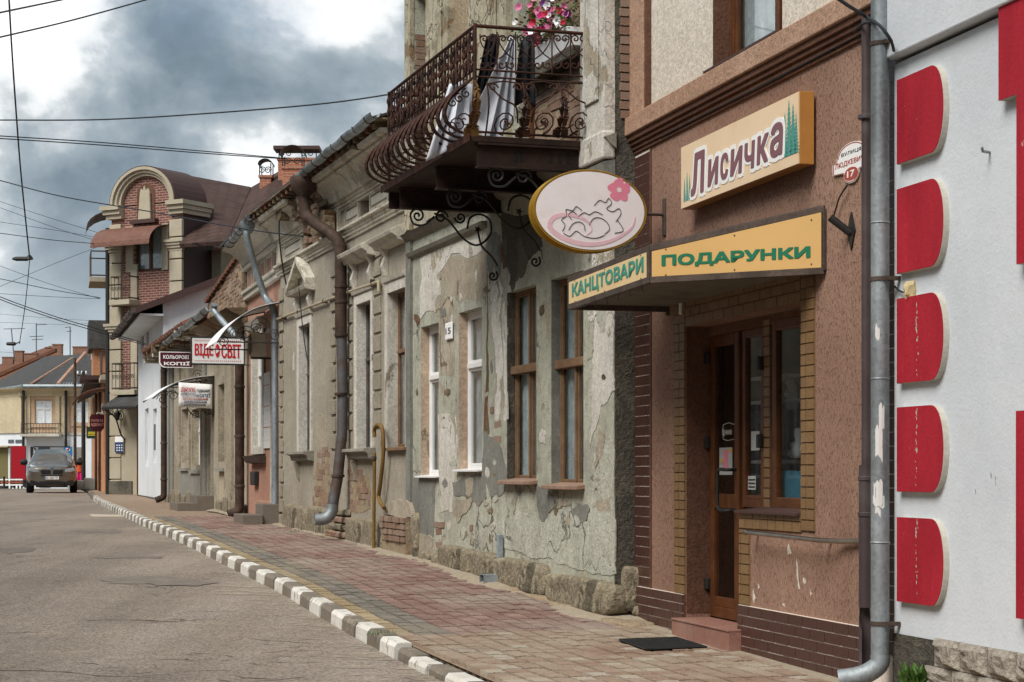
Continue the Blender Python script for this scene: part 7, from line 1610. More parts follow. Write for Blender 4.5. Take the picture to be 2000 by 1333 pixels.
iron_balcony(FT2, .4, 2.6, FT2.z(205, 622), .85, .85, 'side balcony of the tower house over the street', n_bar=9); iron_balcony(FT2, .4, 2.6, FT2.z(205, 820) + 1.0, .5, .8, 'low side balcony of the tower house near the lawyer sign', n_bar=9)
q = MB(); K = 6
zc2 = FT2.z(205, 520)
for i in range(K):
    f = lambda t: (1.0 * math.sin(t * math.pi / 2), zc2 - .6 * (1 - math.cos(t * math.pi / 2)))
    (y0, a), (y1, b) = f(i / K), f((i + 1) / K); q.add([(s, y, z + d_) for s in (.3, 2.4) for y, z in ((y0, a), (y1, b)) for d_ in (0, .03)], [(0, 2, 6, 4), (1, 5, 7, 3), (0, 1, 3, 2), (4, 6, 7, 5)])
q.build('balcony_awning', M['roofbrown'], tw_, M=FTi @ FT2.M)
ec = tag(empty('entrance_canopy', FT.M), 'dark sloping sheet canopy over the tower house entrance', 'canopy')
c0, c1 = FT.s(279, .8), FT.s(212, .8); z0_ = FT.z(245, 796, .9)
q = MB(); q.prism([(0, z0_ + .55), (0, z0_ + .59), (1.1, z0_ + .04), (1.1, z0_)], 'x', c0, c1); q.build('sheet', M['slate'], ec); MB().box(c0, c1, 1.04, 1.12, z0_ - .06, z0_ + .0).build('edge_beam', M['black'], ec)
for s in (c0, c1):
    q = MB(); q.tube(smooth_path([(s, .05, z0_ - 1.0), (s, .25, z0_ - .8), (s, .5, z0_ - .3), (s, 1.0, z0_ - .06)], 5), .025, 5)
    for c_, r in (((.25, z0_ - .25), .2), ((.65, z0_ - .12), .1)): q.tube([(s, x, z) for x, z in spiral(c_, r, 1.7, 0, 18, 1, .2)], .016, 4)
    q.build('bracket', M['black'], ec)
pq = tag(empty('bank_plaque', FT.M), 'blue and white plaque on the tan wall of the tower house', 'sign'); a, b = FT.s(241, .12), FT.s(225, .12); MB().box(a, b, .1, .13, FT.z(233, 884, .12), FT.z(233, 853, .12)).build('plate', M['white'], pq); MB().box(a, b, .125, .136, FT.z(233, 884, .12), FT.z(233, 864, .12)).build('blue_field', M['navy'], pq)
for j in range(3): 
    for i in range(3): z_ = FT.z(233, 870 + j * 5, .12); MB().box(a + .03 + i * .1, a + .08 + i * .1, .136, .139, z_ - .02, z_ + .02).build('print_line', M['white'], pq)
ln = tag(empty('wall_lantern', FT.M), 'small black lantern beside the tower house entrance', 'lamp'); s_, z_ = FT.sz(229, 810, .3); MB().lathe([(.02, -.2), (.07, -.14), (.11, .05), (.05, .12), (.01, .17)], (s_, .3, z_), 8).build('body', M['black'], ln); MB().tube([(s_, 0, z_ + .1), (s_, .15, z_ + .25), (s_, .3, z_ + .17)], .015, 5).build('arm', M['black'], ln)
MB().box(FT.s(272), FT.s(262), -.02, .05, zt0, FT.z(265, 800)).build('entrance_door', M['wood'], tw_); MB().box(FT.s(262), FT.s(217), .0, .12, zt0, FT.z(240, 940)).build('plinth', M['dark_rough'], tw_)
MB().box(FT.s(258), FT.s(219), -.01, .05, zt0, FT.z(240, 800)).build('tan_wall', M['tan'], tw_)
MB().tube([(sT1 + .08, .1, .6), (sT1 + .08, .1, zE1 - .6)], .07, 8).build('wall_pipe', M['black'], tw_)
# ------------------------------------------------------------------ houses at the end of the street
p0 = at(208, 900, 66.); FOr = Frame(p0.x, p0.y, -.243, 1)
oh = empty('orange_house', FOr.M, 'orange rendered house with dark gables beyond the tower house', 'house')
ow = [(3 + 5 * i, 4.1 + 5 * i, EYE + .8, EYE + 2.3, .15) for i in range(4)] + [(1.2 + 5 * i, 2.2 + 5 * i, 1.2, EYE + .4, .15) for i in range(4)]
m = wall(MB(), 0, 24, .2, EYE + 3.4, ow); shell(m, 0, 24, .2, EYE + 3.4, 8, -.4); m.build('wall', M['orange'], oh)
for w_ in ow: window(oh, *w_[:4], -.1, M['pvc'], .08, mull=(.5,), back=None, pane='glass_far')
for s in (.2, 6, 12, 18): MB().box(s, s + .35, 0, .06, .3, EYE + 3.2).build('pilaster', M['orange'], oh)
MB().prism([(.7, EYE + 3.2), (.7, EYE + 3.35), (-3.5, EYE + 5.6), (-3.5, EYE + 5.4)], 'x', 3, 24).build('roof', M['slate'], oh); MB().box(-.2, 3, -4, .9, EYE + 3.2, EYE + 3.35).build('eaves', M['roofbrown'], oh)
MB().box(.3, 3.0, -3, .45, EYE + 3.36, EYE + 4.4).build('dormer_wall', M['orange'], oh); MB().prism([(.1, EYE + 4.3), (3.2, EYE + 4.3), (2.9, EYE + 5.3), (.3, EYE + 5.3)], 'y', -3.5, .6).build('dormer_roof', M['slate'], oh)
for s in (5.5, 11.7): MB().tube([(s, .1, .5), (s, .1, EYE + 3.2)], .05, 6).build('wall_pipe', M['black'], oh)
bp_ = [(1.5, .8), (3.0, 1.2), (4.2, .7)]
q = MB(); K = 6; zc2 = EYE + 2.9
for i in range(K):
    f = lambda t: (1.2 * math.sin(t * math.pi / 2), zc2 - .75 * (1 - math.cos(t * math.pi / 2)))
    (y0, a), (y1, b) = f(i / K), f((i + 1) / K); q.add([(s, y, z + d_) for s in (-.2, 2.6) for y, z in ((y0, a), (y1, b)) for d_ in (0, .04)], [(0, 2, 6, 4), (1, 5, 7, 3), (0, 1, 3, 2), (4, 6, 7, 5)])
q.build('balcony_awning', M['awningbrown'], oh)
for i, (px0, px1, py0, py1, lb) in enumerate(((198, 212, 787, 812, 'grey air conditioner above the lawyer sign'), (188, 197, 806, 813, 'smaller pale air conditioner left of the lawyer sign'))):
    a_ = tag(empty('air_conditioner', at(px0, py1, 70.)), lb, 'air conditioner'); sc_ = 70 / FPX; w_, h_ = (px1 - px0) * sc_, (py1 - py0) * sc_; MB().box(0, w_, 0, .7, 0, h_).build('casing', M['whitecorn'], a_, bevel=.03); MB().lathe([(.01, -.01), (min(w_, h_) * .4, -.01), (min(w_, h_) * .4, -.03), (.01, -.03)], (w_ / 2, 0, h_ / 2), 14, 'y').build('fan_grille', M['frame_dk'], a_)
def board(name, px0, px1, py0, py1, d, mat, label, texts=(), cat='sign', th=.06):
    o = at(px1, py1, d); F_ = Frame(o.x, o.y, -1, 0); t = tag(empty(name, F_.M), label, cat); k = d / FPX; w_, h_ = (px1 - px0) * k, (py1 - py0) * k; z0 = o.z
    MB().box(0, w_, -th, 0, z0, z0 + h_).build('board', M[mat], t)
    for tx, x0, x1, y0, y1, mt_ in texts: lettering(tx, F_, w_ * (1 - x0), z0 + y0 * h_, (x1 - x0) * w_, (y1 - y0) * h_, .001, M[mt_], t, ext=.01, bold=.02)
    return t, w_, h_, z0
M['salmon'] = simple('salmon_lettering', lin('#d49a92'), .5, .3, bump=0)
M['yellowprint'] = simple('yellow_lettering', lin('#c9b83a'), .5, .3, bump=0); M['darkgreen'] = simple('dark_green_sign', (.012, .03, .02), .4, .4, bump=0); M['bluesign'] = simple('blue_sign', lin('#2b6ea3'), .5, .4, bump=0)
t, w_, h_, z0 = board('hanging_sign', 175, 205, 815, 837, 69., 'maroon', 'dark maroon lawyer sign hanging beside the air conditioners', (('АДВОКАТ', .08, .92, .14, .46, 'salmon'), ('ГНАТІВ О.В.', .12, .9, .58, .8, 'salmon')))
MB().prism([(w_ * .1, z0), (w_ * .9, z0), (w_ * .75, z0 - .12), (w_ * .25, z0 - .12)], 'y', -.06, -.002).build('lower_edge', M['maroon'], t); MB().prism([(0, z0 + h_), (w_ * .12, z0 + h_ + .1), (w_ * .88, z0 + h_ + .1), (w_, z0 + h_)], 'y', -.06, -.002).build('upper_edge', M['maroon'], t); MB().tube([(-.6, -.03, z0 + h_ * .9), (0, -.03, z0 + h_ * .9)], .03, 5).build('arm', M['black'], t)
t, w_, h_, z0 = board('hanging_sign', 169, 188, 834, 857, 73., 'darkgreen', 'small dark green sign with yellow print below the lawyer sign')
for z in (.25, .38, .5): MB().box(w_ * .12, w_ * .85, 0, .01, z0 + h_ * z, z0 + h_ * (z + .07)).build('print_line', M['yellowprint'], t)
MB().tube([(0, -.03, z0 + h_), (-.5, -.03, z0 + h_ + .25)], .03, 5).build('arm', M['black'], t)

DY = 120.
cy = at(179, 900, DY); FY = Frame(cy.x, cy.y, -1, 0)
yh = empty('yellow_corner_house', FY.M, 'ochre two-storey corner house with white ground floor closing the street', 'house')
sy = FY.s(47); zg_ = .2; zmid = FY.z(100, 846); zev = FY.z(100, 760)
yw = [(FY.s(101), FY.s(70), FY.z(85, 832), FY.z(85, 783), .2), (FY.s(172), FY.s(147), FY.z(160, 830), FY.z(160, 785), .2)]
MB().box(0, sy, -10, .05, zg_, zmid).build('ground_floor_wall', M['whitehouse'], yh)
m = wall(MB(), 0, sy, zmid, zev, yw); shell(m, 0, sy, zmid, zev, 10, -.4); m.build('upper_wall', M['yellow'], yh)
for w_ in yw: window(yh, *w_[:4], -.05, M['pvc'], .1, mull=(.5,), rails=(.68,), back=None, pane='curtain_w'); f_ = MB(); ring(f_, w_[0] - .3, w_[1] + .3, w_[2] - .1, w_[3] + .3, .24, 0, .06); f_.build('surround', M['yellow'], yh)
for p0_, p1_ in ((52, 60), (109, 117), (121, 129), (173, 178)): MB().box(FY.s(p1_), FY.s(p0_), 0, .12, zmid, zev - .1).build('pilaster', M['palecol'], yh)
MB().prism([(0, zev - .5), (.15, zev - .45), (.2, zev - .2), (.55, zev - .02), (.6, zev + .06), (0, zev + .08)], 'x', -.1, sy + .3).build('cornice', M['palecol'], yh); MB().box(0, sy, 0, .1, zmid - .15, zmid + .02).build('string_course', M['whitecorn'], yh)
for px in (48, 131): MB().tube([(FY.s(px), .3, .5), (FY.s(px), .3, zev - .1)], .09, 8).build('wall_pipe', M['black'], yh)
MB().box(FY.s(65), FY.s(60), .05, .09, .5, FY.z(62, 873)).build('dark_panel', M['black'], yh); MB().box(FY.s(163), FY.s(148), .05, .1, .8, FY.z(155, 874)).build('roller_shutter', M['greyrender'], yh); MB().box(FY.s(98), FY.s(76), .05, .12, .5, FY.z(90, 874)).build('shop_door', M['glass_far'], yh)
cyl = FY.w(sy, 0, 0); FYL = Frame(cyl.x, cyl.y, -.72, .69); yl_ = FYL.s(-60)
lw = [bop(a, b, 794, 834, .2, FYL) for a, b in ((11, 16), (23, 28), (33, 37), (42, 45))]
zv = [min(x[2] for x in lw), max(x[3] for x in lw)]; lw = [(x[0], x[1], zmid + .4, zmid + 2.0, .2) for x in lw]
m = wall(MB(), 0, yl_, zmid, zev, lw); Mi = FY.M.inverted() @ FYL.M; m.build('side_upper_wall', M['yellow'], yh, M=Mi); MB().box(0, yl_, -6, .05, zg_, zmid).build('side_ground_wall', M['whitehouse'], yh, M=Mi)
for w_ in lw:
    o = window(yh, *w_[:4], -.05, M['oldwood'], .08, mull=(.5,), back=None, pane='glass_far'); o.matrix_local = Mi
for i in range(6): s = FYL.s(47 - 8 * i - 2); MB().box(s, s + .5, 0, .14, zmid, zev - .3).build('pilaster', M['palecol'], yh, M=Mi)
MB().prism([(0, zev - .6), (.15, zev - .5), (.2, zev - .2), (.55, zev - .02), (.6, zev + .06), (0, zev + .08)], 'x', -.1, yl_).build('cornice', M['palecol'], yh, M=Mi)
for a, b in ((18, 29), (32, 46)): s0_, z1_ = FYL.sz(b, 859); s1_, z0_ = FYL.sz(a, 866); MB().box(min(s0_, s1_), max(s0_, s1_), .05, .08, z0_, z1_).build('vent_window', M['glass_far'], yh, M=Mi)
FYi = FY.M.inverted()
e = [at(-40, 768, 131.), at(5, 763, 126.), at(46, 756, 119.3), at(180, 756, 119.3), at(182, 740, 126.), at(166, 691, 130.), at(150, 697, 133.), at(100, 702, 140.)]
M['corrug'] = M['slate']
wpoly('roof', [at(113, 754, 119.3), at(167, 692, 130.), at(150, 697, 131.), at(20, 760, 125.), at(46, 756, 119.3)], 'slate', .15, yh, FYi); wpoly('roof', [at(-40, 770, 134.), at(20, 760, 125.), at(150, 697, 131.), at(90, 700, 140.)], 'slate', .15, yh, FYi); wpoly('roof', [at(113, 754, 119.3), at(181, 756, 119.3), at(182, 712, 126.), at(167, 692, 130.)], 'slate', .15, yh, FYi)
def seam(a, b, r, mat, nm='roof_ridge'): MB().tube([FYi @ a, FYi @ b], r, 6).build(nm, M[mat], yh)
M['ridge'] = rust('rusty_pale_ridge_metal', lin('#b59a86'), lin('#a3694a'))
seam(at(113, 753, 119.), at(167, 691, 129.8), .17, 'ridge'); seam(at(60, 751, 119.5), at(142, 700, 130.), .08, 'ridge'); seam(at(-40, 768, 133.), at(20, 759, 124.6), .14, 'galv', 'roof_gutter'); seam(at(20, 759, 124.6), at(46, 755, 119.), .14, 'galv', 'roof_gutter'); seam(at(46, 755, 119.), at(180, 755, 119.), .14, 'galv', 'roof_gutter')
for i in range(12): seam(at(118 + i * 5.2, 752, 119.1), at(167 + i * 1.2, 693 + i * 1.6, 129.5), .05, 'galv2', 'roof_rib')
iron_balcony(FY, FY.s(114, 1), FY.s(41, 1), FY.z(78, 848, 1), 1.0, .65, 'scrolled iron balcony of the ochre corner house', slab='whitecorn', n_bar=12)
t, w_, h_, z0 = board('road_sign', 124, 141, 873, 892, 104., 'bluesign', 'blue square road sign behind the parked car'); MB().box(w_ * .25, w_ * .7, 0, .02, z0 + h_ * .6, z0 + h_ * .85).build('white_symbol', M['white'], t); MB().box(w_ * .42, w_ * .54, 0, .02, z0 + h_ * .1, z0 + h_ * .6).build('white_symbol', M['white'], t); MB().box(w_ * .4, w_ * .65, .02, .03, z0 + h_ * .68, z0 + h_ * .8).build('red_symbol', M['red'], t); MB().tube([(w_ / 2, -.1, z0 - 1.6), (w_ / 2, -.1, z0 + h_)], .04, 6).build('post', M['galv'], t)
# roofs and chimneys behind the corner house
bkh = empty('brick_roof_house', at(60, 930, 150.), 'old house with a long brick fire wall and clay roof behind the corner house', 'house')
Bi = Matrix.Translation(at(60, 930, 150.)).inverted()
wpoly('fire_wall', [at(-60, 800, 150.), at(-60, 765, 150.), at(112, 688, 150.), at(140, 705, 150.), at(140, 800, 150.)], 'oldbrick_far', .6, bkh, Bi); wpoly('parapet', [at(-60, 765, 149.), at(112, 688, 149.), at(112, 682, 149.), at(-60, 757, 149.)], 'clay', .8, bkh, Bi)
wpoly('roof', [at(-60, 752, 158.), at(60, 706, 158.), at(112, 684, 158.), at(100, 676, 164.), at(-60, 735, 164.)], 'clay', .3, bkh, Bi); wpoly('end_wall', [at(-60, 760, 165.), at(-60, 715, 165.), at(44, 712, 165.), at(60, 760, 165.)], 'beige', .5, bkh, Bi)
for px0, px1, py0, py1, d, lb in ((4, 25, 699, 714, 160., 'leftmost squat brick chimney above the far roofs'), (28, 44, 687, 706, 158., 'brick chimney under the broken aerial'), (47, 72, 692, 718, 156., 'broad brick chimney in the middle of the far roofs'), (88, 102, 680, 692, 154., 'small brick chimney high on the far fire wall'), (102, 120, 674, 702, 152., 'tall brick chimney at the peak of the far fire wall'), (142, 174, 679, 700, 140., 'wide soot-topped brick chimney right of the slate roof')):
    chim('chimney', px0, px1, py0, py1, d, 'oldbrick_far', lb)
def aerial(px, py0, py1, d, arms, label, lean=0):
    t = tag(empty('roof_aerial', at(px, py1, d)), label, 'aerial'); k = d / FPX; h = (py1 - py0) * k; MB().tube([(0, 0, -.6), (lean, 0, h)], .045, 5).build('mast', M['aerial'], t)
    for a0, a1, y in arms: z = (py1 - y) * k; MB().tube([((a0 - px) * k, 0, z), ((a1 - px) * k, 0, z + .05)], .03, 4).build('boom', M['aerial'], t)
aerial(28, 642, 690, 158., ((7, 49, 643), (14, 26, 674)), 'leaning aerial with a long top bar above the leftmost chimneys', -.25); aerial(71, 632, 695, 155., ((58, 85, 658), (62, 84, 664), (71, 92, 635)), 'tall aerial with crossing booms over the broad chimney'); aerial(137, 638, 698, 145., ((127, 138, 640), (130, 140, 648)), 'thin aerial mast left of the soot-topped chimney'); aerial(182, 655, 700, 128., ((178, 185, 662),), 'short aerial mast beside the dark dormer roof')
# utility poles
def pole(name, px, py0, py1, d, r, mat, label, cross=()):
    t = tag(empty(name, at(px, py1, d)), label, 'pole'); h = (py1 - py0) * d / FPX; MB().tube([(0, 0, -.3), (0, 0, h)], [r, r * .8], 10).build('shaft', M[mat], t, smooth=True)
    for a0, a1, y in cross:
        k = d / FPX; z = (py1 - y) * k; MB().tube([((a0 - px) * k, 0, z), ((a1 - px) * k, 0, z)], .06, 5).build('cross_arm', M['black'], t)
        for a in (a0, (a0 + a1) / 2, a1): MB().lathe([(.03, 0), (.05, .05), (.04, .14), (.01, .16)], ((a - px) * k, 0, z + .04), 6).build('insulator', M['white'], t)
pole('utility_pole', 146.5, 700, 948, 96., .085, 'rustpipe', 'slim rusty utility pole behind the parked car'); pole('utility_pole', 163, 726, 952, 90., .11, 'black', 'dark wooden utility pole with cross arm near the woman', ((152, 168, 733),))
# kiosk, red hoarding, barrier
kk = tag(empty('kiosk', at(-8, 938, 98.)), 'olive kiosk cut off by the left edge', 'kiosk'); k = 98 / FPX; M['olive'] = simple('olive_sheet', lin('#77714a'), .6, .3, var=.06)
MB().box(-40 * k, 24 * k, 0, 3, -.3, 66 * k).build('walls', M['olive'], kk); MB().box(-42 * k, 26 * k, -.3, 3.2, 64 * k, 67 * k).build('roof', M['palecol'], kk); MB().box(24.2 * k, 27.5 * k, -.02, .1, -.3, 62 * k).build('corner_trim', M['white'], kk)
M['bannerred'] = simple('deep_red_sheet', lin('#9c1624'), .7, .2, var=.06)
hd = tag(empty('red_hoarding', at(22, 938, 97.)), 'plain tall red hoarding beside the kiosk at left', 'hoarding'); MB().box(0, 27 * k, 0, .12, 0, 66 * k).build('sheet', M['bannerred'], hd)
for x in (0.05, 27 * k - .05): MB().tube([(x, .18, -.4), (x, .18, 66 * k)], .05, 6).build('post', M['black'], hd)
br = tag(empty('striped_barrier', at(0, 951, 92.)), 'low white and red lattice barrier below the hoarding', 'barrier'); k = 92 / FPX
for j in range(3): MB().box(-4 * k, 44 * k, 0, .05, .05 + .13 * j, .12 + .13 * j).build('board', M['white'] if j != 1 else M['redink'], br)
for i in range(7): MB().box(i * 7 * k - .04, i * 7 * k + .04, .05, .1, -.1, .42).build('upright', M['black'], br)
bl = tag(empty('bollard', at(8, 951, 90.)), 'black bollard on a round foot at the far left', 'bollard'); MB().lathe([(.22, -.1), (.22, 0), (.05, .06), (.045, .45), (.06, .47), (.01, .5)], (0, 0, 0), 12).build('post', M['black'], bl, smooth=True)
pb = tag(empty('planter_blocks', at(188, 948, 78.)), 'stacked concrete blocks and pots at the orange house foot', 'planter')
for i, (x, w_, h_) in enumerate(((-.5, .5, .3), (0, .6, .45), (.4, .5, .7), (-.9, .35, .2))): MB().box(x, x + w_, .2 * (i % 2), .2 * (i % 2) + .5, -.2, h_).build('block', M['greyrender'], pb, bevel=.03)
MB().lathe([(.1, .45), (.22, .75), (.2, .78), (.02, .7)], (.25, -.1, 0), 10).build('pot', M['black'], pb)

# ------------------------------------------------------------------ parked car
DC = 73.; pc = at(101, 962, DC)
car = empty('parked_car', Matrix.Translation((pc.x, pc.y, zroad(DC))) @ Matrix.Rotation(R(13.5), 4, 'Z'), 'grey-beige sport utility car parked facing the camera', 'car')
k = NT('metallic_grey_beige_paint', .28, .5, .75); k.col(lin('#7b7368')); k.b.inputs['Coat Weight'].default_value = .8; M['carpaint'] = k.m
M['cardark'] = simple('black_car_plastic', (.012, .012, .012), .5, .4, bump=0); M['tyre'] = simple('tyre_rubber', (.014, .014, .014), .8, .2, bump=0); M['lamp'] = simple('headlamp_glass', (.25, .27, .28), .1, .7, var=.4, scale=20, bump=0)
M['screen'] = simple('dark_car_glass', (.20, .23, .24), .06, 1, .55, bump=0)
st_ = [(-.02, .27, .66, .78, .45, .82, .74, .70, .95, 1.0), (.12, .25, .80, .90, .46, .93, .78, .78, 1.0, 1.05), (.45, .25, .88, .965, .5, .975, .84, .84, 1.06, 1.11), (1.0, .25, .9, .985, .5, .99, .9, .86, 1.10, 1.16), (1.45, .25, .9, .985, .5, .99, .95, .84, 1.14, 1.19), (1.75, .25, .9, .985, .5, .985, .98, .74, 1.42, 1.46), (2.2, .25, .9, .985, .5, .98, 1.0, .66, 1.66, 1.71), (3.2, .25, .9, .985, .5, .98, 1.02, .67, 1.68, 1.745), (4.2, .27, .9, .98, .5, .97, 1.02, .63, 1.62, 1.69), (4.7, .3, .86, .95, .5, .94, 1.0, .58, 1.3, 1.36), (4.88, .35, .8, .9, .52, .88, .95, .55, 1.08, 1.1)]
m = MB(); K = 12
for y, zb_, w1, w2, z1_, w3, z2_, w4, z3_, zt_ in st_:
    h_ = [(0, zb_), (w1 * .9, zb_), (w2, z1_), (w3, z2_), (w4, z3_), (w4 * .55, zt_ - .01), (0, zt_)]
    m.v += [(x, y, z) for x, z in h_] + [(-x, y, z) for x, z in h_[1:-1][::-1]]
for i in range(len(st_) - 1): m.f += [[i * K + j, i * K + (j + 1) % K, (i + 1) * K + (j + 1) % K, (i + 1) * K + j] for j in range(K)]
m.f += [list(range(K))[::-1], [(len(st_) - 1) * K + j for j in range(K)]]; m.mi = [0] * len(m.f)
body = m.build('body', M['carpaint'], car, smooth=True); body.modifiers.new('s', 'SUBSURF').render_levels = 2
ws = MB(); G_ = lambda x, t: (x * (1 - t) + x * t * .8, 1.44 + .76 * t - .02, 1.175 + .515 * t + .02 - .03 * (abs(x) / .8) ** 2)
for i in range(8):
    for j in range(4): ws.quad(*[G_(-.78 + 1.56 * a / 8, b / 4) for a, b in ((i, j), (i + 1, j), (i + 1, j + 1), (i, j + 1))])
ws.build('windscreen', M['screen'], car, smooth=True)
for sg in (-1, 1):
    MB().prism([(sg * .03, .72), (sg * .06, .90), (sg * .40, .91), (sg * .44, .85), (sg * .38, .73)], 'y', -.05, .1).build('grille', M['cardark'], car, bevel=.02)
    MB().prism([(sg * .48, .80), (sg * .50, .93), (sg * .84, .97), (sg * .88, .86), (sg * .70, .80)], 'y', .0, .3).build('headlight', M['lamp'], car, bevel=.02)
    MB().prism([(sg * .48, .30), (sg * .50, .42), (sg * .78, .50), (sg * .84, .36), (sg * .78, .28)], 'y', -.01, .15).build('air_intake', M['cardark'], car)
    MB().lathe([(.06, 0), (.06, -.03), (.045, -.035)], (sg * .66, .07, .63), 12, 'y').build('fog_lamp', M['lamp'], car)
    for y in (.95, 3.9):
        wl = MB().lathe([(.2, -.13), (.36, -.13), (.385, -.09), (.385, .09), (.36, .13), (.2, .13)], (sg * .83, y, .385), 24, 'x').build('wheel', M['tyre'], car, smooth=True); MB().lathe([(.02, .1), (.24, .1), (.26, .13), (.02, .12)], (sg * .83 - (0 if sg > 0 else .23), y, .385), 12, 'x').build('rim', M['galv'], wl)
    mi = MB().lathe([(.02, -.16), (.11, -.12), (.13, 0), (.11, .1), (.02, .14)], (sg * 1.06, 1.62, 1.2), 10, 'x').build('mirror', M['cardark'], car, smooth=True)
    MB().tube([(sg * .66, 2.1, 1.72), (sg * .68, 2.4, 1.80), (sg * .68, 4.0, 1.79), (sg * .64, 4.3, 1.70)], .025, 6).build('roof_rail', M['cardark'], car)
MB().box(-.72, .72, 2.5, 2.58, 1.80, 1.84).build('roof_bar', M['cardark'], car, bevel=.01)
MB().box(-.48, .48, -.035, .1, .30, .46).build('lower_intake', M['cardark'], car, bevel=.02); MB().box(-.42, .42, -.045, .05, .66, .70).build('upper_intake', M['cardark'], car, bevel=.01)
pl = MB().box(-.27, .27, -.075, -.05, .53, .645).build('number_plate', M['white'], car); MB().box(-.27, -.23, -.078, -.0755, .532, .643).build('plate_band', M['bluesign'], pl)
tm = text_mb('BC 4607 TP', .44, .075, .002, bold=.01); tm.v = [(-.21 + x, -.0755 - z, .55 + y) for x, y, z in tm.v]; tm.build('plate_lettering', M['ink'], pl)
MB().lathe([(.045, 0), (.045, -.008), (.03, -.012)], (0, -.015, .965), 14, 'y').build('badge', M['bluesign'], car)
MB().box(-.6, .6, .3, 4.4, .22, .3).build('underbody', M['cardark'], car)
# ------------------------------------------------------------------ walking woman
DW = 104.; wp = at(156, 950, DW); wo_ = empty('person', Matrix.Translation((wp.x, wp.y, zpave(DW) - .02)), 'person in orange top and pink trousers walking behind the parked car', 'person')
M['skin'] = simple('skin', lin('#b98a6e'), .6, .3, bump=0); M['hair'] = simple('dark_hair', (.03, .018, .012), .7, .2, bump=0); M['otop'] = simple('orange_red_top', lin('#c9502f'), .85, .1, bump=.1); M['ptrous'] = simple('bright_pink_trousers', lin('#d61f74'), .85, .1, bump=.1)
J = {'pel': (0, 0, .88), 'bel': (0, 0, 1.0), 'che': (0, -.02, 1.22), 'nek': (0, -.02, 1.38), 'hea': (0, -.03, 1.46), 'top': (0, -.03, 1.60), 'lh': (.09, 0, .84), 'lk': (.10, -.10, .46), 'la': (.10, -.04, .08), 'lt': (.11, -.16, .03), 'rh': (-.09, 0, .84), 'rk': (-.09, .02, .46), 'ra': (-.09, .16, .10), 'rt': (-.09, .06, .03), 'ls': (.18, -.01, 1.32), 'le': (.23, .03, 1.06), 'lw': (.22, -.08, .86), 'lf': (.22, -.11, .77), 'rs': (-.18, -.01, 1.32), 're': (-.24, -.02, 1.06), 'rw': (-.24, -.12, .88), 'rf': (-.24, -.15, .79)}
E_ = [('pel', 'bel'), ('bel', 'che'), ('che', 'nek'), ('nek', 'hea'), ('hea', 'top'), ('pel', 'lh'), ('lh', 'lk'), ('lk', 'la'), ('la', 'lt'), ('pel', 'rh'), ('rh', 'rk'), ('rk', 'ra'), ('ra', 'rt'), ('che', 'ls'), ('ls', 'le'), ('le', 'lw'), ('lw', 'lf'), ('che', 'rs'), ('rs', 're'), ('re', 'rw'), ('rw', 'rf')]
RD_ = {'pel': .15, 'bel': .13, 'che': .14, 'nek': .055, 'hea': .085, 'top': .075, 'lh': .10, 'rh': .10, 'lk': .065, 'rk': .065, 'la': .045, 'ra': .045, 'lt': .035, 'rt': .035, 'ls': .06, 'rs': .06, 'le': .045, 're': .045, 'lw': .032, 'rw': .032, 'lf': .028, 'rf': .028}
ks_ = list(J); me = bpy.data.meshes.new('body'); me.from_pydata([J[q] for q in ks_], [(ks_.index(a), ks_.index(b)) for a, b in E_], []); bo_ = bpy.data.objects.new('body', me); C.objects.link(bo_); bo_.parent = wo_; bo_.modifiers.new('skin', 'SKIN')
for i, q in enumerate(ks_): me.skin_vertices[0].data[i].radius = (RD_[q], RD_[q] * .85)
me.skin_vertices[0].data[0].use_root = True; bo_.modifiers.new('sub', 'SUBSURF').render_levels = 2; me.materials.append(M['skin'])
MB().lathe([(.16, 0), (.165, .1), (.14, .22), (.16, .36), (.17, .44), (.08, .50)], (0, -.01, .86), 14).build('top', M['otop'], wo_, smooth=True)
for sg, q in ((1, 'l'), (-1, 'r')): 
    MB().tube([J[q + 'h'], J[q + 'k'], J[q + 'a']], [.125, .088, .085], 10).build('trouser_leg', M['ptrous'], wo_, smooth=True); MB().tube([J[q + 's'], Vector(J[q + 's']).lerp(Vector(J[q + 'e']), .6)], [.078, .066], 8).build('sleeve', M['otop'], wo_, smooth=True)
MB().lathe([(.02, -.12), (.095, -.06), (.10, .03), (.07, .09), (.01, .11)], (0, .0, 1.54), 12).build('hair', M['hair'], wo_, smooth=True)

# ------------------------------------------------------------------ overhead wires
def wire(pts, r, label, grp='overhead wires'): return cable('overhead_wire', [at(*p) for p in pts], r, label, k=5, sm=6, group=grp)
wire([(-60, 38, 14), (0, 25, 15), (120, 0, 17), (260, -30, 19)], .008, 'short dark wire crossing the top left corner')
wire([(-60, 88, 15), (0, 73, 16), (140, 40, 18), (285, 0, 20), (420, -40, 22)], .008, 'second dark wire from the left edge to the top')
wire([(-60, 236, 24), (0, 235, 24), (200, 234, 23), (420, 221, 22), (640, 202, 21), (797, 179, 20.5)], .009, 'long dark wire sagging across the sky to the balcony house')
wire([(-60, 262, 40), (0, 266, 41), (200, 279, 44), (400, 296, 47), (560, 310, 50)], .013, 'upper of two paired wires running to the wide chimney'); wire([(-60, 268, 40), (0, 271, 41), (200, 284, 44), (400, 300, 47), (560, 311, 50)], .013, 'lower of two paired wires running to the wide chimney')
wire([(-60, 340, 34), (0, 353, 34), (120, 384, 33), (300, 415, 31), (480, 448, 29), (600, 463, 28)], .010, 'dark wire slanting from the left edge to the grey house frieze')
wire([(16, -30, 30), (22, 80, 32), (30, 200, 34), (40, 330, 37), (52, 450, 40), (58, 506, 42)], .016, 'twisted black cable hanging steeply at the far left')
wire([(58, 506, 42), (50, 590, 44), (38, 672, 46)], .010, 'thin cable hanging below the street lamp fitting')
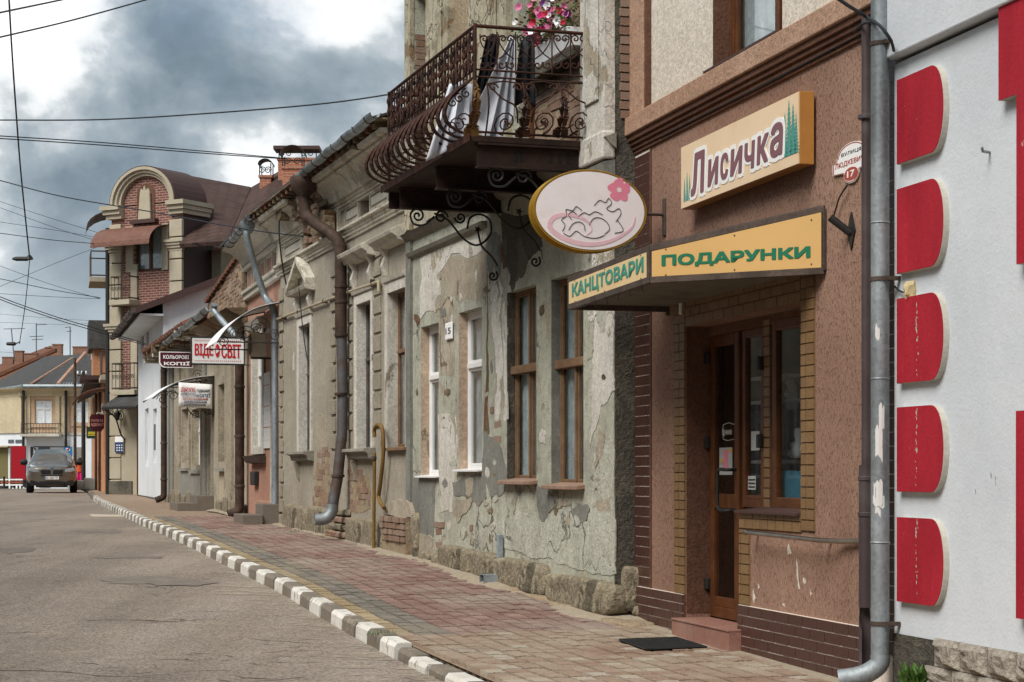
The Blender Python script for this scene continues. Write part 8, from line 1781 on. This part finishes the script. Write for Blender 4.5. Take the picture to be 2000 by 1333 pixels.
for i, (pts, lb) in enumerate((([(-40, 380, 60), (0, 394, 60), (110, 430, 61), (215, 462, 62)], 'uppermost thin wire fanning from the tower awning'), ([(-40, 392, 60), (0, 406, 60), (110, 446, 61), (212, 478, 62)], 'second thin wire fanning from the tower awning'), ([(-40, 452, 55), (0, 456, 55), (110, 470, 58), (214, 478, 62)], 'thicker level wire reaching the tower awning'), ([(-40, 428, 60), (0, 434, 60), (120, 452, 61), (215, 470, 62)], 'fine wire between the fanning wires'),
    ([(-40, 506, 60), (0, 520, 60), (100, 556, 61), (196, 584, 62)], 'thin wire slanting to the tower side balcony'), ([(-40, 540, 58), (0, 545, 58), (100, 566, 60), (196, 582, 62)], 'dark wire sagging to the tower side balcony'), ([(-40, 572, 58), (0, 574, 58), (100, 580, 60), (196, 584, 62)], 'level dark wire below the tower side balcony'),
    ([(-40, 556, 45), (0, 580, 45), (100, 616, 46), (180, 640, 48), (285, 672, 50)], 'upper of the paired wires sloping to the beige house eaves'), ([(-40, 562, 45), (0, 585, 45), (100, 621, 46), (180, 645, 48), (285, 675, 50)], 'lower of the paired wires sloping to the beige house eaves'), ([(-40, 612, 90), (0, 614, 90), (100, 622, 90), (200, 628, 90)], 'faint far wire above the aerials'), ([(-40, 632, 95), (0, 630, 95), (120, 634, 92), (200, 630, 90)], 'faint far wire crossing the aerials'), ([(-40, 690, 95), (0, 688, 95), (30, 690, 95)], 'faint wire stub at the left edge'), ([(204, 478, 62), (120, 510, 60), (0, 560, 58), (-40, 580, 58)], 'thin wire crossing the fan from the tower down to the left edge'))):
    wire(pts, .011 if i in (2, 5, 7, 8) else .007, lb)
wire([(548, 402, 29), (545, 455, 29), (552, 520, 29.2), (560, 560, 29.4)], .012, 'loose black cable hanging from the pink house gutter'); wire([(582, 545, 28), (590, 630, 28), (598, 690, 28), (606, 722, 28)], .008, 'thin black cable dangling down the pediment window')
sl = tag(empty('street_lamp', at(47, 506, 42.)), 'small dark street lamp hanging from the cable at far left', 'lamp'); MB().lathe([(.02, .1), (.06, .06), (.09, 0), (.02, -.02)], (.12, 0, -.01), 10).build('gear_case', M['black'], sl); MB().lathe([(.02, -.2), (.05, -.12), (.05, .12), (.02, .2)], (-.06, 0, 0), 10, 'x').build('lamp_head', M['black'], sl)
sl2 = tag(empty('street_lamp', at(22, 672, 46.)), 'dark street lamp head above the leftmost far chimneys', 'lamp'); MB().lathe([(.02, -.12), (.04, -.1), (.05, .08), (.02, .12)], (0, 0, 0), 10, 'x').build('lamp_head', M['black'], sl2); MB().tube([(.1, 0, 0), (.22, 0, .05)], .015, 5).build('arm', M['black'], sl2)

# ------------------------------------------------------------------ houses on the near side of the street, left of the view
for i, (y0, y1, h_, mt_, lb) in enumerate(((-14, 4, 7.5, 'beige', 'beige house across the street behind the left edge'), (4.2, 19, 6.8, 'yellow', 'ochre house across the street left of the view'), (19.2, 33, 7.2, 'greyrender', 'grey house across the street farther left of the view'), (33.2, 47, 6.4, 'sand_pl', 'sandy house across the street beyond the grey one'), (47.2, 62, 7.4, 'pinkwall', 'pink house across the street at the far end of the row'))):
    Fo = Frame(-.2957 * y1 - 6.4, y1, .2957, -.9553); t = empty('opposite_house', Fo.M, lb, 'house'); L_ = (y1 - y0) / .9553
    wo2 = [(1.2 + 2.6 * j, 2.3 + 2.6 * j, 1.3, 3.2, .15) for j in range(int((L_ - 1.5) / 2.6))] + [(1.2 + 2.6 * j, 2.3 + 2.6 * j, 4.5, 6.2, .15) for j in range(int((L_ - 1.5) / 2.6))]
    wo2 = [q for q in wo2 if q[3] < h_ - .4]; m = wall(MB(), 0, L_, -.4, h_, wo2); shell(m, 0, L_, -.4, h_, 8, -.3); m.build('wall', M[mt_], t); MB().box(-.1, L_ + .1, 0, .35, h_, h_ + .3).build('cornice', M['whitecorn'], t)
    for w_ in wo2: window(t, *w_[:4], -.1, M['pvc'], .07, mull=(.5,), back=None, pane='glass_far')

# grass tufts in the joints
for i, (px_, py_, lb) in enumerate(((640, 1052, 'thin green tuft at the foot of the rusty drainpipe'), (575, 1040, 'green tuft at the stone foot of the grey house'), (490, 1012, 'sparse grass by the steps of the pink house'), (745, 1238, 'tiny moss tuft where the two pavings meet at the kerb'), (760, 1075, 'grass tuft beside the yellow gas riser'))):
    g_ = gpt(px_, py_); t = MB(); r_ = random.Random(i + 50)
    for j in range(40):
        a = r_.uniform(0, 6.28); b_ = Vector((r_.gauss(0, .07), r_.gauss(0, .03), -.01)); l_ = r_.uniform(.02, .06); e_ = b_ + Vector((math.cos(a) * l_ * .5, math.sin(a) * l_ * .5, l_)); p_ = Vector((-math.sin(a), math.cos(a), 0)) * .004; t.add([b_ - p_, b_ + p_, e_], [(0, 1, 2)])
    o = t.build('grass_tuft', M['leaf']); o.location = g_; tag(o, lb, 'grass', 'grass tufts along the pavement')
